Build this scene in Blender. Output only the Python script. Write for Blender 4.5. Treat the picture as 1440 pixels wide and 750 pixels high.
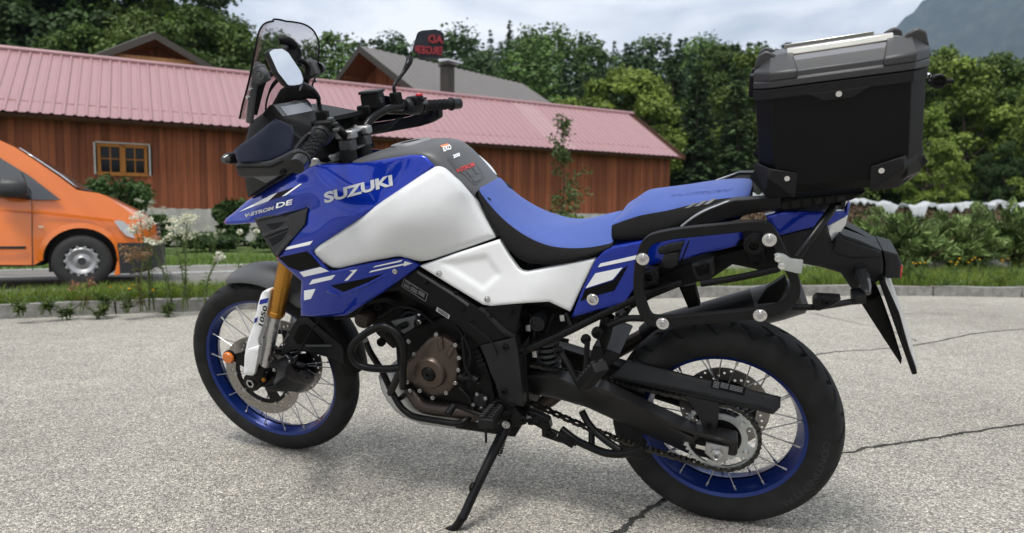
import bpy, bmesh, math, random
import numpy as np
from mathutils import Vector, Matrix, Euler, noise as mnoise
from mathutils.geometry import delaunay_2d_cdt

for o in list(bpy.data.objects): bpy.data.objects.remove(o)
SC = bpy.context.scene
COL = SC.collection
R = math.radians

# ------------------------------------------------------------------ camera
FPX, PITCH, ROLL, CAMH = 943.3, 0.06874, 0.00601, 0.8828
_c, _s = math.cos(PITCH), math.sin(PITCH)
_right, _fwd, _up = Vector((1, 0, 0)), Vector((0, _c, -_s)), Vector((0, _s, _c))
CR = _right * math.cos(ROLL) + _up * math.sin(ROLL)
CD = _right * math.sin(ROLL) - _up * math.cos(ROLL)
CAM = Vector((0, 0, CAMH))
cd = bpy.data.cameras.new('camera')
cam = bpy.data.objects.new('camera', cd); COL.objects.link(cam)
m = Matrix((CR, -CD, -_fwd)).transposed().to_4x4(); m.translation = CAM
cam.matrix_world = m
cd.sensor_width = 36; cd.sensor_fit = 'HORIZONTAL'; cd.lens = 36 * FPX / 1440
cd.clip_start = 0.05; cd.clip_end = 30000
cd.dof.use_dof = True; cd.dof.focus_distance = 2.0; cd.dof.aperture_fstop = 3.4
SC.camera = cam

# ------------------------------------------------------------------ sky, sun, exposure
W = bpy.data.worlds.new('World'); SC.world = W; W.use_nodes = True
nt = W.node_tree; nt.nodes.clear()
def wn(t, **k):
    n = nt.nodes.new(t)
    for a, b in k.items(): setattr(n, a, b)
    return n
SUN_EL, SUN_ROT = R(66), R(200)
sky = wn('ShaderNodeTexSky', sky_type='NISHITA', sun_disc=False, sun_elevation=SUN_EL, sun_rotation=SUN_ROT)
tc = wn('ShaderNodeTexCoord')
mp = wn('ShaderNodeMapping'); mp.inputs['Scale'].default_value = (1.0, 1.0, 3.2)
nt.links.new(tc.outputs['Generated'], mp.inputs['Vector'])
n1 = wn('ShaderNodeTexNoise'); n1.inputs['Scale'].default_value = 3.4; n1.inputs['Detail'].default_value = 9; n1.inputs['Roughness'].default_value = .56; n1.inputs['Distortion'].default_value = .35
nt.links.new(mp.outputs['Vector'], n1.inputs['Vector'])
r1 = wn('ShaderNodeValToRGB')
r1.color_ramp.elements[0].position = .36; r1.color_ramp.elements[0].color = (2.7, 2.95, 3.3, 1)
r1.color_ramp.elements[1].position = .60; r1.color_ramp.elements[1].color = (5.6, 5.6, 5.6, 1)
nt.links.new(n1.outputs['Fac'], r1.inputs['Fac'])
mx = wn('ShaderNodeMixRGB'); mx.inputs['Fac'].default_value = .965       # closed cloud deck over the blue sky
nt.links.new(sky.outputs['Color'], mx.inputs['Color1']); nt.links.new(r1.outputs['Color'], mx.inputs['Color2'])
bg = wn('ShaderNodeBackground'); bg.inputs['Strength'].default_value = 0.10
nt.links.new(mx.outputs['Color'], bg.inputs['Color'])
nt.links.new(bg.outputs['Background'], wn('ShaderNodeOutputWorld').inputs['Surface'])

sd = bpy.data.lights.new('sun', 'SUN'); sd.energy = 1.5; sd.angle = R(18); sd.color = (1, .97, .92)
sun = bpy.data.objects.new('sun', sd); COL.objects.link(sun)
sun.rotation_euler = Vector((-math.sin(SUN_ROT) * math.cos(SUN_EL), -math.cos(SUN_ROT) * math.cos(SUN_EL), -math.sin(SUN_EL))).to_track_quat('-Z', 'Y').to_euler()

SC.view_settings.view_transform = 'Standard'; SC.view_settings.look = 'None'
SC.view_settings.exposure = 1.3; SC.view_settings.gamma = 1.0
SC.render.engine = 'CYCLES'

# ------------------------------------------------------------------ helpers: pixels to places
def ray(u, v): return CR * (u - 720) + CD * (v - 375) + _fwd * FPX
def ground(u, v, z=0.0):
    d = ray(u, v); return CAM + d * ((z - CAMH) / d.z)
def at_depth(u, v, dep):
    d = ray(u, v); return CAM + d * (dep / d.y)
class Frame:
    """a local frame; P(u, v, y) is the point of its plane y = const seen at photo pixel u, v"""
    def __init__(s, M, S=None):
        s.M = M; s.S = S or Matrix.Identity(4); s.I = M.inverted(); s.o = s.I @ CAM; s.I3 = s.I.to_3x3()
    def P(s, u, v, y):
        d = s.I3 @ ray(u, v); return s.o + d * ((y - s.o.y) / d.y)
BX, BY, BYAW, BLEAN, BSTEER = 0.6445, 1.9954, 2.78333, 0.26302, 0.04108
MB = Matrix.Translation((BX, BY, 0)) @ Matrix.Rotation(BYAW, 4, 'Z') @ Matrix.Rotation(-BLEAN, 4, 'X')
WB, RAKE, TRAIL = 1.595, R(27.5), .126
_ax = Vector((-math.sin(RAKE), 0, math.cos(RAKE))); _sp = Vector((WB + TRAIL, 0, 0))
SS = Matrix.Translation(_sp) @ Matrix.Rotation(BSTEER, 4, _ax) @ Matrix.Translation(-_sp)
FB = Frame(MB); FS = Frame(MB @ SS, SS)
P = FB.P

# ------------------------------------------------------------------ helpers: objects
def link(o, parent=None):
    COL.objects.link(o)
    if parent is not None: o.parent = parent
    return o
def empty(name, loc=(0, 0, 0), rz=0, label=None, cat=None, group=None, parent=None):
    o = bpy.data.objects.new(name, None); o.empty_display_size = .2
    o.location = loc; o.rotation_euler = (0, 0, rz); link(o, parent)
    return tag(o, label, cat, group)
def tag(o, label=None, cat=None, group=None, kind=None):
    if label: o['label'] = label
    if cat: o['category'] = cat
    if group: o['group'] = group
    if kind: o['kind'] = kind
    return o
def mesh(name, V, F, mat=None, sharp=40, fm=None):
    me = bpy.data.meshes.new(name); me.from_pydata([tuple(v) for v in V], [], F)
    if mat is not None:
        for mm in (mat if isinstance(mat, (list, tuple)) else [mat]): me.materials.append(mm)
    if fm is not None: me.polygons.foreach_set('material_index', fm)
    if sharp is not None:
        me.polygons.foreach_set('use_smooth', [True] * len(me.polygons)); me.set_sharp_from_angle(angle=R(sharp))
    me.update(); return me
def ob(name, V, F, mat, parent=None, sharp=40, S=None, bevel=0, sub=0, fm=None, fix=True):
    me = mesh(name, V, F, mat, sharp, fm)
    if fix:
        bm = bmesh.new(); bm.from_mesh(me); bmesh.ops.recalc_face_normals(bm, faces=bm.faces); bm.to_mesh(me); bm.free()
        if sharp is not None: me.set_sharp_from_angle(angle=R(sharp))
    o = link(bpy.data.objects.new(name, me), parent)
    if S is not None: o.matrix_local = S
    if bevel:
        b = o.modifiers.new('bevel', 'BEVEL'); b.width = bevel; b.segments = 2; b.limit_method = 'ANGLE'; b.angle_limit = R(35); b.harden_normals = False
    if sub:
        s = o.modifiers.new('sub', 'SUBSURF'); s.levels = sub; s.render_levels = sub
    return o
class G:
    """collects shapes of ONE part"""
    def __init__(s): s.V = []; s.F = []; s.m = []; s.mi = 0
    def add(s, V, F):
        k = len(s.V); s.V += [Vector(v) for v in V]; s.F += [[i + k for i in f] for f in F]; s.m += [s.mi] * len(F); return s
    def box(s, c, d, M=None):
        x, y, z = [a / 2 for a in d]; c = Vector(c)
        V = [Vector((sx * x, sy * y, sz * z)) for sx in (-1, 1) for sy in (-1, 1) for sz in (-1, 1)]
        if M is not None: V = [M @ v for v in V]
        return s.add([c + v for v in V], [[0, 1, 3, 2], [4, 6, 7, 5], [0, 4, 5, 1], [2, 3, 7, 6], [0, 2, 6, 4], [1, 5, 7, 3]])
    def tube(s, pts, r, n=12, smooth=0, cap=True, flat=None):
        pts = [Vector(p) for p in pts]
        rr = list(r) if isinstance(r, (list, tuple)) else [r] * len(pts)
        if smooth: pts, rr = catmull(pts, rr, smooth)
        k = len(s.V); up = None; N = len(pts)
        for i, p in enumerate(pts):
            t = (pts[min(i + 1, N - 1)] - pts[max(i - 1, 0)]).normalized()
            if up is None:
                up = Vector((0, 1, 0)) if abs(t.y) < .9 else Vector((1, 0, 0))
                if flat is not None: up = Vector(flat)
            a = (up - t * up.dot(t)).normalized(); b = t.cross(a); up = a
            for j in range(n):
                w = 2 * math.pi * j / n
                s.V.append(p + a * math.cos(w) * rr[i] + b * math.sin(w) * rr[i])
        f0 = len(s.F)
        for i in range(N - 1):
            for j in range(n):
                j2 = (j + 1) % n
                s.F.append([k + i * n + j, k + i * n + j2, k + (i + 1) * n + j2, k + (i + 1) * n + j])
        if cap:
            s.F.append([k + j for j in range(n)][::-1]); s.F.append([k + (N - 1) * n + j for j in range(n)])
        s.m += [s.mi] * (len(s.F) - f0)
        return s
    def lathe(s, prof, c=(0, 0, 0), M=None, n=32, a0=0, a1=2 * math.pi, closed=False):
        """profile [(radius, axial y)], axis = local y through c"""
        c = Vector(c); full = abs(a1 - a0 - 2 * math.pi) < 1e-6; k = len(s.V); np_ = len(prof); na = n if full else n + 1
        for i in range(na):
            w = a0 + (a1 - a0) * i / n
            for (r, y) in prof:
                q = Vector((r * math.cos(w), y, r * math.sin(w)))
                s.V.append(c + (M @ q if M is not None else q))
        f0 = len(s.F)
        for i in range(n):
            i2 = (i + 1) % na
            for j in range(np_ if closed else np_ - 1):
                j2 = (j + 1) % np_
                s.F.append([k + i * np_ + j, k + i2 * np_ + j, k + i2 * np_ + j2, k + i * np_ + j2])
        s.m += [s.mi] * (len(s.F) - f0)
        return s
    def cyl(s, a, b, r, n=16, r2=None): return s.tube([a, b], [r, r if r2 is None else r2], n)
    def prism(s, poly, thick):
        """closed polygon of 3D points pushed along a vector"""
        th = Vector(thick); n = len(poly); k = len(s.V)
        s.V += [Vector(p) for p in poly] + [Vector(p) + th for p in poly]
        F = [list(range(k, k + n)), list(range(k + 2 * n - 1, k + n - 1, -1))]
        F += [[k + i, k + n + i, k + n + (i + 1) % n, k + (i + 1) % n] for i in range(n)]
        s.F += F; s.m += [s.mi] * len(F); return s
    def grid(s, rows, closed_u=False):
        n = len(rows[0]); k = len(s.V)
        for r_ in rows: s.V += [Vector(p) for p in r_]
        f0 = len(s.F)
        for i in range(len(rows) - 1):
            for j in range(n if closed_u else n - 1):
                j2 = (j + 1) % n
                s.F.append([k + i * n + j, k + i * n + j2, k + (i + 1) * n + j2, k + (i + 1) * n + j])
        s.m += [s.mi] * (len(s.F) - f0); return s
    def out(s, name, mat, parent=None, **kw):
        return ob(name, s.V, s.F, mat, parent, fm=s.m if isinstance(mat, (list, tuple)) else None, **kw)
def catmull(pts, rr, k):
    P_, Rr = [], []; n = len(pts)
    for i in range(n - 1):
        p0, p1, p2, p3 = pts[max(i - 1, 0)], pts[i], pts[i + 1], pts[min(i + 2, n - 1)]
        for j in range(k):
            t = j / k
            P_.append(.5 * ((2 * p1) + (p2 - p0) * t + (2 * p0 - 5 * p1 + 4 * p2 - p3) * t * t + (3 * p1 - p0 - 3 * p2 + p3) * t ** 3))
            Rr.append(rr[i] * (1 - t) + rr[i + 1] * t)
    P_.append(pts[-1]); Rr.append(rr[-1]); return P_, Rr

# thin plate spline field y(u, v)
class Field:
    def __init__(s, ctrl):
        if isinstance(ctrl, (int, float)): s.c = ctrl; return
        s.c = None; A = np.array(ctrl, float); s.p = A[:, :2] / 100; n = len(A)
        d = np.linalg.norm(s.p[:, None] - s.p[None], axis=2)
        K = np.where(d > 0, d * d * np.log(d + 1e-12), 0) + 1e-6 * np.eye(n)
        Q = np.hstack([np.ones((n, 1)), s.p]); L = np.vstack([np.hstack([K, Q]), np.hstack([Q.T, np.zeros((3, 3))])])
        s.w = np.linalg.solve(L + 1e-9 * np.eye(n + 3), np.concatenate([A[:, 2], [0, 0, 0]]))
    def __call__(s, u, v):
        if s.c is not None: return s.c
        q = np.array([u, v]) / 100; d = np.linalg.norm(s.p - q, axis=1)
        k = np.where(d > 0, d * d * np.log(d + 1e-12), 0)
        return float(k @ s.w[:-3] + s.w[-3] + s.w[-2:] @ q)
class Off:
    def __init__(s, f, d): s.f = f; s.d = d
    def __call__(s, u, v): return s.f(u, v) + s.d
def pip(x, y, poly):
    c = False; n = len(poly); j = n - 1
    for i in range(n):
        xi, yi = poly[i]; xj, yj = poly[j]
        if (yi > y) != (yj > y) and x < (xj - xi) * (y - yi) / (yj - yi) + xi: c = not c
        j = i
    return c
def resample(poly, step):
    out = []
    for i, a in enumerate(poly):
        b = poly[(i + 1) % len(poly)]; L = math.hypot(b[0] - a[0], b[1] - a[1]); n = max(1, int(round(L / step)))
        for k in range(n): out.append((a[0] + (b[0] - a[0]) * k / n, a[1] + (b[1] - a[1]) * k / n))
    return out
def rnd_corners(poly, r, seg=3, keep=()):
    out = []; n = len(poly)
    for i, p in enumerate(poly):
        a, b = poly[i - 1], poly[(i + 1) % n]
        da = math.hypot(a[0] - p[0], a[1] - p[1]); db = math.hypot(b[0] - p[0], b[1] - p[1])
        if i in keep: out.append(p); continue
        ra, rb = min(r, da * .45), min(r, db * .45)
        p0 = (p[0] + (a[0] - p[0]) * ra / da, p[1] + (a[1] - p[1]) * ra / da)
        p1 = (p[0] + (b[0] - p[0]) * rb / db, p[1] + (b[1] - p[1]) * rb / db)
        for k in range(seg + 1):
            t = k / seg
            out.append(((1 - t) ** 2 * p0[0] + 2 * t * (1 - t) * p[0] + t * t * p1[0], (1 - t) ** 2 * p0[1] + 2 * t * (1 - t) * p[1] + t * t * p1[1]))
    return out
def panel_vf(outline, fld, edge=.006, thick=.004, frame=None, step=7, rc=0, extra=None, side=1, keep=()):
    frame = frame or FB
    if not callable(fld): fld = Field(fld)
    if rc: outline = rnd_corners(outline, rc, keep=keep)
    ol = resample(outline, step); N = len(ol); A = np.array(ol)
    pxm = FPX / 1.85                                  # about how many pixels one metre spans here
    A2 = np.roll(A, -1, 0); D = A2 - A; LL = (D * D).sum(1) + 1e-9
    def dist(x, y):
        q = np.array((x, y)); t = np.clip(((q - A) * D).sum(1) / LL, 0, 1); return float(np.sqrt((((A + D * t[:, None]) - q) ** 2).sum(1).min()))
    area = sum(ol[i - 1][0] * ol[i][1] - ol[i][0] * ol[i - 1][1] for i in range(N)); sg = 1 if area > 0 else -1
    pts = list(ol)
    e = edge * pxm
    if edge > 0:
        for f_ in (.12, .4, 1.0):
            dd = max(e * f_, .25)
            for i in range(N):
                a, b = np.array(ol[i - 1]), np.array(ol[(i + 1) % N]); t = b - a; t = t / (np.linalg.norm(t) + 1e-9)
                q = np.array(ol[i]) + np.array((-t[1], t[0])) * sg * dd
                if pip(q[0], q[1], ol) and dist(q[0], q[1]) > dd * .85: pts.append((float(q[0]), float(q[1])))
    u0, v0 = A.min(0); u1, v1 = A.max(0)
    y = v0 + step * .5; k = 0
    while y < v1:
        x = u0 + step * (.5 if k % 2 else 1.0)
        while x < u1:
            if pip(x, y, ol) and dist(x, y) > max(e * 1.2, step * .45): pts.append((x, y))
            x += step
        y += step * .87; k += 1
    res = delaunay_2d_cdt([Vector(p) for p in pts], [(i, (i + 1) % N) for i in range(N)], [], 0, 1e-4)
    V2, F2 = res[0], res[2]
    F2 = [list(f) for f in F2 if pip(sum(V2[i].x for i in f) / 3, sum(V2[i].y for i in f) / 3, ol)]
    V = []
    for q in V2:
        yy = fld(q.x, q.y)
        if extra: yy += extra(q.x, q.y)
        if edge > 0:
            d = dist(q.x, q.y) / pxm
            if d < edge: yy -= edge - math.sqrt(max(0, edge * edge - (edge - d) ** 2))
        p = frame.P(q.x, q.y, yy); V.append(p)
    n = len(V); B = [Vector((p.x, p.y - thick, p.z)) for p in V]
    cnt = {}
    for f in F2:
        for a, b in zip(f, f[1:] + f[:1]): cnt[(a, b)] = 1
    F = [f[:] for f in F2] + [[i + n for i in f[::-1]] for f in F2]
    for (a, b) in cnt:
        if (b, a) not in cnt: F.append([b, a, a + n, b + n])
    V = V + B
    if side < 0: V = [Vector((p.x, -p.y, p.z)) for p in V]
    return V, F
def panel(name, outline, fld, mat, parent, edge=.006, thick=.004, frame=None, step=7, rc=0, sides=(1, -1), extra=None, sharp=38, keep=()):
    out = []
    for sd_ in sides:
        V, F = panel_vf(outline, fld, edge, thick, frame, step, rc, extra, sd_, keep)
        out.append(ob(name, V, F, mat, parent, sharp=sharp, S=(frame or FB).S))
    return out[0]
def decal(name, outline, fld, mat, parent, frame=None, d=.0016, step=8):
    return panel(name, outline, Off(fld if callable(fld) else Field(fld), d), mat, parent, edge=0, thick=.0008, frame=frame, step=step, sides=(1,))
def text_mesh(txt, bold=.0, shear=0.0):
    cu = bpy.data.curves.new('t', 'FONT'); cu.body = txt; cu.offset = bold; cu.shear = shear; cu.resolution_u = 4; cu.fill_mode = 'FRONT'
    o = bpy.data.objects.new('t', cu); COL.objects.link(o)
    dg = bpy.context.evaluated_depsgraph_get(); me = bpy.data.meshes.new_from_object(o.evaluated_get(dg))
    V = [v.co.copy() for v in me.vertices]; F = [list(p.vertices) for p in me.polygons]
    bpy.data.objects.remove(o); bpy.data.curves.remove(cu); bpy.data.meshes.remove(me); return V, F
def lettering(name, txt, o, ex, ey, fld, mat, parent, frame=None, bold=.03, shear=0.0, d=.0018):
    """text laid on a panel: o = left end of its baseline (px), ex = baseline vector to the right end, ey = cap height vector"""
    V, F = text_mesh(txt, bold, shear); x0 = min(v.x for v in V); x1 = max(v.x for v in V); y0 = min(v.y for v in V); y1 = max(v.y for v in V)
    fld = fld if callable(fld) else Field(fld); frame = frame or FB; out = []
    for v in V:
        a, b = (v.x - x0) / (x1 - x0), (v.y - y0) / (y1 - y0)
        u, w = o[0] + ex[0] * a + ey[0] * b, o[1] + ex[1] * a + ey[1] * b
        out.append(frame.P(u, w, fld(u, w) + d))
    return ob(name, out, F, mat, parent, sharp=None, S=frame.S, fix=False)
def lettering_on(name, obj, txt, o, ex, ey, mat_, bold=.03, shear=0.0, d=.0016, poly=None):
    """text (or a polygon) laid on the real surface of obj, where the photo shows it"""
    from mathutils.bvhtree import BVHTree
    dg = bpy.context.evaluated_depsgraph_get(); bv = BVHTree.FromObject(obj, dg)
    if poly is None:
        V, F = text_mesh(txt, bold, shear); x0 = min(v.x for v in V); x1 = max(v.x for v in V); y0 = min(v.y for v in V); y1 = max(v.y for v in V)
        uv = [(o[0] + ex[0] * (v.x - x0) / (x1 - x0) + ey[0] * (v.y - y0) / (y1 - y0), o[1] + ex[1] * (v.x - x0) / (x1 - x0) + ey[1] * (v.y - y0) / (y1 - y0)) for v in V]
    else:
        ol = resample(poly, 3); res = delaunay_2d_cdt([Vector(p) for p in ol], [(i, (i + 1) % len(ol)) for i in range(len(ol))], [], 0, 1e-4)
        uv = [(v.x, v.y) for v in res[0]]; F = [list(f) for f in res[2] if pip(sum(res[0][i].x for i in f) / 3, sum(res[0][i].y for i in f) / 3, ol)]
    out = []
    for u, w in uv:
        h = bv.ray_cast(FB.o, (FB.I3 @ ray(u, w)).normalized()); q = h[0] if h[0] is not None else (out[-1] if out else P(u, w, .05)); n = h[1] if h[0] is not None else Vector((0, 0, 0))
        if n.dot(FB.o - q) < 0: n = -n
        out.append(q + n * d)
    return ob(name, out, F, mat_, obj.parent, sharp=None, fix=False)
def copy_tree(o, parent=None):
    c = o.copy(); COL.objects.link(c); c.parent = parent
    for ch in o.children: copy_tree(ch, c)
    return c

# ------------------------------------------------------------------ materials
MATS = {}
def mat(name, col, rough=.5, metal=0, coat=0, var=0.0, vscale=30, bump=0, bscale=200, spec=.5, coatr=.05, trans=0, alpha=1, flake=0, rvar=0, sheen=0):
    m = bpy.data.materials.new(name); m.use_nodes = True; t = m.node_tree; b = t.nodes['Principled BSDF']
    b.inputs['Base Color'].default_value = (*col, 1); b.inputs['Roughness'].default_value = rough; b.inputs['Metallic'].default_value = metal
    b.inputs['Coat Weight'].default_value = coat; b.inputs['Coat Roughness'].default_value = coatr; b.inputs['Specular IOR Level'].default_value = spec
    b.inputs['Transmission Weight'].default_value = trans; b.inputs['Alpha'].default_value = alpha; b.inputs['Sheen Weight'].default_value = sheen
    L = t.links.new; tcn = t.nodes.new('ShaderNodeTexCoord')
    if var or rvar:
        n = t.nodes.new('ShaderNodeTexNoise'); n.inputs['Scale'].default_value = vscale; n.inputs['Detail'].default_value = 6; L(tcn.outputs['Object'], n.inputs['Vector'])
        if var:
            r = t.nodes.new('ShaderNodeMapRange'); r.inputs['From Min'].default_value = .3; r.inputs['From Max'].default_value = .7
            r.inputs['To Min'].default_value = 1 - var; r.inputs['To Max'].default_value = 1 + var; L(n.outputs['Fac'], r.inputs['Value'])
            h = t.nodes.new('ShaderNodeVectorMath'); h.operation = 'SCALE'; h.inputs[0].default_value = col; L(r.outputs['Result'], h.inputs['Scale']); L(h.outputs['Vector'], b.inputs['Base Color'])
        if rvar:
            r = t.nodes.new('ShaderNodeMapRange'); r.inputs['From Min'].default_value = .3; r.inputs['From Max'].default_value = .7
            r.inputs['To Min'].default_value = max(.02, rough - rvar); r.inputs['To Max'].default_value = rough + rvar; L(n.outputs['Fac'], r.inputs['Value']); L(r.outputs['Result'], b.inputs['Roughness'])
    if bump:
        n2 = t.nodes.new('ShaderNodeTexNoise'); n2.inputs['Scale'].default_value = bscale; n2.inputs['Detail'].default_value = 3; L(tcn.outputs['Object'], n2.inputs['Vector'])
        bp = t.nodes.new('ShaderNodeBump'); bp.inputs['Strength'].default_value = bump; bp.inputs['Distance'].default_value = .002; L(n2.outputs['Fac'], bp.inputs['Height']); L(bp.outputs['Normal'], b.inputs['Normal'])
    MATS[name] = m; return m
# ================================================================== setting: ground, kerb, road
rng = np.random.default_rng(7); random.seed(7)
def nodes_mat(name):
    m = bpy.data.materials.new(name); m.use_nodes = True; t = m.node_tree
    return m, t, t.nodes['Principled BSDF'], t.links.new, (lambda ty, **k: [setattr(n, a, b) for n in [t.nodes.new(ty)] for a, b in k.items()] and n if False else _nn(t, ty, k))
def _nn(t, ty, k):
    n = t.nodes.new(ty)
    for a, b in k.items():
        if a in n.inputs.keys(): n.inputs[a].default_value = b
        else: setattr(n, a, b)
    return n
def ramp(t, fac, stops):
    r = t.nodes.new('ShaderNodeValToRGB'); e = r.color_ramp.elements
    e[0].position, e[0].color = stops[0][0], (*stops[0][1], 1); e[1].position, e[1].color = stops[-1][0], (*stops[-1][1], 1)
    for p, c in stops[1:-1]: x = e.new(p); x.color = (*c, 1)
    t.links.new(fac, r.inputs['Fac']); return r.outputs['Color']
def mul(t, a, b, f=1.0):
    n = t.nodes.new('ShaderNodeMixRGB'); n.blend_type = 'MULTIPLY'; n.inputs['Fac'].default_value = f; t.links.new(a, n.inputs['Color1']); t.links.new(b, n.inputs['Color2']); return n.outputs['Color']
def asphalt(name, k=1.0, grain=170, warm=(1, .97, .915), contrast=1.0):
    m, t, b, L, N = nodes_mat(name); tcn = N('ShaderNodeTexCoord'); o = tcn.outputs['Object']
    v = N('ShaderNodeTexVoronoi', Scale=grain, Randomness=1.0); L(o, v.inputs['Vector'])
    v2 = N('ShaderNodeTexVoronoi', Scale=grain * .47, Randomness=1.0); L(o, v2.inputs['Vector'])
    sep = N('ShaderNodeSeparateColor'); L(v.outputs['Color'], sep.inputs['Color']); sep2 = N('ShaderNodeSeparateColor'); L(v2.outputs['Color'], sep2.inputs['Color'])
    c1 = ramp(t, sep.outputs['Red'], [(0, (.095, .093, .089)), (.25, (.195, .191, .182)), (.6, (.278, .272, .257)), (.85, (.38, .371, .349)), (1, (.57, .56, .528))])
    c2 = ramp(t, sep2.outputs['Green'], [(0, (.74, .74, .74)), (.5, (1, 1, 1)), (1, (1.2, 1.19, 1.16))])
    n = N('ShaderNodeTexNoise', Scale=.55, Detail=7, Roughness=.62); L(o, n.inputs['Vector'])
    c3 = ramp(t, n.outputs['Fac'], [(.28, (.78, .775, .765)), (.5, (1, 1, 1)), (.72, (1.13, 1.125, 1.11))])
    n2 = N('ShaderNodeTexNoise', Scale=5.5, Detail=5, Roughness=.6); L(o, n2.inputs['Vector'])
    c4 = ramp(t, n2.outputs['Fac'], [(.3, (.9, .9, .9)), (.7, (1.08, 1.08, 1.07))])
    c = mul(t, mul(t, mul(t, c1, c2), c3), c4); tint = N('ShaderNodeRGB'); tint.outputs[0].default_value = (k * warm[0], k * warm[1], k * warm[2], 1)
    L(mul(t, c, tint.outputs[0]), b.inputs['Base Color']); b.inputs['Roughness'].default_value = .82; b.inputs['Specular IOR Level'].default_value = .35
    bp = N('ShaderNodeBump', Strength=.75, Distance=.006); inv = N('ShaderNodeMath', operation='SUBTRACT'); inv.inputs[0].default_value = 1; L(v.outputs['Distance'], inv.inputs[1])
    ad = N('ShaderNodeMath', operation='MULTIPLY_ADD'); L(sep.outputs['Blue'], ad.inputs[0]); ad.inputs[1].default_value = .6; L(inv.outputs[0], ad.inputs[2]); L(ad.outputs[0], bp.inputs['Height']); L(bp.outputs['Normal'], b.inputs['Normal'])
    return m
def earthy(name, stops, scale=3.0, rough=.9, bump=.4, detail=8, vec_scale=None):
    m, t, b, L, N = nodes_mat(name); tcn = N('ShaderNodeTexCoord'); src = tcn.outputs['Object']
    if vec_scale: mpn = N('ShaderNodeMapping'); mpn.inputs['Scale'].default_value = vec_scale; L(src, mpn.inputs['Vector']); src = mpn.outputs['Vector']
    n = N('ShaderNodeTexNoise', Scale=scale, Detail=detail, Roughness=.62); L(src, n.inputs['Vector'])
    L(ramp(t, n.outputs['Fac'], stops), b.inputs['Base Color']); b.inputs['Roughness'].default_value = rough; b.inputs['Specular IOR Level'].default_value = .3
    if bump:
        n2 = N('ShaderNodeTexNoise', Scale=scale * 6, Detail=6); L(src, n2.inputs['Vector']); bp = N('ShaderNodeBump', Strength=bump, Distance=.02); L(n2.outputs['Fac'], bp.inputs['Height']); L(bp.outputs['Normal'], b.inputs['Normal'])
    return m
m_lot = asphalt('car_park_asphalt', 1.34, 225, (1, .966, .905))
m_road = asphalt('road_asphalt', .74, 230, (1, .995, .99))
m_meadow = earthy('meadow', [(.3, (.045, .075, .018)), (.5, (.075, .12, .03)), (.7, (.11, .15, .045))], 1.6)
m_soil = earthy('soil_grass', [(.3, (.05, .045, .025)), (.5, (.07, .085, .03)), (.7, (.09, .12, .035))], 6)
m_kerb = earthy('kerb_stone', [(.25, (.13, .125, .115)), (.5, (.22, .215, .2)), (.75, (.32, .31, .29))], 14, bump=.6)
m_floor = earthy('forest_floor', [(.3, (.02, .03, .012)), (.6, (.035, .055, .018)), (.8, (.05, .075, .025))], .6)

RO = ground(118, 405); RA = R(26.5); rd = Vector((math.cos(RA), math.sin(RA), 0)); rn = Vector((-math.sin(RA), math.cos(RA), 0))
rc_n = lambda p: (p - RO).dot(rn)
FAR_E = rc_n(ground(300, 372.5)); LINE_E = rc_n(ground(235, 384)); NEAR_E = -1.15
def hill(x, y):
    d = y + .25 * max(0, -x) * .3
    t = max(0, y - 52 - .05 * x)
    h = .30 * t if t < 75 else .30 * 75 + .12 * (t - 75)
    h *= 1 - .45 / (1 + math.exp(-(x - .42 * y) / 14))
    return min(h, 60) + .8 * mnoise.noise((x * .02, y * .02, 0)) * min(1, t / 20)
xs = list(np.concatenate([np.linspace(-6000, -260, 8), np.linspace(-240, 240, 61), np.linspace(260, 6000, 8)])); ys = list(np.concatenate([np.linspace(-6000, -100, 6), np.linspace(-60, 330, 66), np.linspace(360, 9000, 14)]))
g = G(); g.grid([[Vector((x, y, hill(x, y) - .06 if y > 30 else -.06)) for x in xs] for y in ys])
g.m = [1 if ys[i // (len(xs) - 1)] > 47 else 0 for i in range(len(g.F))]; tag(g.out('ground', [m_meadow, m_floor], sharp=180, fix=False), kind='structure')
# forecourt edge: the kerb bends towards the camera on the right
k0, k1, k2, k3 = ground(0, 449), ground(280, 437.5), ground(1130, 416.5), ground(1440, 418.5)
kp = [k0 + (k0 - k1) * 9, k0 + (k0 - k1) * 3, k0, k1, k1.lerp(k2, .5) + Vector((-.03, .13, 0)), k2, k3, k3 + Vector((4, -1.0, 0)), k3 + Vector((12, -6, 0))]
kl, _ = catmull(kp, [0] * len(kp), 14)
lot = [Vector((p.x, p.y, 0)) for p in kl] + [Vector((60, -10, 0)), Vector((60, -60, 0)), Vector((-60, -60, 0)), Vector((-60, -10, 0))]
tag(ob('car_park', lot, [list(range(len(lot)))], m_lot, None, sharp=None, fix=False), kind='structure')
if bpy.data.objects['car_park'].data.polygons[0].normal.z < 0: bpy.data.objects['car_park'].data.flip_normals()
# road beyond the verge
ra, rb_ = RO - rd * 80, RO + rd * 160
rq = lambda p, n, z: Vector((p.x + rn.x * n, p.y + rn.y * n, z))
tag(ob('road', [rq(ra, NEAR_E, -.004), rq(rb_, NEAR_E, -.004), rq(rb_, FAR_E, -.004), rq(ra, FAR_E, -.004)], [[0, 1, 2, 3]], m_road, None, sharp=None), kind='structure')
m_paint = earthy('road_paint', [(.3, (.45, .45, .44)), (.7, (.68, .68, .66))], 20, .7, 0)
road = bpy.data.objects['road']
for n_ in (LINE_E, FAR_E - .15):
    ob('painted_line', [rq(ra, n_ - .06, .002), rq(rb_, n_ - .06, .002), rq(rb_, n_ + .06, .002), rq(ra, n_ + .06, .002)], [[0, 1, 2, 3]], m_paint, road, sharp=None)
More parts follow.
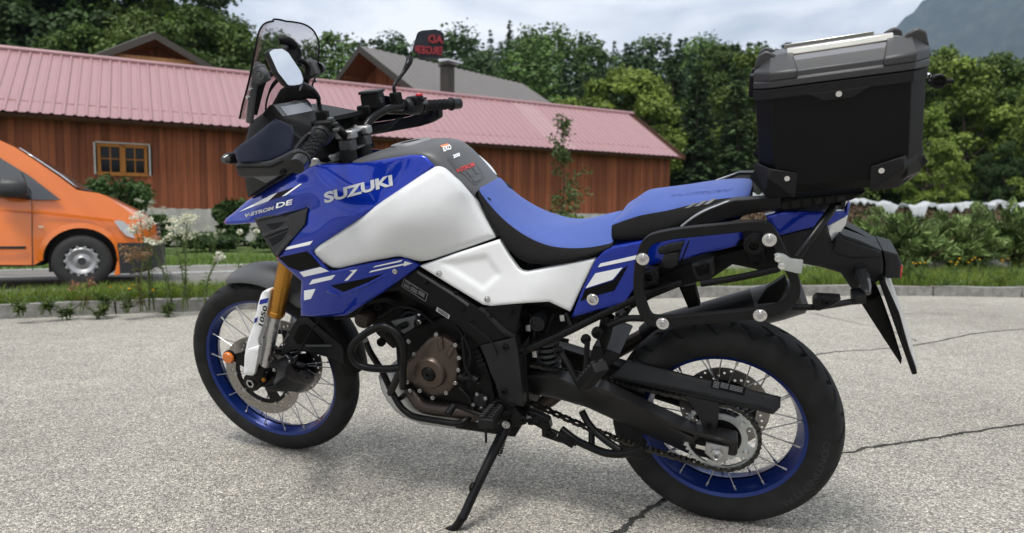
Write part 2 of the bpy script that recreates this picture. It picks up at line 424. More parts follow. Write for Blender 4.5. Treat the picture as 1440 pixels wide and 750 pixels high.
# verge between kerb and road, a little above both
vr = [Vector((p.x, p.y, .085)) + Vector((0, .1, 0)) for p in kl]
far = [RO - rd * 60 + rn * NEAR_E, RO + rd * 70 + rn * NEAR_E]
g = G(); rows = [[], [], [], []]
for i, p in enumerate(vr):
    s = (p - RO).dot(rd); q = RO + rd * max(s, -60) + rn * NEAR_E
    s2 = s + (0 if s < 0 else s * .35); q = RO + rd * s2 + rn * NEAR_E
    for k, t in enumerate((0, .3, .7, 1)): w = p.lerp(q, t); w.z = (.085, .10, .09, -.01)[k]; rows[k].append(w)
g.grid(rows); tag(g.out('verge', m_soil, sharp=180), kind='structure')
VERGE = rows
# kerb stones
kerb = empty('kerb'); kerb['kind'] = 'structure'
seg = [0]
for a, b in zip(kl, kl[1:]): seg.append(seg[-1] + (b - a).length)
def kpos(s):
    for i in range(len(kl) - 1):
        if seg[i + 1] >= s: return kl[i].lerp(kl[i + 1], (s - seg[i]) / (seg[i + 1] - seg[i]))
    return kl[-1]
kv = []
for k in range(3):
    g = G(); g.box((.5, .065, .045), (.985, .13, .15)); bmm = mesh('kerb_stone', g.V, g.F, m_kerb, 30)
    bm = bmesh.new(); bm.from_mesh(bmm); bmesh.ops.subdivide_edges(bm, edges=bm.edges[:], cuts=3, use_grid_fill=True); bmesh.ops.recalc_face_normals(bm, faces=bm.faces[:])
    for v in bm.verts: v.co += Vector(mnoise.noise_vector(v.co * 6 + Vector((k * 9, 0, 0)))) * .014
    bm.to_mesh(bmm); bm.free(); kv.append(bmm)
s = 0; i = 0
while s < seg[-1] - 1:
    p, q = kpos(s), kpos(s + 1)
    if -14 < p.x < 24:
        o = link(bpy.data.objects.new('kerb_stone', kv[i % 3]), kerb); o.location = p + Vector((0, 0, .005 * math.sin(i * 2.3))); o.rotation_euler = (0, R(.4) * math.sin(i * 1.7), math.atan2(q.y - p.y, q.x - p.x))
    s += 1.0; i += 1
# cracks in the forecourt
m_crack = earthy('crack', [(.3, (.02, .02, .02)), (.7, (.06, .058, .052))], 30, 1, 0)
lotob = bpy.data.objects['car_park']
def crack(px, w, seed):
    pts = [ground(*p) for p in px]; pts, _ = catmull(pts, [0] * len(pts), 26); V = []; F = []
    for i, p in enumerate(pts):
        t = (pts[min(i + 1, len(pts) - 1)] - pts[max(i - 1, 0)]).normalized(); n = Vector((-t.y, t.x, 0))
        wob = n * (.018 * mnoise.noise((i * .12, seed, 0)) + .0035 * mnoise.noise((i * .5, seed, 3)))
        ww = w * (.35 + 1.0 * abs(mnoise.noise((i * .33, seed, 7)))) + .0012
        V += [p + wob - n * ww + Vector((0, 0, .0035)), p + wob + n * ww + Vector((0, 0, .0035))]
        if i: F.append([2 * i - 2, 2 * i - 1, 2 * i + 1, 2 * i])
    ob('crack', V, F, m_crack, lotob, sharp=None)
crack([(1180, 640), (1230, 629), (1300, 619), (1370, 607), (1450, 596)], .009, 1.0)
crack([(850, 763), (880, 741), (905, 722), (930, 706), (952, 694)], .014, 2.0); crack([(930, 706), (990, 690), (1050, 676), (1120, 656), (1180, 640)], .006, 2.6)
crack([(1130, 503), (1170, 496), (1240, 491), (1300, 484), (1370, 470), (1450, 462)], .008, 3.0)
crack([(1140, 440), (1190, 452), (1240, 462), (1290, 480)], .006, 4.0)
crack([(1200, 449), (1300, 441), (1400, 446)], .005, 5.0)

# ================================================================== timber barn with ribbed roof
def wood(name, stops, rnd=.25, sc=(9, 9, 1.0)):
    m, t, b, L, N = nodes_mat(name); tcn = N('ShaderNodeTexCoord'); mpn = N('ShaderNodeMapping'); mpn.inputs['Scale'].default_value = sc; L(tcn.outputs['Object'], mpn.inputs['Vector'])
    oi = N('ShaderNodeObjectInfo'); ad = N('ShaderNodeVectorMath', operation='ADD'); L(mpn.outputs['Vector'], ad.inputs[0]); cb = N('ShaderNodeCombineXYZ'); ml = N('ShaderNodeMath', operation='MULTIPLY'); L(oi.outputs['Random'], ml.inputs[0]); ml.inputs[1].default_value = 60
    L(ml.outputs[0], cb.inputs['X']); L(cb.outputs[0], ad.inputs[1])
    n = N('ShaderNodeTexNoise', Scale=1.4, Detail=8, Roughness=.65); L(ad.outputs[0], n.inputs['Vector'])
    c = ramp(t, n.outputs['Fac'], stops); r = N('ShaderNodeMapRange'); r.inputs['To Min'].default_value = 1 - rnd; r.inputs['To Max'].default_value = 1 + rnd; L(oi.outputs['Random'], r.inputs['Value'])
    L(mul(t, c, r.outputs[0]), b.inputs['Base Color']); b.inputs['Roughness'].default_value = .75; b.inputs['Specular IOR Level'].default_value = .25
    return m
m_board = wood('red_brown_boards', [(.25, (.10, .030, .014)), (.5, (.21, .064, .029)), (.75, (.28, .092, .043))], .3)
m_board_d = wood('dark_boards', [(.25, (.03, .014, .009)), (.6, (.07, .032, .02))], .3)
m_pink = mat('pink_roof_sheet', (.305, .168, .177), .4, .1, var=.06, vscale=1.5, rvar=.08, coat=.15, coatr=.3)
m_pink_l = mat('pale_roof_sheet', (.34, .21, .218), .4, .1, var=.05, vscale=1.5)
m_plinth = earthy('plinth_render', [(.3, (.30, .29, .27)), (.6, (.45, .44, .41)), (.8, (.52, .51, .48))], 2.2)
m_ochre = wood('ochre_window_frame', [(.3, (.26, .10, .02)), (.7, (.36, .15, .035))], .1)
m_glass = mat('dark_window_glass', (.008, .009, .009), .08, spec=.25)
m_wtrim = mat('white_trim', (.45, .44, .42), .6, var=.15, vscale=8)
BA = at_depth(280, 307, 22.0); BA.z = 0; BANG = R(29)
MBN = Matrix.Translation(BA) @ Matrix.Rotation(BANG, 4, 'Z'); FN = Frame(MBN)
X0, X1, DEP = -16.5, FN.P(938, 260, 0).x, 6.4
barn = empty('barn', label='long red-brown timber barn with a pink ribbed metal roof', cat='barn'); barn.matrix_world = MBN
wx0, wx1 = FN.P(137, 222, 0).x, FN.P(207, 222, 0).x; wz1, wz0 = FN.P(170, 203, 0).z, FN.P(170, 245, 0).z
G().box(((X0 + X1) / 2, DEP / 2, .6), (X1 - X0, DEP, 1.2)).out('plinth', m_plinth, barn, bevel=.02)
G().prism([Vector((x, .06, z)) for x, z in ((X0 + .1, 1.2), (wx0, 1.2), (wx0, 4.3), (X0 + .1, 4.3))], (0, DEP - .2, 0)).out('inner_wall', m_board_d, barn)
G().prism([Vector((x, .06, z)) for x, z in ((wx1, 1.2), (X1 - .1, 1.2), (X1 - .1, 4.3), (wx1, 4.3))], (0, DEP - .2, 0)).out('inner_wall', m_board_d, barn)
G().box(((wx0 + wx1) / 2, .45, 2.75), (wx1 - wx0, .1, 3.1)).out('inner_wall', m_board_d, barn)
bw = .195; bmsh = []
for k in range(3):
    g = G(); g.box((bw / 2, 0, 0), (bw - .008, .03, 1.0)); me = mesh('wall_board', g.V, g.F, m_board, 30); bmsh.append(me)
x = X0; i = 0
while x < X1 - .05:
    for (z0, z1) in ([(1.19, 4.28)] if not (wx0 - .15 < x < wx1 - .04) else [(1.19, wz0), (wz1, 4.28)]):
        o = link(bpy.data.objects.new('wall_board', bmsh[i % 3]), barn); o.location = (x, .03 - .012 * (i % 2) - .006 * random.random(), (z0 + z1) / 2); o.scale = (1, 1, z1 - z0)
    x += bw; i += 1
yy = 0.0
while yy < DEP - .1:                                    # right gable boards
    o = link(bpy.data.objects.new('wall_board', bmsh[i % 3]), barn); h = 4.28 + (3.1 - abs(yy + .1 - DEP / 2)) * .62
    o.location = (X1 - .02 - .01 * (i % 2), yy, (1.19 + h) / 2); o.scale = (1, 1, h - 1.19); o.rotation_euler = (0, 0, R(90)); yy += bw; i += 1
# window
w_ = empty('window', parent=barn)
g = G(); fr = .09
for (a, b, c, d) in ((wx0 - .02, wx1 + .02, wz0 - .06, wz0 + .05), (wx0 - .02, wx1 + .02, wz1 - .10, wz1), (wx0, wx0 + fr, wz0, wz1), (wx1 - fr, wx1, wz0, wz1), ((wx0 + wx1) / 2 - .08, (wx0 + wx1) / 2 + .08, wz0, wz1)): g.box(((a + b) / 2, .0, (c + d) / 2), (b - a, .07, d - c))
g.out('frame', m_ochre, w_, bevel=.006)
for h in (0, 1):
    a = wx0 + fr if h == 0 else (wx0 + wx1) / 2 + .08; b = (wx0 + wx1) / 2 - .08 if h == 0 else wx1 - fr
    G().box(((a + b) / 2, .01, (wz0 + wz1) / 2), (.035, .04, wz1 - wz0)).out('glazing_bar', m_ochre, w_); G().box(((a + b) / 2, .012, wz0 * .5 + wz1 * .5), (b - a, .036, .035)).out('glazing_bar', m_ochre, w_)
    for q in (0, 1):
        for r_ in (0, 1):
            G().box((a + (b - a) * (.25 + .5 * q), .03, wz0 + (wz1 - wz0) * (.25 + .5 * r_)), ((b - a) / 2 - .035, .008, (wz1 - wz0) / 2 - .035)).out('pane', m_glass, w_)
G().box(((wx0 + wx1) / 2 + .02, -.02, wz1 + .03), (wx1 - wx0 + .1, .04, .035)).out('white_trim', m_wtrim, w_)
for xx in (wx0 - .07, wx1 + .07): G().box((xx, -.02, (wz0 + wz1) / 2), (.045, .04, wz1 - wz0 + .05)).out('white_trim', m_wtrim, w_)
# roof sheets: each a ribbed metal panel
EY, EZ, RY, RZ = -.62, 3.86, DEP / 2, 6.32
def ribbed(w, ribs, L):
    pr = []
    p = w / ribs
    for k in range(ribs): pr += [(k * p, 0), (k * p + p * .62, 0), (k * p + p * .72, .034), (k * p + p * .9, .034)]
    pr.append((w, 0)); g = G(); g.grid([[Vector((x, 0, z)) for x, z in pr], [Vector((x, L, z)) for x, z in pr]]); return g
RL = math.hypot(RY - EY, RZ - EZ) + .05; RT = math.atan2(RZ - EZ, RY - EY)
me_p = mesh('roof_sheet', *(lambda g: (g.V, g.F))(ribbed(1.12, 4, RL)), m_pink, 20); me_l = mesh('roof_sheet', *(lambda g: (g.V, g.F))(ribbed(1.12, 4, RL)), m_pink_l, 20)
rf = G().prism([Vector((X0 - .5, EY + .02, EZ - .06)), Vector((X0 - .5, RY, RZ - .06)), Vector((X0 - .5, DEP - EY - .02, EZ - .06)), Vector((X0 - .5, DEP - EY - .1, EZ - .14)), Vector((X0 - .5, RY, RZ - .16)), Vector((X0 - .5, EY + .1, EZ - .14))], (X1 - X0 + .95, 0, 0)).out('roof', m_board_d, barn)
x = X0 - .5; pale = FN.P(752, 165, 1.5).x
while x < X1 - .3:
    o = link(bpy.data.objects.new('roof_sheet', me_l if x < pale < x + 1.12 else me_p), rf); o.location = (x, EY, EZ + random.uniform(0, .006)); o.rotation_euler = (RT, 0, 0)
    o = link(bpy.data.objects.new('roof_sheet', me_p), rf); o.location = (x + 1.12, DEP - EY, EZ); o.rotation_euler = (RT, 0, R(180))
    x += 1.125
G().tube([(X0 - .5, RY, RZ + .03), (X1 + .5, RY, RZ + .03)], .10, 10).out('ridge_cap', m_pink, rf)
G().prism([Vector((x, y, z)) for x, y, z in ((X1 + .48, EY, EZ - .16), (X1 + .48, EY, EZ + .05), (X1 + .48, RY, RZ + .05), (X1 + .48, RY, RZ - .18))], (.04, 0, 0)).out('verge_board', m_board_d, barn)
G().prism([Vector((x, y, z)) for x, y, z in ((X1 + .48, DEP - EY, EZ - .16), (X1 + .48, DEP - EY, EZ + .05), (X1 + .48, RY, RZ + .05), (X1 + .48, RY, RZ - .18))], (.04, 0, 0)).out('verge_board', m_board_d, barn)

# ================================================================== two houses behind the barn
m_roofb = mat('grey_brown_roof_sheet', (.115, .105, .098), .5, .25, var=.1, vscale=1.2, rvar=.1)
m_soffit = wood('soffit_boards', [(.3, (.11, .035, .015)), (.7, (.22, .075, .032))], .15)
m_beam = wood('pale_beam', [(.3, (.26, .12, .045)), (.7, (.36, .19, .08))], .1)
m_brown = mat('dark_brown_metal', (.045, .036, .03), .5, .3)
def gable_house(name, label, apex, ang, hw, pitch, L, over, wall, beam=True):
    """ridge runs along local +y from the gable at the apex; local x across"""
    h = empty(name, label=label, cat='house'); h.matrix_world = Matrix.Translation((apex.x, apex.y, 0)) @ Matrix.Rotation(ang, 4, 'Z')
    za = apex.z; ze = za - hw * math.tan(pitch)
    for s in (1, -1):
        RL_ = hw / math.cos(pitch); slab_ = G().prism([Vector((0, 0, za)), Vector((s * hw, 0, ze)), Vector((s * hw, 0, ze - .26)), Vector((0, 0, za - .3))], (0, L, 0)).out('roof', m_brown if False else m_soffit, h)
        G().prism([Vector((0, -.06, za + .05)), Vector((s * hw, -.06, ze + .05)), Vector((s * hw, -.06, ze - .34)), Vector((0, -.06, za - .3))], (0, .05, 0)).out('bargeboard', m_brown, h)
        me = mesh('roof_sheet', *(lambda g: (g.V, g.F))(ribbed(1.0, 2, RL_ + .12)), m_roofb, 20)
        y = -.05
        while y < L - .2:
            o = link(bpy.data.objects.new('roof_sheet', me), slab_)
            if s > 0: o.matrix_local = Matrix.Translation((s * (hw + .1), y + 0, ze + .0)) @ Matrix.Rotation(math.radians(90), 4, 'Z') @ Matrix.Rotation(pitch, 4, 'X')
            else: o.matrix_local = Matrix.Translation((s * (hw + .1), y + 1.0, ze + .0)) @ Matrix.Rotation(math.radians(-90), 4, 'Z') @ Matrix.Rotation(pitch, 4, 'X')
            y += 1.0
        for k in range(3): G().box((s * hw * (.28 + .27 * k), over / 2 + .1, za - (hw * (.28 + .27 * k)) * math.tan(pitch) - .36), (.16, over + .1, .2)).out('purlin', m_soffit, h)
    wx = hw - .9
    G().prism([Vector((-wx, over, 0)), Vector((wx, over, 0)), Vector((wx, over, za - wx * math.tan(pitch) - .3)), Vector((0, over, za - .3)), Vector((-wx, over, za - wx * math.tan(pitch) - .3))], (0, L - over * 2, 0)).out('wall', m_plinth if wall == 'white' else m_board_d, h)
    x = -wx; i = 0
    while x < wx:
        zt = za - abs(x + .1) * math.tan(pitch) - .32; o = link(bpy.data.objects.new('wall_board', bmsh[i % 3]), h); o.location = (x, over - .03 - .012 * (i % 2), (zt + 3.2) / 2); o.scale = (1, 1, zt - 3.2); x += bw; i += 1
    y = over
    for s in (1, -1):
        y = over
        while y < L - over:
            zt = za - wx * math.tan(pitch) - .3; o = link(bpy.data.objects.new('wall_board', bmsh[i % 3]), h); o.location = (s * (wx + .02), y, (zt + 3.2) / 2); o.scale = (1, 1, zt - 3.2); o.rotation_euler = (0, 0, R(90)); y += bw; i += 1
    if beam: G().box((0, .35, za - 1.25), (2 * 1.05 / math.tan(pitch), .22, .26)).out('tie_beam', m_beam, h)
    return h
ap2 = at_depth(506, 66, 36)
h2 = gable_house('house', 'red timber house with brown metal roof and chimney rising behind the barn', ap2, R(48 - 90), 5.6, R(32), 12.5, 1.5, 'wood', False)
fh2 = Frame(h2.matrix_world.copy())
ap1 = at_depth(218, 47, 34)
h1 = gable_house('house', 'house showing only a low brown gable with pale tie beam above the barn ridge', ap1, R(26), 6.5, R(28), 14, 1.6, 'wood')
# chimney on the right hand slope
def on_roof(u, v):
    d = fh2.I3 @ ray(u, v); n = Vector((math.sin(R(32)), 0, math.cos(R(32)))); a = Vector((0, 0, ap2.z)); return fh2.o + d * ((a - fh2.o).dot(n) / d.dot(n))
cp_ = on_roof(629, 139)
ch = G().box((cp_.x, cp_.y, cp_.z + .55), (.52, .52, 2.0)).out('chimney', m_brown, h2, bevel=.02)
G().box((cp_.x, cp_.y, cp_.z + 1.62), (.66, .66, .1)).out('chimney_cap', m_brown, ch, bevel=.02); G().prism([Vector((cp_.x - .1, cp_.y - .5, cp_.z + 1.75)), Vector((cp_.x + .6, cp_.y - .5, cp_.z + 1.72)), Vector((cp_.x + .6, cp_.y - .5, cp_.z + 1.80)), Vector((cp_.x - .1, cp_.y - .5, cp_.z + 1.9))], (0, 1.0, 0)).out('chimney_cowl', mat('cowl_metal', (.6, .61, .62), .35, .6), ch)
G().tube([Vector((5.2, .9, ap2.z - 4.0)), Vector((5.2, .9, 2))], .06, 8).out('downpipe', m_wtrim, h2)
# low wall-mounted white post of the gable
G().box((-1.2, 1.35, ap2.z - 3.0), (.16, .1, 3.0)).out('corner_post', m_wtrim, h2)

# ================================================================== vegetation
def foliage_mat(name, c0, c1, rough=.6, rand=.35, tl=.25):
    m, t, b, L, N = nodes_mat(name); at = N('ShaderNodeAttribute', attribute_name='tint'); oi = N('ShaderNodeObjectInfo')
    mxn = N('ShaderNodeMixRGB'); mxn.inputs['Color1'].default_value = (*c0, 1); mxn.inputs['Color2'].default_value = (*c1, 1); L(oi.outputs['Random'], mxn.inputs['Fac'])
    col = mul(t, mxn.outputs['Color'], at.outputs['Color']); L(col, b.inputs['Base Color']); b.inputs['Roughness'].default_value = rough; b.inputs['Specular IOR Level'].default_value = .25
    tr = N('ShaderNodeBsdfTranslucent'); L(col, tr.inputs['Color']); ms = N('ShaderNodeMixShader'); ms.inputs['Fac'].default_value = tl
    L(b.outputs[0], ms.inputs[1]); L(tr.outputs[0], ms.inputs[2]); L(ms.outputs[0], t.nodes['Material Output'].inputs['Surface']); return m
def quads_mesh(name, V, tint, m, n=4):
    """V: (k, n, 3) faces, tint: (k, 3)"""
    k = len(V); me = bpy.data.meshes.new(name); me.vertices.add(k * n); me.vertices.foreach_set('co', np.ascontiguousarray(V, dtype=np.float32).reshape(-1))
    me.loops.add(k * n); me.loops.foreach_set('vertex_index', np.arange(k * n, dtype=np.int32)); me.polygons.add(k); me.polygons.foreach_set('loop_start', np.arange(0, k * n, n, dtype=np.int32))
    a = me.color_attributes.new('tint', 'FLOAT_COLOR', 'POINT'); c = np.ones((k, n, 4), np.float32); c[:, :, :3] = tint[:, None, :]; a.data.foreach_set('color', c.reshape(-1))
    me.materials.append(m); me.update(calc_edges=True); return me
def leaf_quads(C, Nn, size, rng, aspect=1.6):
    k = len(C); Nn = Nn / (np.linalg.norm(Nn, axis=1, keepdims=True) + 1e-9); r = rng.normal(size=(k, 3)); a = np.cross(Nn, r); a /= np.linalg.norm(a, axis=1, keepdims=True) + 1e-9; b = np.cross(Nn, a)
    s = size if np.ndim(size) else np.full(k, size); s = s[:, None]
    return np.stack([C - a * s * aspect * .5, C + b * s * .5 - a * s * .1, C + a * s * aspect * .5, C - b * s * .5 - a * s * .1], 1)
def crown_broad(seed, H, Wd, z0, nl=46, npl=170, leaf=.32, col=(1, 1, 1), top=.0):
    rg = np.random.default_rng(seed); Vs, Ts = [], []
    for i in range(nl):
        th = rg.uniform(0, 2 * np.pi); zz = rg.uniform(0, 1); pr = np.sin(np.pi * (zz * .86 + .10)) ** .7; rad = Wd * pr * np.sqrt(rg.uniform(.12, 1)) * .82
        c = np.array([rad * np.cos(th), rad * np.sin(th), z0 + (H - z0) * zz * .96]); lr = Wd * rg.uniform(.18, .34)
        d = rg.normal(size=(npl, 3)); d /= np.linalg.norm(d, axis=1, keepdims=True); d[:, 2] = np.where(d[:, 2] < -.35, -d[:, 2], d[:, 2])
        rr = lr * rg.uniform(.55, 1.12, npl) * (1 + .25 * np.sin(d[:, 0] * 7 + i) * np.sin(d[:, 1] * 6))
        C = c + d * rr[:, None] * np.array([1, 1, .8]); Nn = d + rg.normal(size=(npl, 3)) * .7 + np.array([0, 0, .5])
        Vs.append(leaf_quads(C, Nn, leaf * rg.uniform(.6, 1.35, npl), rg)); lt = rg.uniform(.72, 1.28); Ts.append(np.array(col) * lt * rg.uniform(.75, 1.25, (npl, 1)) * np.array([1, 1, 1]))
    return np.concatenate(Vs), np.concatenate(Ts)
def crown_conifer(seed, H, Wd, z0, layers=26, per=11, npl=16, leaf=.34, col=(1, 1, 1)):
    rg = np.random.default_rng(seed); Vs, Ts = [], []
    for i in range(layers):
        t = (i + rg.uniform(-.3, .3)) / layers; z = z0 + (H - z0) * t; R_ = Wd * (1 - t) ** .85 + .12
        for j in range(max(4, int(per * (1 - t * .6)))):
            th = rg.uniform(0, 2 * np.pi); L_ = R_ * rg.uniform(.65, 1.1); s = rg.uniform(.1, 1, npl) ** .7
            C = np.stack([np.cos(th) * L_ * s, np.sin(th) * L_ * s, z - L_ * .38 * s ** 1.5 + .05 * np.sin(s * 9)], 1) + rg.normal(size=(npl, 3)) * .10 * (1 + R_ * .12)
            Nn = np.tile([np.cos(th) * .3, np.sin(th) * .3, 1], (npl, 1)) + rg.normal(size=(npl, 3)) * .5
            Vs.append(leaf_quads(C, Nn, leaf * rg.uniform(.6, 1.3, npl) * (.6 + .5 * (1 - t)), rg, 1.9)); Ts.append(np.array(col) * rg.uniform(.6, 1.2) * rg.uniform(.8, 1.2, (npl, 1)))
    return np.concatenate(Vs), np.concatenate(Ts)
m_leaf = foliage_mat('broad_leaves', (.058, .105, .018), (.10, .148, .028))
m_leaf_y = foliage_mat('yellow_green_leaves', (.125, .185, .03), (.16, .215, .038))
m_leaf_d = foliage_mat('dark_leaves', (.030, .060, .017), (.048, .086, .023))
m_con = foliage_mat('conifer_needles', (.036, .066, .024), (.055, .092, .03), .7, tl=.12)
m_shrub = foliage_mat('shrub_leaves', (.035, .075, .018), (.05, .09, .02))
m_jun = foliage_mat('juniper_sprays', (.15, .225, .085), (.185, .26, .095), .65, tl=.15)
m_grass = foliage_mat('grass_blades', (.125, .205, .03), (.125, .205, .03), .6, tl=.3)
m_weed = foliage_mat('weed_leaves', (.08, .14, .03), (.1, .15, .035), .6)
m_flow = foliage_mat('petals', (.72, .72, .62), (.72, .72, .66), .7, tl=.3)
m_bark = earthy('bark', [(.3, (.025, .02, .015)), (.7, (.075, .06, .045))], 8, .9, .8, vec_scale=(1, 1, .25))
def trunk_geo(seed, H, r, z0, Wd, limbs=7):
    rg = random.Random(seed); g = G(); pts = [Vector((0, 0, -.3)), Vector((rg.uniform(-.1, .1), rg.uniform(-.1, .1), H * .3)), Vector((rg.uniform(-.3, .3), rg.uniform(-.3, .3), H * .6)), Vector((rg.uniform(-.3, .3), rg.uniform(-.3, .3), H * .88))]
    g.tube(pts, [r * 1.25, r, r * .65, r * .2], 8, 4)
    for i in range(limbs):
        z = H * rg.uniform(.28, .7); a = rg.uniform(0, 6.28); L_ = Wd * rg.uniform(.4, .75); b = Vector((0, 0, z)); g.tube([b, b + Vector((math.cos(a) * L_ * .5, math.sin(a) * L_ * .5, L_ * .3)), b + Vector((math.cos(a) * L_, math.sin(a) * L_, L_ * .75))], [r * .4, r * .25, r * .06], 6, 3)
    return g
PROT = {}
def proto(kind, seed):
    key = (kind, seed)
    if key in PROT: return PROT[key]
    if kind == 'broad': V, T = crown_broad(seed, 14, 4.2, 2.6, nl=56, npl=380, leaf=.19); m = m_leaf
    elif kind == 'dark': V, T = crown_broad(seed, 15, 4.4, 2.2, nl=60, npl=380, leaf=.2); m = m_leaf_d
    elif kind == 'yellow': V, T = crown_broad(seed, 10, 3.0, 1.2, nl=46, npl=330, leaf=.17); m = m_leaf_y
    else: V, T = crown_conifer(seed, 16, 3.0, 1.6, layers=30, per=14, npl=30, leaf=.24); m = m_con
    tg = trunk_geo(seed, {'yellow': 8.6, 'broad': 12.5, 'dark': 13.5}.get(kind, 15.5), .26, 2, 3.2, 0 if kind == 'conifer' else 7)
    PROT[key] = (quads_mesh('crown', V, T, m), mesh('trunk', tg.V, tg.F, m_bark, 60)); return PROT[key]
def tree(kind, seed, u, dep, h, label, name=None, group=None, vh=None, wide=1.0, rot=None):
    p = at_depth(u, 310, dep); z = hill(p.x, p.y) if p.y > 30 else 0
    H0 = {'broad': 14, 'dark': 15, 'yellow': 10, 'conifer': 16}[kind]
    if vh is not None: h = (at_depth(u, vh, dep).z - z)
    o = empty(name or {'conifer': 'spruce_tree'}.get(kind, 'broadleaf_tree'), (p.x, p.y, z - .2), random.uniform(0, 6.28), label, 'tree', group)
    s = h / H0; o.scale = (s * wide, s * wide, s)
    c, t = proto(kind, seed); link(bpy.data.objects.new('crown', c), o); link(bpy.data.objects.new('trunk', t), o); return o
GR = 'trees along the edge of the wood'
for i, (k, s, u, d, vt, w) in enumerate([('dark', 1, -60, 46, -150, 1.15), ('broad', 1, 30, 52, -130, 1.1), ('dark', 2, 95, 47, -70, 1.0), ('dark', 1, 165, 50, -110, 1.0), ('broad', 2, 250, 48, -40, 1.0), ('broad', 3, 300, 44, 5, .9), ('dark', 2, 335, 55, 30, .8), ('broad', 1, 205, 43, 25, .9), ('dark', 3, 20, 44, 0, 1.0), ('broad', 3, 122, 42, 30, .9), ('broad', 2, 60, 60, -170, 1.2), ('dark', 3, 240, 62, -90, 1.1), ('broad', 1, 358, 66, 62, .9)]):
    tree(k, s, u, d, 0, ['dark leafy tree over the barn roof beyond the van cab', 'tall mid green tree rising over the barn roof above the van', 'dark leafy tree beside the low gable on the van side', 'tallest dark tree straight behind the apex of the low gable', 'mid green tree between the low gable and the windscreen', 'rounded green tree on the windscreen side of the low gable', 'slender dark tree closest behind the motorcycle windscreen', 'low green tree filling the space right behind the low gable roof', 'broad dark tree low behind the barn ridge above the van', 'low green tree just over the barn ridge beside the low gable', 'very tall pale-topped tree deep behind the dark ones above the van', 'very tall dark tree deep behind the low gable', 'small green tree seen through the top of the windscreen'][i], group='trees behind the barn', vh=vt, wide=w)
for i, (s, u, d, vt, w) in enumerate([(1, 800, 50, 138, .9), (2, 845, 52, 112, 1.0), (3, 882, 50, 90, 1.05), (1, 915, 54, 118, .9), (2, 1005, 60, 178, .7)]):
    tree('yellow', s, u, d, 0, ['short yellow-green tree behind the top of the slim young tree', 'yellow-green tree next to the shortest one behind the pink roof', 'tallest yellow-green tree behind the pink roof', 'yellow-green tree straight behind the gable corner of the pink roof', 'small yellow-green tree between the barn corner and the conifers'][i], group='pale trees behind the roof end', vh=vt, wide=w)
for i, (k, s, u, d, vt, w) in enumerate([('conifer', 1, 975, 52, 82, 1.25), ('conifer', 2, 1030, 50, 96, 1.2), ('conifer', 3, 942, 58, 70, 1.2), ('broad', 2, 1055, 56, 75, 1.0), ('conifer', 1, 1085, 54, 60, 1.2), ('conifer', 2, 905, 64, 75, 1.2), ('conifer', 3, 1130, 56, 55, 1.2), ('broad', 1, 1010, 66, 66, 1)]):
    tree(k, s, u, d, 0, ['wide dark conifer above the passenger seat', 'dark conifer between the passenger seat and the top case hinge', 'dark conifer just past the tallest yellow-green tree', 'leafy green tree beside the hinge side of the top case', 'dark conifer mostly hidden by the top case near its hinges', 'tall conifer behind the yellow-green trees', 'dark conifer hidden behind the top case body', 'leafy green tree behind the wide dark conifer'][i], group='wood edge beside the top case', vh=vt, wide=w)
for i, (k, s, u, d, vt, w) in enumerate([('broad', 3, 1305, 46, 62, .75), ('yellow', 1, 1345, 44, 82, .95), ('broad', 1, 1390, 47, 82, .85), ('broad', 2, 1435, 45, 88, .9), ('yellow', 3, 1322, 38, 190, .8), ('broad', 2, 1365, 52, 95, 1.0), ('broad', 3, 1475, 46, 80, 1.0), ('yellow', 2, 1440, 40, 120, .8), ('broad', 1, 1270, 50, 70, .9), ('dark', 2, 1410, 40, 200, .7), ('dark', 1, 1385, 41, 215, .7), ('broad', 2, 1210, 50, 70, 1), ('yellow', 2, 1300, 41, 150, .8)]):
    tree(k, s, u, d, 0, ['green tree touching the lock side of the top case', 'yellow-green tree under the mountain slope next to the lock cover', 'green tree in front of the mountain foot', 'green tree above the tall dark juniper', 'low yellow-green tree above the tarpaulin by the top case', 'green tree standing back between two nearer yellow-green ones', 'green tree beyond the juniper bed at the road', 'yellow-green tree above the bed of junipers', 'green tree behind the lid corner of the top case', 'low dark tree above the crumpled tarpaulin', 'lowest dark tree above the tarpaulin', 'green tree hidden behind the top case', 'yellow-green tree right behind the foot bumper of the top case'][i], group='trees beside the mountain', vh=vt, wide=w)
tree('conifer', 2, 715, 118, 0, 'single tall spruce standing out above the wooded skyline', vh=24, wide=.75)
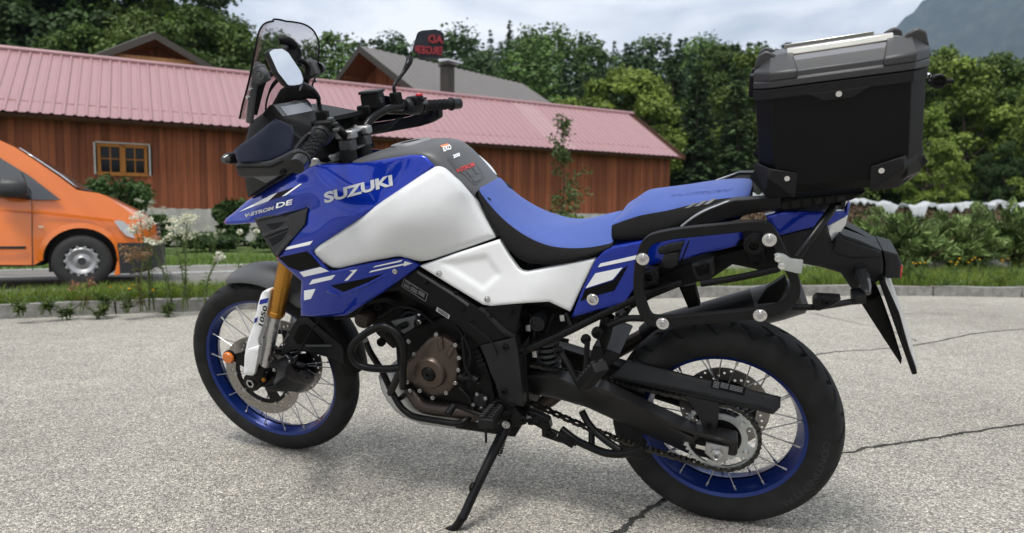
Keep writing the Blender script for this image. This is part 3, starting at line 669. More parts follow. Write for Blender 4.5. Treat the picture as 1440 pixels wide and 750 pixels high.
# the wood on the slope: one mass
def small_crown(kind, seed):
    if kind == 'c': return crown_conifer(seed, 16, 3.2, .6, layers=26, per=11, npl=13, leaf=.32)
    return crown_broad(seed, 14, 4.6, .8, nl=64, npl=64, leaf=.27)
SCR = [small_crown('c', 20 + i) for i in range(3)] + [small_crown('b', 30 + i) for i in range(3)]
FV, FT = [], []; rf_ = np.random.default_rng(5)
tints = [np.array([.022, .042, .018]), np.array([.028, .050, .018]), np.array([.040, .070, .018]), np.array([.055, .088, .022]), np.array([.034, .060, .02])]
def sky_line(u): return np.interp(u, [-400, 300, 440, 600, 700, 800, 1000, 1100, 1250, 1320, 1500, 1900], [20, 40, 56, 50, 48, 47, 55, 62, 85, 100, 105, 100])
for row, dep in enumerate((64, 74, 84, 95, 106, 118)):
    u = -160 + rf_.uniform(0, 30)
    while u < 1620:
        p = at_depth(u, 310, dep + rf_.uniform(-4, 4)); z = hill(p.x, p.y); kk = rf_.choice([0, 1, 2, 0, 1, 2, 3, 4, 5] if row < 4 else [0, 1, 2, 0, 1, 2, 0, 1, 2, 4]); V, T = SCR[kk]; H0 = 16 if kk < 3 else 14
        want = at_depth(u, sky_line(u) + rf_.uniform(-14, 13), p.y).z - z; h = rf_.uniform(12, 17.5)
        h = min(h, want) if row < 5 else want
        if row >= 5: h = min(max(h, 9), 26)
        if h > 4:
            s = h / H0; a = rf_.uniform(0, 6.28); c, sn = np.cos(a), np.sin(a); Q = V.copy(); x, y = Q[..., 0] * c - Q[..., 1] * sn, Q[..., 0] * sn + Q[..., 1] * c
            w = rf_.uniform(.9, 1.25); Q = np.stack([x * s * w + p.x, y * s * w + p.y, Q[..., 2] * s + z - .3], -1); FV.append(Q)
            FT.append(1.9 * T * (tints[rf_.integers(0, 2)] if kk < 3 else tints[rf_.integers(1, 5)]) * rf_.uniform(.8, 1.2))
        u += rf_.uniform(.6, .95) * (5.4 if kk >= 3 else 4.2) * FPX / dep
m_forest = foliage_mat('forest_foliage', (1, 1, 1), (1, 1, 1), .7, tl=.15)
fo = link(bpy.data.objects.new('forest', quads_mesh('forest', np.concatenate(FV), np.concatenate(FT), m_forest))); tag(fo, 'mixed green wood covering the slope behind the buildings', 'forest', kind='stuff')

# shrubs against the barn, young tree, ivy
def shrub_mesh(seed, rx, ry, h, n=5200, leaf=.085):
    rg = np.random.default_rng(seed); Vs, Ts = [], []
    for i in range(26):
        th, t = rg.uniform(0, 6.28), rg.uniform(0, 1); c = np.array([rx * .75 * math.sqrt(rg.uniform(0, 1)) * np.cos(th), ry * .75 * np.sin(th), h * (.2 + .62 * t)]); k = n // 26; d = rg.normal(size=(k, 3)); d /= np.linalg.norm(d, axis=1, keepdims=True)
        C = c + d * np.array([rx, ry, h * .42]) * .36 * rg.uniform(.5, 1.15, (k, 1)); C[:, 2] = np.maximum(C[:, 2], .03)
        Vs.append(leaf_quads(C, d + rg.normal(size=(k, 3)) * .6 + [0, 0, .4], leaf * rg.uniform(.6, 1.3, k), rg)); Ts.append(np.ones((k, 3)) * rg.uniform(.65, 1.3) * rg.uniform(.75, 1.25, (k, 1)))
    return np.concatenate(Vs), np.concatenate(Ts)
def shrub(u0, u1, vtop, dep, seed, label, m=None, group=None, base=0.0):
    a, b = at_depth(u0, 310, dep), at_depth(u1, 310, dep); w = (b.x - a.x) / 2; h = at_depth((u0 + u1) / 2, vtop, dep).z - base
    o = empty('shrub', ((a.x + b.x) / 2, dep, base), 0, label, 'shrub', group); V, T = shrub_mesh(seed, w, w * .7, h); link(bpy.data.objects.new('foliage', quads_mesh('foliage', V, T, m or m_shrub)), o)
    g = G(); rg = random.Random(seed)
    for i in range(5): g.tube([(0, 0, -.1), (rg.uniform(-w, w) * .3, rg.uniform(-.2, .2), h * .35), (rg.uniform(-w, w) * .6, rg.uniform(-.3, .3), h * .75)], [.03, .02, .008], 6)
    g.out('stems', m_bark, o); return o
shrub(122, 216, 238, 18.6, 1, 'rounded dark green shrub growing below the barn window')
shrub(196, 240, 300, 17.5, 2, 'small leafy shrub in front of the white barn plinth beside the van nose')
shrub(300, 348, 275, 20.5, 3, 'green shrub against the barn plinth behind the fairing beak')
shrub(238, 345, 326, 19.0, 4, 'long low hedge-like shrub along the foot of the barn plinth', m_leaf_d)
shrub(335, 470, 318, 19.5, 9, 'low shrub along the barn plinth hidden mostly behind the motorcycle tank', m_leaf_d)
def young_tree():
    p = at_depth(790, 310, 21.0); o = empty('young_tree', (p.x, p.y, 0), 0, 'slim young tree with sparse leaves in front of the barn wall', 'tree'); rg = np.random.default_rng(3); Vs, Ts = [], []; g = G(); H = at_depth(790, 158, 21).z
    g.tube([(0, 0, -.1), (.05, 0, H * .4), (.0, 0, H)], [.035, .025, .006], 7, 4)
    for i in range(30):
        z = H * rg.uniform(.12, .97); a = rg.uniform(0, 6.28); L_ = (.85 if z < H * .5 else .38) * rg.uniform(.5, 1); e = Vector((math.cos(a) * L_, math.sin(a) * L_ * .7, z + L_ * .5)); g.tube([(0.02, 0, z), (e.x * .6, e.y * .6, z + L_ * .2), e], [.009, .006, .003], 5); k = 46; t = rg.uniform(.2, 1.05, k)
        C = np.stack([e.x * t, e.y * t, z + L_ * .5 * t], 1) + rg.normal(size=(k, 3)) * .10; Vs.append(leaf_quads(C, rg.normal(size=(k, 3)) + [0, 0, .5], .075 * rg.uniform(.6, 1.3, k), rg)); Ts.append(np.ones((k, 3)) * rg.uniform(.7, 1.25, (k, 1)))
    link(bpy.data.objects.new('crown', quads_mesh('crown', np.concatenate(Vs), np.concatenate(Ts), foliage_mat('young_leaves', (.075, .11, .035), (.075, .11, .035)))), o); g.out('trunk', m_bark, o)
young_tree()
shrub(745, 830, 300, 20.6, 6, 'low plants round the foot of the slim young tree', m_leaf)

# junipers on the right-hand verge
def juniper_mesh(seed, rx, ry, h):
    rg = np.random.default_rng(seed); Vs, Ts = [], []
    for i in range(170):
        th = rg.uniform(0, 6.28); el = rg.uniform(.0, 1.0); L_ = rg.uniform(.5, 1.12); e = np.array([np.cos(th) * rx * (1 - el * .45), np.sin(th) * ry * (1 - el * .45), h * (.25 + .75 * el)]) * L_; k = 64; t = rg.uniform(.35, 1, k)
        arch = np.stack([e[0] * t, e[1] * t, e[2] * np.sin(t * 1.9) / math.sin(1.9)], 1); side = np.cross(e / np.linalg.norm(e), [0, 0, 1]); s = rg.normal(size=(k, 1)) * .085 * (1.25 - t[:, None])
        C = arch + side * s + rg.normal(size=(k, 3)) * .028; N_ = np.tile([0, 0, 1.0], (k, 1)) + rg.normal(size=(k, 3)) * .55
        a = e / np.linalg.norm(e) + rg.normal(size=(k, 3)) * .45 + side * np.sign(s) * .5; a /= np.linalg.norm(a, axis=1, keepdims=True); b = np.cross(N_, a); b /= np.linalg.norm(b, axis=1, keepdims=True) + 1e-9; sz = rg.uniform(.05, .10, (k, 1))
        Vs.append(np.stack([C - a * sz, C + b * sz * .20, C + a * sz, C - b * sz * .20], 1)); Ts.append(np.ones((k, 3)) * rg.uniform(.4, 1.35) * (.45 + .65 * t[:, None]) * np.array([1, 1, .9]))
    return np.concatenate(Vs), np.concatenate(Ts)
for i, (u, v, h_px, wpx, lab) in enumerate([(1262, 381, 297, 82, 'broad grey-green juniper shrub behind the number plate'), (1345, 379, 304, 70, 'juniper shrub with drooping tips beside pale stones'), (1408, 378, 286, 66, 'tall dark green juniper shrub above the gnarled roots'), (1470, 376, 298, 60, 'juniper shrub next to the tall dark one at the road side'), (1205, 379, 316, 48, 'low juniper shrub behind the tail of the motorcycle')]):
    p = ground(u, v, .05); h = at_depth(u, h_px, p.y).z - .05; w = wpx * p.y / FPX
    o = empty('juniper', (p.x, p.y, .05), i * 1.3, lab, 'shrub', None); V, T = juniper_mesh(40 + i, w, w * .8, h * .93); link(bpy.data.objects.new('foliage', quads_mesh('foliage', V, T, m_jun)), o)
    g = G(); rg = random.Random(i)
    for k in range(14):
        a = rg.uniform(0, 6.28); L_ = rg.uniform(.4, .8); g.tube([(0, 0, -.05), (math.cos(a) * w * L_ * .5, math.sin(a) * w * L_ * .5, h * .12 + rg.uniform(0, .1)), (math.cos(a) * w * L_, math.sin(a) * w * L_, h * rg.uniform(.3, .6))], [.035, .025, .008], 6, 4)
    g.out('branches', earthy('juniper_bark%d' % i, [(.3, (.05, .03, .02)), (.7, (.12, .075, .05))], 9) if i == 0 else bpy.data.materials['juniper_bark0'], o)
m_stone = earthy('pale_stone', [(.3, (.42, .42, .41)), (.7, (.62, .62, .6))], 9, .85, .5)
def rock(u, v, w, h, seed, label):
    p = ground(u, v, .08); bm = bmesh.new(); bmesh.ops.create_icosphere(bm, subdivisions=3, radius=1)
    for q in bm.verts:
        q.co *= 1 + .25 * mnoise.noise(q.co * 1.4 + Vector((seed, 0, 0))); q.co.z = max(-.5, min(.62, q.co.z)); q.co = Vector((q.co.x * w, q.co.y * w * .6, (q.co.z + .45) * h))
    me = bpy.data.meshes.new('stone'); bm.to_mesh(me); bm.free(); me.materials.append(m_stone)
    for f in me.polygons: f.use_smooth = False
    o = link(bpy.data.objects.new('stone', me)); o.location = p; tag(o, label, 'stone', 'pale stones under the junipers')
for i, (u, v, w, h) in enumerate([(1402, 376, .26, .17), (1355, 377, .13, .12), (1318, 377, .18, .18), (1302, 378, .10, .14), (1425, 366, .2, .12)]): rock(u, v, w, h, i * 3.3, ['largest pale flat-topped stone under the tall dark juniper', 'small pale stone beside the juniper with drooping tips', 'tall pale stone between two junipers', 'smallest pale stone behind the yellow flowers', 'pale stone lying back among the gnarled juniper roots'][i])

# firewood stack with its white tarpaulin, beyond the road
WA, WBp = RO + rd * 0, RO
def far_pt(u, n):
    d = ray(u, 330); d = Vector((d.x, d.y, 0)); t = ((RO + rn * n) - Vector((0, 0, 0))).dot(rn) / d.dot(rn); return d * t
wn_ = FAR_E + 2.6; wa, wb_ = far_pt(940, wn_), far_pt(1330, wn_); wlen = 30.0
wd_ang = RA; ws_ = empty('firewood_stack', (wa.x, wa.y, -.05), wd_ang, 'long stack of brown split firewood beyond the road', 'firewood'); ws_len = (wb_ - wa).length + 22
hst = lambda x: at_depth(1000, 274, wa.y).z + .06 * math.sin(x * .9) + .12 * math.sin(x * .37)
m_log = wood('split_log', [(.25, (.055, .035, .022)), (.55, (.13, .085, .055)), (.8, (.22, .15, .10))], .3, (6, 6, 6))
lm = []
rg = random.Random(11); LV, LF = [], []
g = G(); x = 0
while x < ws_len:
    z = .08; H = hst(x) - .05
    while z < H:
        r = rg.uniform(.07, .13); n = rg.choice((3, 4, 5)); a0 = rg.uniform(0, 6.28); y = rg.uniform(-.05, .05)
        O = [Vector((x + rg.uniform(-.02, .02) + r * math.cos(a0 + 6.283 * k / n), y, z + r * math.sin(a0 + 6.283 * k / n))) for k in range(n)]
        g.prism(O, (0, .45, 0)); z += r * 1.55
    x += .175
o = g.out('split_log', m_log, ws_, sharp=None); o['kind'] = 'stuff'
G().box((ws_len / 2, .45, .65), (ws_len, .5, 1.3)).out('log_core', m_bark, ws_)
V, F = [], []; nx = int(ws_len / .12)
for i in range(nx + 1):
    x = i * .12; H = hst(x)
    for j, (y, dz_) in enumerate(((-.12, -.17), (-.12, -.12), (-.10, -.05), (-.03, .0), (.2, .03), (.5, .02), (.62, -.3))):
        w = .10 * mnoise.noise((x * 1.1, j * .6, 1)) + .05 * mnoise.noise((x * 3.1, j * .9, 5)); dr = max(-.26, min(.19, .6 * (mnoise.noise((x * 1.1, 2, 0)) + .7 * mnoise.noise((x * 2.9, 4, 0))))) if j < 2 else 0
        V.append((x, y + w * .5, H + dz_ + w + dr + ((.34 * max(0, mnoise.noise((x * .8, 9, 0)) - .08) + .10 * abs(mnoise.noise((x * 2.4, 3, 0)))) if j in (2, 3, 4) else 0)))
    if i:
        for j in range(6): k = i * 7 + j; F.append([k - 7, k - 6, k + 1, k])
tp = ob('tarpaulin', V, F, mat('white_tarpaulin', (.37, .385, .40), .5, var=.12, vscale=3), None, sharp=60); tp.location = (wa.x, wa.y, -.05); tp.rotation_euler = (0, 0, wd_ang); tag(tp, 'crumpled white tarpaulin covering the top of the firewood stack', 'tarpaulin')
so = tp.modifiers.new('solid', 'SOLIDIFY'); so.thickness = .012

# mountain far behind, hazed by the air
m_mount = earthy('mountain_forest', [(.25, (.008, .014, .010)), (.5, (.022, .034, .02)), (.75, (.06, .07, .055))], .02, .95, 0, 10)
def mheight(x, y):
    ridge = 1250 - .80 * max(0, 2200 - x) - .30 * max(0, x - 2400) - .9 * abs(y - 3000) * .62
    n = 150 * mnoise.fractal((x * .0024, y * .0024, 3), 1, 2, 5) + 45 * mnoise.fractal((x * .011, y * .011, 8), 1, 2, 4); return max(-10, ridge + n)
g = G(); g.grid([[Vector((x, y, mheight(x, y))) for x in np.linspace(600, 4200, 100)] for y in np.linspace(1500, 4600, 70)]); tag(g.out('mountain', m_mount, sharp=180, fix=False), kind='structure')
def mh2(x, y): return max(-10, 640 - .0016 * (x - 1010) ** 2 * .9 - .5 * abs(y - 2600) + 40 * mnoise.fractal((x * .004, y * .004, 5), 1, 2, 4))
# ================================================================== motorcycle
blue = mat('blue_paint', (.001, .022, .31), .28, .55, coat=.85, coatr=.03, var=.05, vscale=6, spec=.2)
white = mat('white_paint', (.60, .61, .62), .34, 0, coat=.8, coatr=.06, var=.015, vscale=8)
white_m = mat('white_plastic', (.76, .77, .78), .38, 0, coat=.25, coatr=.2, var=.02, vscale=10)
blk = mat('black_plastic', (.006, .006, .0065), .5, spec=.14, var=.18, vscale=14, bump=.12, bscale=700)
blk2 = mat('charcoal_plastic', (.015, .0155, .0165), .46, spec=.2, var=.12, vscale=12, bump=.15, bscale=900)
gry = mat('grey_plastic', (.072, .074, .078), .42, spec=.4, var=.06, vscale=12, bump=.1, bscale=900)
bmet = mat('black_metal', (.0065, .0065, .007), .32, .15, spec=.2, var=.15, vscale=20, rvar=.08)
dark = mat('dark_engine_metal', (.007, .007, .0075), .42, .2, spec=.16, var=.3, vscale=25, rvar=.1)
rub = mat('tyre_rubber', (.018, .018, .0185), .6, var=.3, vscale=18, bump=.1, bscale=300, spec=.14)
grip_m = mat('grip_rubber', (.008, .008, .0085), .55, spec=.2, var=.2, vscale=60)
bronze = mat('bronze_cover', (.085, .064, .052), .36, .6, var=.1, vscale=15, rvar=.06)
gold = mat('gold_anodised', (.52, .25, .045), .3, .85, var=.05, vscale=20, rvar=.05)
steel = mat('steel', (.55, .55, .56), .3, 1, var=.08, vscale=40, rvar=.08)
chrome = mat('bright_bolt', (.75, .75, .75), .16, 1)
alu = mat('cast_aluminium', (.42, .42, .42), .42, .85, var=.07, vscale=40)
skid_m = mat('skid_aluminium', (.50, .51, .52), .4, .8, var=.08, vscale=10)
disc_m = mat('disc_steel', (.32, .30, .28), .34, .95, var=.08, vscale=50)
zinc = mat('zinc_plate', (.50, .53, .53), .38, .75, var=.05, vscale=25)
rimblue = mat('blue_anodised_rim', (.004, .022, .155), .3, .5, coat=.25, coatr=.1, var=.06, vscale=12)
seatb = mat('blue_seat_cover', (.036, .076, .305), .68, var=.05, vscale=25, bump=.25, bscale=900, sheen=.15)
seatk = mat('black_seat_cover', (.011, .011, .0115), .75, spec=.12, var=.2, vscale=160, bump=.5, bscale=700)
navy = mat('navy_guard', (.0008, .0015, .010), .32, 0, coat=.03, coatr=.05, spec=.06)
lens = mat('clear_lens', (.75, .76, .77), .06, .35, coat=1)
redl = mat('red_reflector', (.5, .012, .01), .2, coat=1)
amber = mat('amber_reflector', (.62, .15, .01), .22, coat=1, bump=.5, bscale=260)
silver_d = mat('silver_print', (.45, .46, .48), .35, .4)
white_d = mat('white_print', (.78, .79, .8), .35)
black_d = mat('print_and_shade_black', (.003, .003, .0033), .5, spec=.1)  # print, and also the shade painted into openings and slots
label_d = mat('label_print', (.14, .14, .145), .5)
lens_s = mat('smoked_lens', (.05, .05, .052), .12, .2, coat=.5)
plate_m = mat('plate_white', (.5, .5, .49), .4, var=.2, vscale=60)
grey_d = mat('grey_print', (.05, .05, .052), .45)
red_d = mat('red_print', (.55, .03, .03), .45)
orange_d = mat('orange_print', (.75, .2, .06), .45)
mirror_m = mat('mirror_glass', (.62, .66, .71), .01, 1)
screen_m = mat('display_glass', (.05, .053, .06), .12, coat=1, coatr=.03)
header_m = mat('exhaust_header', (.060, .046, .041), .42, .7, var=.2, vscale=12)
muf = mat('muffler_black', (.008, .008, .0085), .42, .1, spec=.25, var=.1)
red_b = mat('red_button', (.6, .03, .035), .4)
smoke = bpy.data.materials.new('smoked_screen'); smoke.use_nodes = True
_t = smoke.node_tree; _t.nodes.clear()
_o = _t.nodes.new('ShaderNodeOutputMaterial'); _tr = _t.nodes.new('ShaderNodeBsdfTransparent'); _tr.inputs['Color'].default_value = (.84, .825, .83, 1)
_gl = _t.nodes.new('ShaderNodeBsdfGlossy'); _gl.inputs['Roughness'].default_value = .03
_fr = _t.nodes.new('ShaderNodeLayerWeight'); _fr.inputs['Blend'].default_value = .5; _pw = _t.nodes.new('ShaderNodeMath'); _pw.operation = 'POWER'; _pw.inputs[1].default_value = 4.0
_ma = _t.nodes.new('ShaderNodeMath'); _ma.operation = 'MULTIPLY_ADD'; _ma.inputs[1].default_value = .6; _ma.inputs[2].default_value = .03; _mx = _t.nodes.new('ShaderNodeMixShader')
_t.links.new(_fr.outputs['Facing'], _pw.inputs[0]); _t.links.new(_pw.outputs[0], _ma.inputs[0]); _t.links.new(_ma.outputs[0], _mx.inputs[0]); _t.links.new(_tr.outputs[0], _mx.inputs[1]); _t.links.new(_gl.outputs[0], _mx.inputs[2]); _t.links.new(_mx.outputs[0], _o.inputs['Surface'])

bike = empty('motorcycle', label='blue and white adventure motorcycle leaning on its side stand', cat='motorcycle')
bike.matrix_world = MB

def px_tube(name, pts, r, m, parent=bike, frame=FB, n=12, smooth=6, sides=(1,)):
    for s in sides:
        q = [frame.P(*p) for p in pts]
        if s < 0: q = [Vector((p.x, -p.y, p.z)) for p in q]
        o = G().tube(q, r, n, smooth).out(name, m, parent, S=frame.S, sharp=50)
    return o
def bolt(u, v, y, r, m=chrome, parent=bike, frame=FB, h=.006, name='bolt', sides=(1,), dome=True):
    c = frame.P(u, v, y)
    for s in sides:
        g = G(); c_ = Vector((c.x, s * c.y, c.z)); k = s
        g.lathe([(0.0001, k * h * .35), (r * .42, k * h * .35), (r * .46, k * h), (r * .72, k * h), (r * .8, k * h * .55), (r, k * h * .5), (r, -k * .004)], c_, n=18)
        o = g.out(name, m, parent, S=frame.S, sharp=30)
    return o
def slab(name, outline, y, thick, m, edge=.005, parent=bike, frame=FB, step=9, rc=0):
    return panel(name, outline, y, m, parent, edge=edge, thick=thick, frame=frame, step=step, rc=rc, sides=(1,))
def plate2d(outline, holes, y0, thick, pts=()):
    """flat plate in the local x-z plane with real holes"""
    V = [Vector((p[0], p[1])) for p in outline]; E = [(i, (i + 1) % len(outline)) for i in range(len(outline))]
    for h in holes:
        k = len(V); V += [Vector((p[0], p[1])) for p in h]; E += [(k + i, k + (i + 1) % len(h)) for i in range(len(h))]
    V2, _, F2 = delaunay_2d_cdt(V, E, [], 0, 1e-7)[:3]
    bb = [(min(p[0] for p in h), max(p[0] for p in h), min(p[1] for p in h), max(p[1] for p in h)) for h in holes]
    keep = []
    for f in F2:
        x, y = sum(V2[i].x for i in f) / 3, sum(V2[i].y for i in f) / 3
        if not pip(x, y, outline): continue
        if any(b[0] <= x <= b[1] and b[2] <= y <= b[3] and pip(x, y, h) for b, h in zip(bb, holes)): continue
        keep.append(list(f))
    n = len(V2); P3 = [Vector((q.x, y0, q.y)) for q in V2] + [Vector((q.x, y0 - thick, q.y)) for q in V2]
    es = set((a, b) for f in keep for a, b in zip(f, f[1:] + f[:1]))
    F = keep + [[i + n for i in f[::-1]] for f in keep] + [[b, a, a + n, b + n] for a, b in es if (b, a) not in es]
    return P3, F
def circ2(r, n, c=(0, 0), a0=0): return [(c[0] + r * math.cos(a0 + 2 * math.pi * i / n), c[1] + r * math.sin(a0 + 2 * math.pi * i / n)) for i in range(n)]

# ---------------------------------------------------------------- wheels
def tyre(name, R_, prof, groove, parent, nseg=720):
    pr = [Vector((a, b, 0)) for a, b in prof]; pr, _ = catmull(pr, [0] * len(pr), 7)
    full = [(p.x, p.y) for p in pr] + [(p.x, -p.y) for p in pr[::-1][1:]]
    V = []; n = len(full)
    for i in range(nseg):
        w = 2 * math.pi * i / nseg; c, s = math.cos(w), math.sin(w)
        for (r, y) in full:
            r2 = r - groove(w, y, r); V.append((r2 * c, y, r2 * s))
    F = [[i * n + j, ((i + 1) % nseg) * n + j, ((i + 1) % nseg) * n + j + 1, i * n + j + 1] for i in range(nseg) for j in range(n - 1)]
    return ob(name, V, F, rub, parent, sharp=60)
def slash(w, y, period, k, y0, y1, width, R_, depth, ph=0.0, bend=0.0):
    a = abs(y)
    if a < y0 or a > y1: return 0
    t = (w - ph - k * (a - y0) / R_ - (bend * max(0, a - (y0 + y1) / 2) / R_)) % period
    d = min(t, period - t) * R_
    return depth if d < width / 2 else (depth * .5 if d < width / 2 + .0016 else 0)
def rear_groove(w, y, r):
    if r < .292: return 0
    ph = 0 if y > 0 else math.pi / 20
    p = 2 * math.pi / 20
    return max(slash(w, y, p, 1.5, .010, .050, .0095, .32, .009, ph, -2.2), slash(w, y, p, 1.1, .030, .068, .0105, .32, .0095, ph + p * .47))
def front_groove(w, y, r):
    if r < .322: return 0
    ph = 0 if y > 0 else math.pi / 26
    p = 2 * math.pi / 26
    return max(slash(w, y, p, 1.9, .005, .036, .0065, .345, .007, ph), slash(w, y, p, 1.4, .020, .041, .0055, .345, .006, ph + p * .5))
_unit = None
def spoke_between(a, b, r, parent, m):
    global _unit
    if _unit is None: _unit = mesh('spoke', *(lambda g: (g.V, g.F))(G().tube([(0, 0, 0), (0, 0, 1)], 1, 7)), m, 50)
    o = link(bpy.data.objects.new('spoke', _unit), parent)
    d = b - a; q = d.to_track_quat('Z', 'Y').to_matrix().to_4x4()
    o.matrix_local = Matrix.Translation(a) @ q @ Matrix.Diagonal((r, r, d.length, 1)); return o
def wheel(name, R_, tprof, groove, rprof, nsp, hub, frame, c, rs, ys, rh, yh, twist):
    root = G(); root.lathe(hub, n=40); w = root.out(name, bmet, bike, sharp=35)
    w.matrix_local = frame.S @ Matrix.Translation(c)
    tyre('tyre', R_, tprof, groove, w)
    G().lathe(rprof, n=180, closed=True).out('rim', rimblue, w, sharp=35)
    nip = None
    for i in range(nsp):
        s = 1 if i % 2 else -1; t = 1 if (i // 2) % 2 else -1
        a = 2 * math.pi * i / nsp; b = a + t * twist
        p1 = Vector((rs * math.cos(a), s * ys, rs * math.sin(a))); p0 = Vector((rh * math.cos(b), s * yh, rh * math.sin(b)))
        o = spoke_between(p0, p1, .0019, w, steel)
        q = (p0 - p1).normalized()
        if nip is None: nip = mesh('nipple', *(lambda g: (g.V, g.F))(G().tube([(0, 0, 0), (0, 0, 1)], 1, 7)), steel, 50)
        n_ = link(bpy.data.objects.new('spoke_nipple', nip), w)
        n_.matrix_local = Matrix.Translation(p1 - q * .006) @ q.to_track_quat('Z', 'Y').to_matrix().to_4x4() @ Matrix.Diagonal((.0037, .0037, .02, 1))
    return w
def rim_prof(rf, hw, depth):
    h = [(rf, hw), (rf + .002, hw - .003), (rf - .003, hw - .006), (rf - .010, hw - .010), (rf - .012, hw - .022), (rf - depth + .006, 0.004)]
    o = h + [(r, -y) for r, y in h[::-1]]
    i_ = [(rf - depth, -.004), (rf - .020, -hw + .018), (rf - .014, -hw + .004), (rf - .004, -hw - .001)]
    return o + i_ + [(r, -y) for r, y in i_[::-1]]
RR_, RF_ = .321, .348
rw = wheel('rear_wheel', RR_, [(.222, .050), (.232, .0615), (.258, .073), (.283, .0745), (.300, .067), (.312, .050), (.319, .026), (.321, 0)], rear_groove,
           rim_prof(.231, .056, .030), 32, [(.0001, .085), (.04, .085), (.045, .06), (.052, .055), (.055, .045), (.034, .03), (.034, -.03), (.06, -.045), (.06, -.055), (.035, -.06), (.03, -.09), (.0001, -.09)],
           FB, Vector((0, 0, RR_)), .214, .038, .048, .048, .62)
fw = wheel('front_wheel', RF_, [(.274, .030), (.284, .0395), (.304, .0455), (.322, .044), (.335, .034), (.344, .018), (.348, 0)], front_groove,
           rim_prof(.281, .033, .026), 36, [(.0001, .075), (.02, .075), (.03, .07), (.045, .068), (.045, .055), (.028, .045), (.024, 0), (.028, -.045), (.045, -.055), (.045, -.068), (.02, -.075), (.0001, -.075)],
           FS, Vector((WB, 0, RF_)), .267, .020, .042, .05, .42)
def brake_disc(R_, r_, y, parent, holes=12, thick=.0045, m=disc_m):
    H = [circ2(r_, 60)]
    for i in range(holes * 4):
        a = 2 * math.pi * i / (holes * 4); k = (R_ - r_) * (.2 + .2 * (i % 4)); H.append(circ2(.0042, 7, ((r_ + k) * math.cos(a), (r_ + k) * math.sin(a))))
    return ob('brake_disc', *plate2d(circ2(R_, 96), H, y, thick), m, parent, sharp=30)
def carrier(R_, r_, y, parent, n=5, thick=.005, m=bmet):
    H = [circ2(r_ * .55, 30)]
    for i in range(n):
        a = 2 * math.pi * i / n; w = math.pi / n * .62
        H.append([(R_ * .86 * math.cos(a + t), R_ * .86 * math.sin(a + t)) for t in (-w, -w / 2, 0, w / 2, w)] + [(r_ * math.cos(a + t), r_ * math.sin(a + t)) for t in (w * .7, 0, -w * .7)])
    return ob('disc_carrier', *plate2d(circ2(R_, 60), H, y, thick), m, parent, sharp=30)
for s in (1, -1):
    brake_disc(.155, .112, s * .074 + .002, fw); carrier(.116, .05, s * .07 + .002, fw, 5)
    for i in range(10):
        a = 2 * math.pi * i / 10; G().lathe([(.0001, .004), (.006, .004), (.006, -.004), (.0001, -.004)], (.114 * math.cos(a), s * .076, .114 * math.sin(a)), n=10).out('disc_button', alu, fw)
brake_disc(.130, .088, -.068, rw, 10); carrier(.092, .045, -.064, rw, 5)
# rear sprocket and cush drive
def sprocket():
    T = 45; O = []
    for i in range(T):
        for k, r in ((0, .1005), (.28, .1065), (.5, .1065), (.78, .1005)): a = 2 * math.pi * (i + k) / T; O.append((r * math.cos(a), r * math.sin(a)))
    H = [circ2(.055, 40)]
    for i in range(5):
        a = 2 * math.pi * i / 5 + .5; w = .42
        H.append([(.093 * math.cos(a + t), .093 * math.sin(a + t)) for t in (-w, -w / 2, 0, w / 2, w)] + [(.073 * math.cos(a + t), .073 * math.sin(a + t)) for t in (w * .8, 0, -w * .8)])
    return ob('sprocket', *plate2d(O, H, .099, .007), zinc, rw, sharp=30)
def sidewall_text(txt, wheel_, r0, h, y, a_mid, per):
    V, F = text_mesh(txt, .02); x0 = min(v.x for v in V); x1 = max(v.x for v in V); y1 = max(v.y for v in V); sc = h / y1 * per
    out = [Vector(((r0 + v.y / y1 * h) * math.cos(a_mid + (v.x - (x0 + x1) / 2) * sc / r0), y, (r0 + v.y / y1 * h) * math.sin(a_mid + (v.x - (x0 + x1) / 2) * sc / r0))) for v in V]
    ob('sidewall_lettering', out, F, mat('moulded_letters', (.032, .032, .033), .6, spec=.2), wheel_, sharp=None, fix=False)
sidewall_text('CONTINENTAL', rw, .262, .017, .0752, R(205), 1.5)
sprocket()
G().lathe([(.03, .098), (.056, .100), (.062, .09), (.064, .06), (.05, .055)], n=40).out('sprocket_carrier', bmet, rw)
for i in range(5):
    a = 2 * math.pi * i / 5 + 1.13; G().lathe([(.0001, .108), (.007, .108), (.009, .1), (.009, .092)], (.078 * math.cos(a), 0, .078 * math.sin(a)), n=6).out('sprocket_nut', steel, rw, sharp=20)
# chain: rear sprocket arc, straight upper run, front sprocket, sagging lower run
def chain_path():
    c0 = Vector((0, 0, RR_)); fc = Vector((.600, 0, .446)); r0, r1 = .1035, .057; out = []
    a_top = math.radians(101); pts = []
    for i in range(60):
        a = math.radians(97) - math.radians(195) * 0 - 0
        break
    # rear arc, from the top run backwards round to the bottom run (through -x)
    for i in range(40):
        a = math.radians(82 + (277 - 82) * i / 39); pts.append(c0 + Vector((r0 * math.cos(a), 0, r0 * math.sin(a))))
    b0 = pts[-1]; b1 = fc + Vector((r1 * math.cos(math.radians(-80)), 0, r1 * math.sin(math.radians(-80))))
    for i in range(1, 40):
        t = i / 40; p = b0.lerp(b1, t); p.z -= .024 * math.sin(math.pi * t); pts.append(p)
    for i in range(20):
        a = math.radians(-80 + 175 * i / 19); pts.append(fc + Vector((r1 * math.cos(a), 0, r1 * math.sin(a))))
    pts.append(pts[0]); return pts
cp = chain_path(); cum = [0]
for a, b in zip(cp, cp[1:]): cum.append(cum[-1] + (b - a).length)
nl = int(cum[-1] / .015875 / 2) * 2
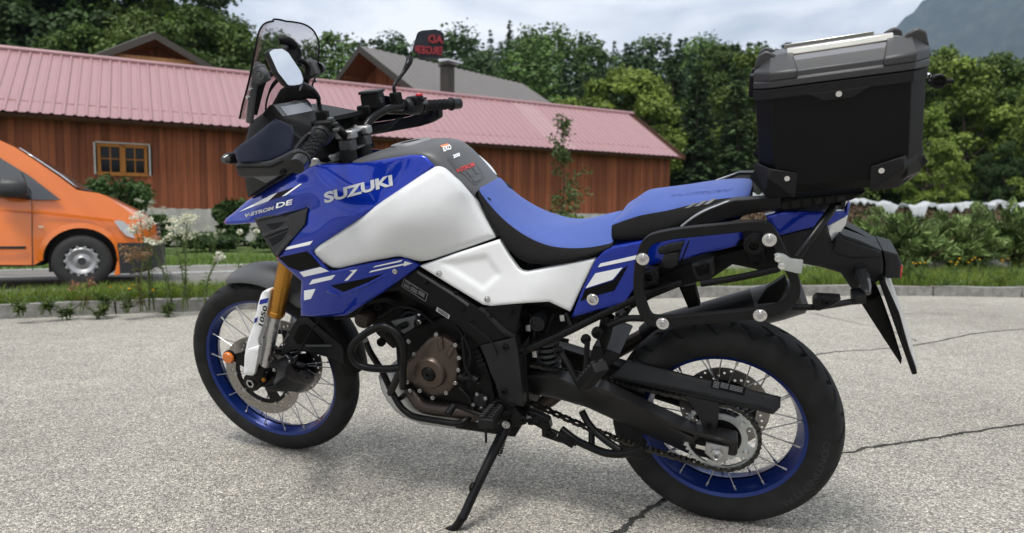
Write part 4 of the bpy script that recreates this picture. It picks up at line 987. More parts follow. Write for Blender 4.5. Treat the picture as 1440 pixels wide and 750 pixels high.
def cpos(s):
    s %= cum[-1]
    for i in range(len(cp) - 1):
        if cum[i + 1] >= s: return cp[i].lerp(cp[i + 1], (s - cum[i]) / max(1e-9, cum[i + 1] - cum[i]))
    return cp[-1]
g = G()
for i in range(nl):
    p0, p1 = cpos(i * cum[-1] / nl), cpos((i + 1) * cum[-1] / nl); d = (p1 - p0).normalized(); up = Vector((-d.z, 0, d.x)); cc = (p0 + p1) / 2
    off = .0095 if i % 2 else .0065
    for s in (1, -1):
        O = []
        for k, (x, z) in enumerate(((-.0118, 0), (-.009, .0062), (-.003, .0046), (.003, .0046), (.009, .0062), (.0118, 0), (.009, -.0062), (.003, -.0046), (-.003, -.0046), (-.009, -.0062))):
            O.append(cc + d * x + up * z + Vector((0, .0955 + s * off - .001, 0)))
        g.prism(O, (0, .002, 0))
    g.tube([p0 + Vector((0, .084, 0)), p0 + Vector((0, .107, 0))], .0036, 8)
ch = g.out('chain', mat('chain_steel', (.055, .053, .05), .4, .8, var=.3, vscale=60), bike, sharp=30); ch['kind'] = 'stuff'

# ---------------------------------------------------------------- swingarm, guards, axle
arm_m = mat('swingarm_black', (.011, .011, .012), .38, .1, spec=.45, var=.15, vscale=12)
slab('swingarm', [(735, 527), (790, 532), (822, 549), (841, 543), (860, 552), (897, 570), (977, 607), (1011, 613), (1037, 619), (1037, 640), (1022, 648), (1003, 645), (974, 641), (897, 606), (825, 573), (780, 560), (735, 552)], Field([(735, 535, .10), (822, 560, .128), (897, 588, .13), (1030, 630, .128)]), .045, arm_m, edge=.008, rc=4)
slab('swingarm_brace', [(832, 552), (860, 561), (897, 579), (975, 615), (974, 619), (897, 584), (860, 566), (830, 557)], Field([(832, 552, .134), (897, 580, .136), (975, 617, .134)]), .006, arm_m, edge=.003)
panel('swingarm', [(735, 520), (822, 549), (897, 571), (1037, 619), (1022, 647), (897, 605), (735, 552)], .125, bmet, bike, edge=.006, thick=.045, sides=(-1,))
slab('chain_guard', [(857, 531), (867, 522), (881, 506.5), (900, 510), (960, 526), (1098, 559), (1097.5, 573), (1087, 583), (1035, 571), (961, 555), (900, 541), (858, 533)], Field([(857, 531, .115), (881, 507, .085), (961, 526, .088), (961, 552, .118), (1098, 560, .09), (1087, 582, .115)]), .004, blk2, edge=.004)
slab('chain_guard_rib', [(862, 530), (961, 548), (1085, 577), (1084, 580), (961, 552), (862, 533)], Field([(862, 531, .121), (961, 550, .123), (1085, 578, .121)]), .004, blk2, edge=.002)
slab('guard_bracket', [(961, 556), (968, 557), (1012, 568), (1009, 601), (1000, 606), (990, 603), (985, 592), (975, 574)], .118, .004, blk2, edge=.002, rc=4)
bolt(997, 597, .118, .007, bmet)
slab('warning_sticker', [(1001, 533.5), (1049, 545), (1046.5, 556.5), (999, 545)], Off(Field([(857, 531, .115), (881, 507, .085), (961, 526, .088), (961, 552, .118), (1098, 560, .09), (1087, 582, .115)]), .0022), .001, black_d, edge=0)
for k in range(5):
    y_ = 535.7 + k * 1.9
    for (x0, x1) in ((1004, 1012), (1014, 1025), (1027, 1045)):
        if k > 3 and x0 > 1010: continue
        slab('sticker_print', [(x0 - k * .4, y_ + (x0 - 1003) * .235), (x1 - k * .4, y_ + (x1 - 1003) * .235), (x1 - k * .4, y_ + .8 + (x1 - 1003) * .235), (x0 - k * .4, y_ + .9 + (x0 - 1003) * .235)], Off(Field([(857, 531, .115), (881, 507, .085), (961, 526, .088), (961, 552, .118), (1098, 560, .09), (1087, 582, .115)]), .0032), .0006, label_d, edge=0, step=20)
slab('axle_slot_shade', [(977, 622), (985, 616), (1022, 626), (1020, 645), (1008, 650), (979, 638)], .131, .004, black_d, edge=.001)  # black sheet laid on the arm as the slot's darkness
slab('axle_adjuster', [(993, 622), (1025, 629), (1022, 648), (1006, 650), (991, 637)], .138, .012, alu, edge=.002)
slab('adjuster_bolt', [(979, 625), (993, 628), (992, 634), (978, 630)], .137, .012, chrome, edge=.003)
c = P(1008, 637, .142); G().lathe([(.006, .018), (.009, .018), (.010, .012), (.0165, .010), (.0165, -.004)], c, n=6).out('axle_nut', steel, bike, sharp=20)
G().lathe([(.0001, .008), (.006, .008), (.0075, .016), (.0095, .019), (.0095, .0)], c, n=20).out('axle_end', steel, bike)
px_tube('chain_slider', [(905, 552, .1), (870, 541, .1), (845, 536, .1)], .006, blk)

# ---------------------------------------------------------------- fork, front fender, brakes
gt, gb, sb = Vector((1.205, 0, 1.122)), Vector((1.448, 0, .609)), Vector((1.553, 0, .395))
for s in (1, -1):
    y = s * .105; Y = Vector((0, y, 0))
    fl = G().tube([gt + Y, gt.lerp(gb, .96) + Y, gt.lerp(gb, .965) + Y, gt.lerp(gb, .99) + Y, gb + Y], [.0265, .0265, .029, .029, .026], 28).out('fork_leg', gold, bike, S=FS.S, sharp=25)
    G().tube([gb + Y, sb + Y], .0205, 24).out('fork_slider', steel, fl)
    g = G(); g.tube([sb + Y - (sb - gb) * .1, sb + Y + Vector((.02, 0, -.015)), Vector((1.60, y, .352))], [.0235, .027, .026], 20)
    g.lathe([(.012, .026 * s), (.020, .026 * s), (.022, .022 * s), (.034, .02 * s), (.034, -.03 * s), (.0001, -.03 * s)], (WB + .006, y, RF_), n=28)
    g.out('axle_clamp', bmet, fl)
    G().lathe([(.0105, .030 * s), (.0165, .030 * s), (.0165, .0 * s)], (WB + .006, y, RF_), n=6).out('axle_bolt', steel, fl, sharp=20)
FGf = Field([(376, 408, .140), (383, 407, .125), (369, 411, .130), (364, 425, .14), (377, 425, .135), (357, 457, .142), (371, 450, .14), (348, 490, .145), (362, 485, .145), (344, 527, .145), (358, 527, .145)])
fg_o = [(367.5, 413), (371, 409), (382, 406.5), (381.5, 412), (378, 428), (374.7, 446), (363.5, 478), (365, 484), (362, 505), (357.5, 528.5), (349, 528), (343, 526.5), (344, 500), (347.5, 481), (356, 459), (363, 428)]
panel('fork_guard', fg_o, FGf, white_m, bike, edge=.006, thick=.02, frame=FS, step=5, rc=3)
decal('guard_stripe', [(365.5, 422), (377.5, 419), (376, 426), (364.5, 428.5)], FGf, blue, bike, FS)
decal('guard_stripe', [(358.5, 448), (362.5, 446), (361, 453), (357, 455)], FGf, blue, bike, FS)
lettering('guard_number', '1050', (369.2, 459.5), (7.0, -27.5), (-6.0, -3.0), FGf, black_d, bike, FS, bold=.02)
slab('guard_step', [(349, 491), (365, 486), (362, 506), (358, 526), (345, 524), (346, 500)], Off(FGf, .004), .006, white_m, edge=.003, frame=FS, rc=2)
# fender: sections round the wheel (angle, radius, half width, drop of the edges)
def arc_shell(name, secs, m, th=.003):
    rows = []
    for (a, r, w, dr) in secs:
        row = []
        for t in (-1, -.96, -.8, -.45, 0, .45, .8, .96, 1):
            rr = r - dr * (abs(t) ** 2.6) - (.012 if abs(t) == 1 else 0); row.append(Vector((WB + rr * math.cos(R(a)), w * t, RF_ + rr * math.sin(R(a)))))
        rows.append(row)
    o = G().grid(rows).out(name, m, bike, S=FS.S, sub=2, sharp=60)
    so = o.modifiers.new('solid', 'SOLIDIFY'); so.thickness = th; return o
arc_shell('front_fender', [(72, .366, .022, .004), (75, .378, .042, .012), (82, .397, .062, .028), (92, .413, .072, .040), (103, .424, .078, .046), (114, .426, .082, .05), (124, .420, .082, .05), (130, .417, .08, .05)], gry)
arc_shell('rear_fender', [(118, .405, .066, .034), (130, .405, .068, .036), (145, .404, .068, .036), (160, .399, .066, .034), (172, .392, .062, .03), (177, .388, .056, .028)], blk)
slab('fender_stay', [(386, 497), (401, 486), (409, 462), (420, 446), (433, 446), (470, 478), (482, 490), (484, 512), (470, 505), (440, 497), (412, 492), (398, 502)], Field([(386, 497, .085), (410, 460, .085), (470, 480, .075), (484, 512, .07), (440, 497, .085)]), .006, blk2, edge=.003, frame=FS, rc=3)
slab('fender_stay', [(412, 476), (421, 458), (429, 456), (452, 479), (455, 486), (418, 484)], .0875, .002, black_d, edge=0, frame=FS, rc=2)  # black sheet on the stay, painted as the dark of its open triangle
slab('stay_slot', [(430, 485), (466, 485), (466, 488), (430, 488)], .0885, .002, gry, edge=0, frame=FS)
cal = slab('brake_caliper', [(388, 508), (396, 503), (412, 508), (428, 512), (433, 528), (430, 548), (420, 552), (398, 549), (384, 541), (390, 524)], Field([(388, 508, .115), (410, 530, .125), (430, 548, .115)]), .05, dark, edge=.008, frame=FS, rc=4)
slab('caliper_body', [(396, 516), (404, 514), (407, 530), (405, 541), (398, 539), (395, 528)], .133, .02, blk2, edge=.004, frame=FS, rc=3)
slab('caliper_arm', [(372, 545), (392, 541), (424, 545), (424, 550), (395, 551), (374, 550)], .137, .018, bmet, edge=.005, frame=FS, rc=2)
slab('caliper_arm', [(378, 511), (410, 507), (411, 512), (380, 518)], .130, .018, bmet, edge=.005, frame=FS, rc=2)
for (u, v, r) in ((400, 522, .010), (402, 535, .010), (416, 522, .008), (420, 536, .008)): bolt(u, v, .134, r, dark, cal, FS, h=.012, name='caliper_piston')
slab('caliper_bridge', [(410, 512), (428, 516), (430, 522), (411, 518)], .134, .02, bmet, edge=.004, frame=FS); slab('caliper_bridge', [(409, 536), (429, 534), (428, 542), (409, 544)], .134, .02, bmet, edge=.004, frame=FS)
bolt(412, 527, .14, .006, steel, cal, FS, name='pad_pin'); bolt(386, 520, .13, .006, steel, frame=FS)
bolt(408, 509.5, .138, .008, steel, frame=FS); bolt(422, 547.5, .142, .008, steel, frame=FS); bolt(371, 534, .135, .007, gold, frame=FS); bolt(391, 494, .09, .010, bmet, frame=FS)
px_tube('brake_hose', [(409, 540, .13), (412, 525, .14), (420, 498, .13), (436, 468, .12), (450, 447, .11), (455, 425, .10)], .0035, blk, frame=FS, n=8)
# side reflector on its stalk
G().lathe([(.0001, .008), (.019, .007), (.0215, .003), (.0215, -.004)], FS.P(321, 503, .128), n=28).out('side_reflector', amber, bike, S=FS.S)
G().lathe([(.0001, -.004), (.024, -.003), (.024, -.012), (.0001, -.012)], FS.P(321, 503, .128), n=28).out('reflector_backing', blk, bike, S=FS.S)
slab('reflector_stalk', [(328, 499), (340, 496), (345, 503), (341, 514), (330, 509)], .120, .008, blk, edge=.002, frame=FS)

# ---------------------------------------------------------------- engine and frame (dark mass behind the panels)
slab('crankcase', [(556, 478), (590, 455), (640, 440), (700, 470), (742, 500), (746, 580), (724, 602), (650, 590), (592, 565), (560, 530)], .125, .25, dark, edge=.012, step=14)
slab('cylinder_head', [(508, 420), (560, 402), (612, 430), (640, 452), (600, 480), (552, 490), (530, 470)], .105, .21, dark, edge=.012, step=12)
for k in range(5): slab('cooling_fin', [(556 + k * 9, 472 - k * 5), (562 + k * 9, 469 - k * 5), (586 + k * 9, 500 - k * 5), (580 + k * 9, 503 - k * 5)], .112, .22, dark, edge=.002, step=16)
slab('frame_core', [(470, 300), (620, 225), (690, 280), (745, 378), (840, 366), (800, 440), (735, 430), (736, 500), (690, 470), (600, 380), (500, 420), (450, 400)], .085, .17, blk, edge=.01, step=16)
slab('airbox', [(740, 400), (800, 440), (850, 436), (890, 400), (1060, 330), (1090, 345), (960, 400), (890, 425), (800, 470), (745, 495)], .072, .144, blk, edge=.008, step=14)
slab('radiator', [(455, 385), (500, 378), (518, 420), (505, 446), (470, 450)], .17, .34, dark, edge=.006, step=14)
clo = [(594.5, 484), (603, 476), (612, 471.5), (627, 474), (640, 482), (646, 500), (646.5, 516), (643, 537), (634, 551), (620, 557), (606, 558), (590, 546), (578, 541), (565, 537), (566, 519), (574, 506), (581, 500)]
cl = slab('clutch_cover', clo, Field([(612, 472, .158), (646, 510, .150), (608, 557, .150), (565, 537, .125), (604, 520, .170), (585, 500, .155)]), .05, bronze, edge=.010, step=6, rc=3)
cc = P(605, 524, .169)
G().lathe([(.024, .012), (.046, .010), (.050, .005), (.053, -.01)], cc, n=48).out('clutch_ring', bronze, cl)
G().lathe([(.0001, .012), (.005, .012), (.006, .017), (.020, .015), (.0225, .010), (.0225, -.01)], cc, n=32).out('clutch_cap', bmet, cl)
for (a0, a1) in ((75, 77), (38, 40), (100, 101.5)):
    pass
for (u, v) in ((614, 470), (641, 485), (646, 503), (645, 520), (641, 538), (628, 552), (609, 559), (591, 549), (573, 537), (583, 498)):
    bolt(u, v, .150, .0065, steel, cl, h=.008, name='cover_bolt')
slab('cover_boss', [(614, 478), (621, 476), (624, 492), (616, 495)], .168, .02, bronze, edge=.004)
slab('cover_boss', [(633, 487), (639, 491), (632, 505), (626, 500)], .165, .02, bronze, edge=.004)
slab('timing_cover', [(565, 520), (575, 507), (580, 545), (572, 548), (562, 537)], .135, .05, bronze, edge=.008)
fpf = Field([(529, 412, .17), (587, 379, .168), (640, 411, .168), (674, 434, .162), (735, 425, .14), (724, 474, .155), (615, 436, .172), (674, 484, .168), (700, 450, .158)])
slab('frame_cover', [(529, 413), (545, 400), (587, 378), (640, 410), (674, 433), (736, 424), (726, 473), (700, 479), (674, 486), (660, 472), (646, 460), (615, 437), (590, 425), (560, 409)], fpf, .02, blk, edge=.004, step=8)
slab('frame_cover_fold', [(672, 434), (678, 432), (712, 464), (725, 472), (722, 476), (706, 470)], Off(fpf, .006), .008, blk2, edge=.004)
slab('frame_cover_edge', [(587, 381), (640, 414), (660, 428), (658, 431), (638, 417), (586, 384)], Off(fpf, .002), .004, gry, edge=.001)
fcf = Field([(674, 485, .165), (724, 474, .16), (737, 571, .165), (704, 562, .172), (692, 530, .172)])
slab('swingarm_cover', [(674, 485), (700, 480), (725, 473.5), (730, 500), (737, 572), (718, 571), (703, 561), (697, 540), (690, 526), (683, 505)], fcf, .03, blk2, edge=.005, step=7, rc=2)
bolt(710.7, 488.6, .166, .010, bmet, name='cover_bolt'); bolt(709, 550, .172, .010, bmet, name='cover_bolt')
decal('data_label', [(568, 391.5), (601, 413), (598.5, 424), (564.5, 402)], fpf, black_d, bike)
for k in range(6):
    a, b = k * 1.95 + 1.2, .15 + (k % 3) * .08
    q = lambda s, t: (568 + 33 * s - 3.2 * t, 391.5 + 21.5 * s + 10.6 * t)
    t0 = .1 + k * .135
    for (s0, s1) in ((.06, .3), (.34, .62), (.66, .92)):
        if (k * 3 + int(s0 * 10)) % 5 == 1: continue
        decal('label_print', [q(s0, t0), q(s1, t0), q(s1, t0 + .07), q(s0, t0 + .07)], Off(fpf, .0012), label_d, bike, step=20)
for seg in (((0, 0), (1, 0)), ((1, 0), (1, 1)), ((1, 1), (0, 1)), ((0, 1), (0, 0))):
    (s0, t0), (s1, t1) = seg; A_, B_ = q(s0, t0), q(s1, t1); dx, dy = (.5, .5)
    decal('label_border', [A_, B_, (B_[0] + .1, B_[1] + .8), (A_[0] + .1, A_[1] + .8)] if t0 == t1 else [A_, (A_[0] + .8, A_[1] + .3), (B_[0] + .8, B_[1] + .3), B_], Off(fpf, .0012), label_d, bike, step=20)
decal('data_label', [(614.5, 432), (632.5, 443.5), (631, 449), (613, 437.5)], fpf, silver_d, bike)
for k in range(3):
    decal('label_print', [(615.5, 433.8 + k * 1.6), (630, 443.2 + k * 1.6), (630, 444 + k * 1.6), (615.5, 434.6 + k * 1.6)], Off(fpf, .0012), grey_d, bike, step=20)
slab('engine_mount', [(549, 452), (578, 446), (584, 444), (587, 455), (580, 463), (568, 470), (560, 462)], .165, .008, gry, edge=.003, rc=2)
slab('mount_hole_shade', [(565, 455), (572, 453), (573, 457), (568, 461), (564, 460)], .1665, .003, black_d, edge=0, rc=2)  # hole is only a black patch painted for its inner shade
bolt(589, 453, .168, .013, dark, h=.016); bolt(589, 453, .176, .008, steel)
bolt(536.5, 481, .150, .014, dark, h=.012); bolt(575, 480, .150, .007, steel)
g = G(); g.lathe([(.0001, .03), (.022, .028), (.03, .015), (.03, -.02)], P(514, 447, .15), n=24); g.out('horn', mat('brown_black', (.03, .022, .018), .4, .5), bike)
bolt(533, 430, .135, .013, dark, h=.014); px_tube('coolant_hose', [(508, 430, .14), (520, 424, .15), (540, 420, .14), (556, 424, .12)], .013, blk)
px_tube('coolant_hose', [(545, 468, .12), (560, 455, .13), (575, 440, .13), (600, 445, .12)], .014, dark)
px_tube('wiring', [(650, 470, .155), (652, 495, .165), (656, 520, .168), (668, 535, .165)], .0055, blk, n=8)
px_tube('wiring', [(645, 490, .15), (655, 470, .16), (648, 455, .16)], .004, blk, n=8)
slab('sprocket_cover', [(655, 500), (672, 488), (690, 528), (697, 560), (690, 580), (668, 575), (655, 550)], .14, .05, dark, edge=.006, step=9, rc=3)
for k in range(3): slab('cover_rib', [(666 + k * 3, 502 + k * 6), (676 + k * 3, 498 + k * 6), (677 + k * 3, 500 + k * 6), (667 + k * 3, 504 + k * 6)], .146, .006, blk2, edge=.001)
slab('shift_sensor', [(666, 558), (674, 552), (686, 560), (684, 570), (672, 572), (666, 568)], .152, .02, blk2, edge=.004, rc=2)
for (u, v) in ((671, 554), (683, 560), (666, 569), (677, 574), (659, 524), (671, 537)): bolt(u, v, .155, .0055, steel)
g = G().tube([P(646, 531, .16), P(664, 531, .16), P(672, 536, .165)], .011, 12).out('sensor_plug', blk, bike)

for (u, v, y) in ((600, 398, .172), (652, 436, .168), (664, 452, .166), (641, 412, .17), (690, 445, .162), (720, 440, .152)): bolt(u, v, y, .0055, dark, name='cover_bolt')
for (u0, v0, u1, v1, y, r) in ((512, 428, 515, 427, .146, .0145), (552, 462, 555, 459, .128, .0155), (590, 443, 593, 444, .126, .0155)): px_tube('hose_clamp', [(u0, v0, y), (u1, v1, y)], r, steel, smooth=0)
px_tube('wiring', [(528, 448, .13), (545, 440, .15), (560, 432, .155), (585, 436, .15), (610, 455, .14)], .005, blk, n=8); px_tube('wiring', [(640, 455, .15), (655, 480, .16), (662, 505, .165), (652, 530, .165)], .0045, blk, n=8)
px_tube('oil_pipe', [(646, 545, .14), (660, 560, .15), (668, 580, .15)], .006, bmet, n=10); px_tube('cable', [(700, 500, .175), (690, 480, .178), (660, 455, .178)], .003, blk, n=6)
# ---------------------------------------------------------------- skid plate, header, crash bars, stands, pegs
slab('skid_plate', [(532, 529), (536, 548), (545, 565), (556, 578), (564, 585), (593, 597), (660, 606), (724, 615), (734, 598), (700, 592), (640, 588), (600, 580), (582, 565), (562, 535), (545, 520)], Field([(532, 529, .09), (564, 585, .125), (724, 615, .13), (734, 598, .14), (582, 565, .135)]), .26, skid_m, edge=.006, step=10)
slab('skid_plate_side', [(648, 592), (690, 596), (734, 599), (724, 614.5), (680, 608), (640, 602)], .142, .01, blk, edge=.003)
px_tube('exhaust_header', [(568, 528, .07), (574, 541, .10), (582, 556, .125), (594, 569, .135), (612, 574, .135), (650, 579, .13), (690, 590, .10)], [.021, .021, .022, .024, .025, .025, .025], header_m, smooth=5, n=20)
bolt(574, 543, .135, .012, dark, h=.01); bolt(577, 549, .15, .006, steel)
for s in (1, -1):
    px_tube('crash_bar', [(567, 545, .20), (566.5, 520, .225), (568, 492, .235), (560, 472, .235), (548, 462, .235), (535, 459.5, .24), (516, 468, .245), (499, 482, .25), (494, 494, .25), (497, 505, .25), (506, 514, .25), (522, 518, .245), (545, 519, .235), (565, 517, .225)], .0115, bmet, sides=(s,), n=14)
    px_tube('crash_bar', [(566, 515, .22), (558, 532, .20), (549, 553, .17)], .0115, bmet, sides=(s,), n=14)
    px_tube('crash_bar', [(513, 478, .22), (521, 496, .18), (537, 522, .14), (550, 549, .14), (562, 570, .15), (572, 580, .155), (585, 586.5, .16), (615, 592, .165), (640, 595.5, .165), (652, 593, .16), (660, 587, .14)], .0105, bmet, sides=(s,), n=14)
    px_tube('crash_bar', [(560, 470, .235), (560, 462, .2), (572, 456, .168)], .010, bmet, sides=(s,), n=12)
px_tube('crash_bar_stay', [(562, 561, .13), (575, 551, .12)], .008, bmet)
# shift lever
px_tube('shift_lever', [(629, 583, .235), (638, 571, .205)], [.012, .010], blk, n=12, smooth=0)
px_tube('shift_lever', [(638, 571, .20), (660, 578, .18), (700, 592, .17)], .006, bmet)
px_tube('shift_rod', [(676, 575, .16), (690, 585, .16), (706, 588, .16)], .004, bmet, n=8)
slab('peg_bracket', [(690, 566), (706, 561), (722, 570), (736, 588), (742, 596), (728, 600), (716, 600), (700, 596)], .17, .02, bmet, edge=.004, rc=4)
for (u, v, r) in ((721, 572, .008), (736, 590, .009), (715, 596, .010), (745, 592, .007)): bolt(u, v, .172, r, dark)
bolt(712, 597, .18, .0125, steel, h=.008)
def peg(name, a, b, w, h, n=6):
    """rubber footrest with cross ribs along a-b (bike space)"""
    d = (b - a).normalized(); up = Vector((0, 0, 1)); up = (up - d * up.dot(d)).normalized(); sde = d.cross(up); L = (b - a).length
    M = Matrix((sde, d, up)).transposed(); g = G()
    g.box((a + b) / 2, (w, L, h), M)
    for i in range(n):
        t = (i + .5) / n; cc_ = a.lerp(b, t) + up * h * .55
        for sx in (-1, 1): g.box(cc_ + sde * sx * w * .27, (w * .42, L / n * .55, h * .5), M @ Matrix.Rotation(.45 * sx, 3, 'Z'))
    return g.out(name, grip_m, bike, bevel=.004, sharp=30)
pa, pb = P(699, 578, .175), P(683, 597, .275)
peg('footpeg', pa, pb, .048, .03); peg('footpeg', Vector((pa.x, -pa.y, pa.z)), Vector((pb.x, -pb.y, pb.z)), .048, .03)
px_tube('footpeg_mount', [(716, 582, .165), (704, 588, .20)], [.012, .014], bmet, smooth=0)
px_tube('peg_feeler', [(683, 600, .27), (683.5, 622, .27)], .004, bmet, n=8, smooth=0)
# side stand
px_tube('side_stand', [(712, 597, .165), (707, 610, .185), (690, 644, .25), (668, 690, .325), (650, 730, .385)], [.017, .0165, .0145, .0135, .013], bmet, smooth=4, n=16)
ft = P(640, 746, .395)
g = G(); M_ = Matrix.Rotation(-BLEAN * -1, 3, 'X'); g.box(ft + Vector((.0, 0, -.004)), (.085, .05, .008), Matrix.Rotation(BLEAN, 3, 'X') @ Matrix.Rotation(.5, 3, 'Z')); g.out('side_stand_foot', bmet, bike, bevel=.004)
px_tube('side_stand', [(650, 728, .384), (640, 742, .393), (628, 747, .396)], [.013, .012, .010], bmet, n=12)
px_tube('stand_hook', [(672, 683, .318), (664, 680, .325), (661, 688, .335), (663, 695, .335), (667, 696, .328)], .003, bmet, n=8)
g = G()
for i in range(60):
    t = i / 59; p = P(711, 610, .17).lerp(P(703, 640, .215), t); a = i * 1.0
    g.V.append(p + Vector((math.cos(a) * .006, math.sin(a) * .006, 0)))
sp = [v for v in g.V]; G().tube(sp, .0016, 6).out('stand_spring', bmet, bike)
# centre stand
for s in (1, -1):
    px_tube('centre_stand', [(790, 604, .10), (808, 618, .12), (826, 627, .14), (852, 637, .17), (878, 638, .19), (900, 633, .205)], .012, bmet, sides=(s,), n=14)
    px_tube('centre_stand', [(818, 578, .12), (828, 596, .13), (846, 615, .15), (873, 634, .18)], .0105, bmet, sides=(s,), n=12)
    px_tube('centre_stand', [(832, 603, .10), (832, 626, .13)], .010, bmet, sides=(s,), n=12, smooth=0)
slab('stand_foot', [(886, 640), (902, 626), (908, 634), (903, 646), (890, 646)], .215, .04, bmet, edge=.004, rc=3)
slab('stand_bracket', [(742, 578), (756, 582), (772, 590), (775, 603), (762, 612), (762, 604), (752, 598), (742, 598)], .15, .02, bmet, edge=.004, rc=2)
slab('stand_bracket', [(762, 600), (790, 612), (812, 622), (810, 628), (785, 622), (762, 614)], .14, .012, bmet, edge=.003)
for (u, v) in ((755, 595), (768, 593), (771, 610)): bolt(u, v, .152, .009, dark)
bolt(743.5, 590, .153, .010, gry)
sp = []
for i in range(110):
    t = i / 109; p = P(782, 613, .155).lerp(P(806, 627, .155), t); a = i * .95; d = (P(806, 627, .155) - P(782, 613, .155)).normalized(); n1_ = Vector((0, 1, 0)); n2_ = d.cross(n1_); sp.append(p + n1_ * math.cos(a) * .008 + n2_ * math.sin(a) * .008)
G().tube(sp, .002, 6).out('stand_spring', bmet, bike)
# subframe, mounts, shock, passenger peg hangers
for s in (1, -1):
    px_tube('subframe_tube', [(735, 494, .13), (790, 470, .14), (850, 440, .145), (905, 414, .145), (960, 396, .14)], .0115, bmet, sides=(s,), n=14)
    px_tube('subframe_tube', [(856, 458, .15), (870, 452, .155), (884, 448, .16), (905, 448, .17)], .009, bmet, sides=(s,), n=12)
    px_tube('rack_stay', [(905, 448, .17), (930, 452, .21), (935, 455, .245)], .009, bmet, sides=(s,), n=10)
px_tube('subframe_tube', [(797, 440, .12), (803, 458, .135)], .009, bmet)
bolt(735, 494, .14, .012, bmet, h=.012); bolt(735, 494, .148, .007, dark)
for (u, v, r) in ((840.5, 468, .017), (824, 477, .014), (787, 494, .014)):
    bolt(u, v, .15, r, bmet, h=.012); bolt(u, v, .158, r * .5, dark)
c = P(758, 452, .12); G().lathe([(.0001, .014), (.017, .014), (.018, .02), (.022, .02), (.024, .012), (.024, -.05)], c, n=28).out('reservoir_cap', blk2, bike)
px_tube('peg_hanger', [(789, 497, .16), (799, 513, .17), (817, 548, .19)], .008, bmet, smooth=3)
px_tube('peg_hanger', [(826, 480, .16), (824, 510, .17), (820, 540, .19)], .008, bmet, smooth=3)
pa, pb = P(820, 543, .20), P(845, 516, .285); peg('passenger_footpeg', pa, pb, .042, .028, 6)
peg('passenger_footpeg', Vector((pa.x, -pa.y, pa.z)), Vector((pb.x, -pb.y, pb.z)), .034, .02, 5)
sp = []
a_, b_ = P(768, 455, .03), P(772, 520, .03); d = (b_ - a_).normalized(); e1 = Vector((0, 1, 0)); e2 = d.cross(e1)
for i in range(160):
    t = i / 159; w = t * 2 * math.pi * 8; sp.append(a_.lerp(b_, t) + e1 * math.cos(w) * .034 + e2 * math.sin(w) * .034)
G().tube(sp, .0065, 8).out('shock_spring', gry, bike); G().cyl(a_, b_, .02).out('shock_body', bmet, bike)
slab('inner_fender', [(834, 486), (850, 489), (873, 498), (862, 512), (850, 524), (838, 520), (828, 510)], .10, .2, blk2, edge=.008, rc=3)
slab('inner_fender_arm', [(846, 440), (862, 450), (856, 480), (849, 500), (840, 470)], .13, .03, bmet, edge=.005)
slab('rear_brake_line', [(876, 520), (890, 508), (896, 512), (880, 528)], .09, .02, blk)
for (u, v) in ((742, 462), (790, 448), (751, 499)): slab('connector', [(u - 3, v - 4), (u + 3, v - 5), (u + 4, v + 4), (u - 2, v + 4)], .105, .02, steel, edge=.003)
px_tube('wiring', [(745, 440, .10), (752, 470, .11), (740, 500, .11)], .006, blk); px_tube('wiring', [(780, 440, .10), (770, 470, .11), (800, 480, .10)], .006, blk)

# ---------------------------------------------------------------- bodywork
blf = Field([(315, 312, .03), (348, 282, .045), (358, 313, .085), (400, 270, .145), (412, 243, .125), (380, 262, .085), (432, 293, .178), (442, 232, .142), (388, 364, .175), (464, 231, .135), (441, 350, .214), (509, 229, .122), (470, 270, .185), (520, 280, .198), (576, 219, .122), (608, 229, .122), (464, 380, .214), (423, 394, .187), (423, 444, .180), (487, 444, .198), (561, 364, .200), (591, 373, .172), (540, 330, .214), (450, 410, .205), (500, 405, .212)])
blo = [(314, 312.5), (318, 307), (330, 298), (348, 282), (380, 262), (412, 243), (428, 236), (442, 232), (464, 230.5), (509, 229), (545, 223), (576, 218), (594, 217.5), (600, 220), (609, 229.5), (614, 233), (560, 272), (500, 312), (441.5, 351), (441, 358), (462, 380), (470, 380.5), (490, 376), (520, 369.5), (557, 363.8), (572, 363), (592, 373.5), (540, 411), (487, 444.5), (440, 446), (423, 444.5), (422, 420), (424, 396), (404, 378), (388, 364), (410, 332), (433, 293), (395, 302), (358, 313.5), (330, 316), (318, 316)]
scoop = [(462, 402), (508, 392.5), (546, 383.5), (520, 397), (482, 413)]
def scoop_x(u, v):
    if not pip(u, v, scoop): return 0
    A = np.array(scoop); d = min(np.linalg.norm(np.array((u, v)) - a) for a in A); return -.014
panel('side_fairing', blo, blf, blue, bike, edge=.007, thick=.006, step=6)
decal('scoop_shade', [(465, 402), (508, 393.5), (540, 385.5), (519, 396.5), (483, 411)], blf, black_d, bike, step=5)  # flat black decal painted as the shade inside the scoop opening
slab('scoop_lip', [(456, 410), (477, 419.5), (478.5, 415.5), (464, 407.5)], Off(blf, .004), .012, blue, edge=.003)
slab('scoop_lip', [(477, 419.5), (520, 402), (547, 385), (545, 384), (518, 397), (478.5, 415.5)], Off(blf, .003), .010, blue, edge=.003)
crease = [((424, 396), (545, 372))]
grf = Field([(357, 308, .092), (433, 293, .180), (388, 362, .182), (369, 332, .13), (410, 320, .172)])
panel('fairing_grille', [(357, 307.5), (390, 300.5), (433, 292.5), (429, 316), (412, 336), (389, 362), (385, 359), (369, 332)], grf, blk2, bike, edge=.004, thick=.008, step=5)
for pl in ([(374, 315.5), (400, 312), (386, 323.5), (380, 322)], [(377, 337), (404, 325.5), (395, 338), (383, 346)]): decal('grille_opening_shade', pl, grf, black_d, bike, step=5)  # black sheets paint the darkness of slots that are not cut
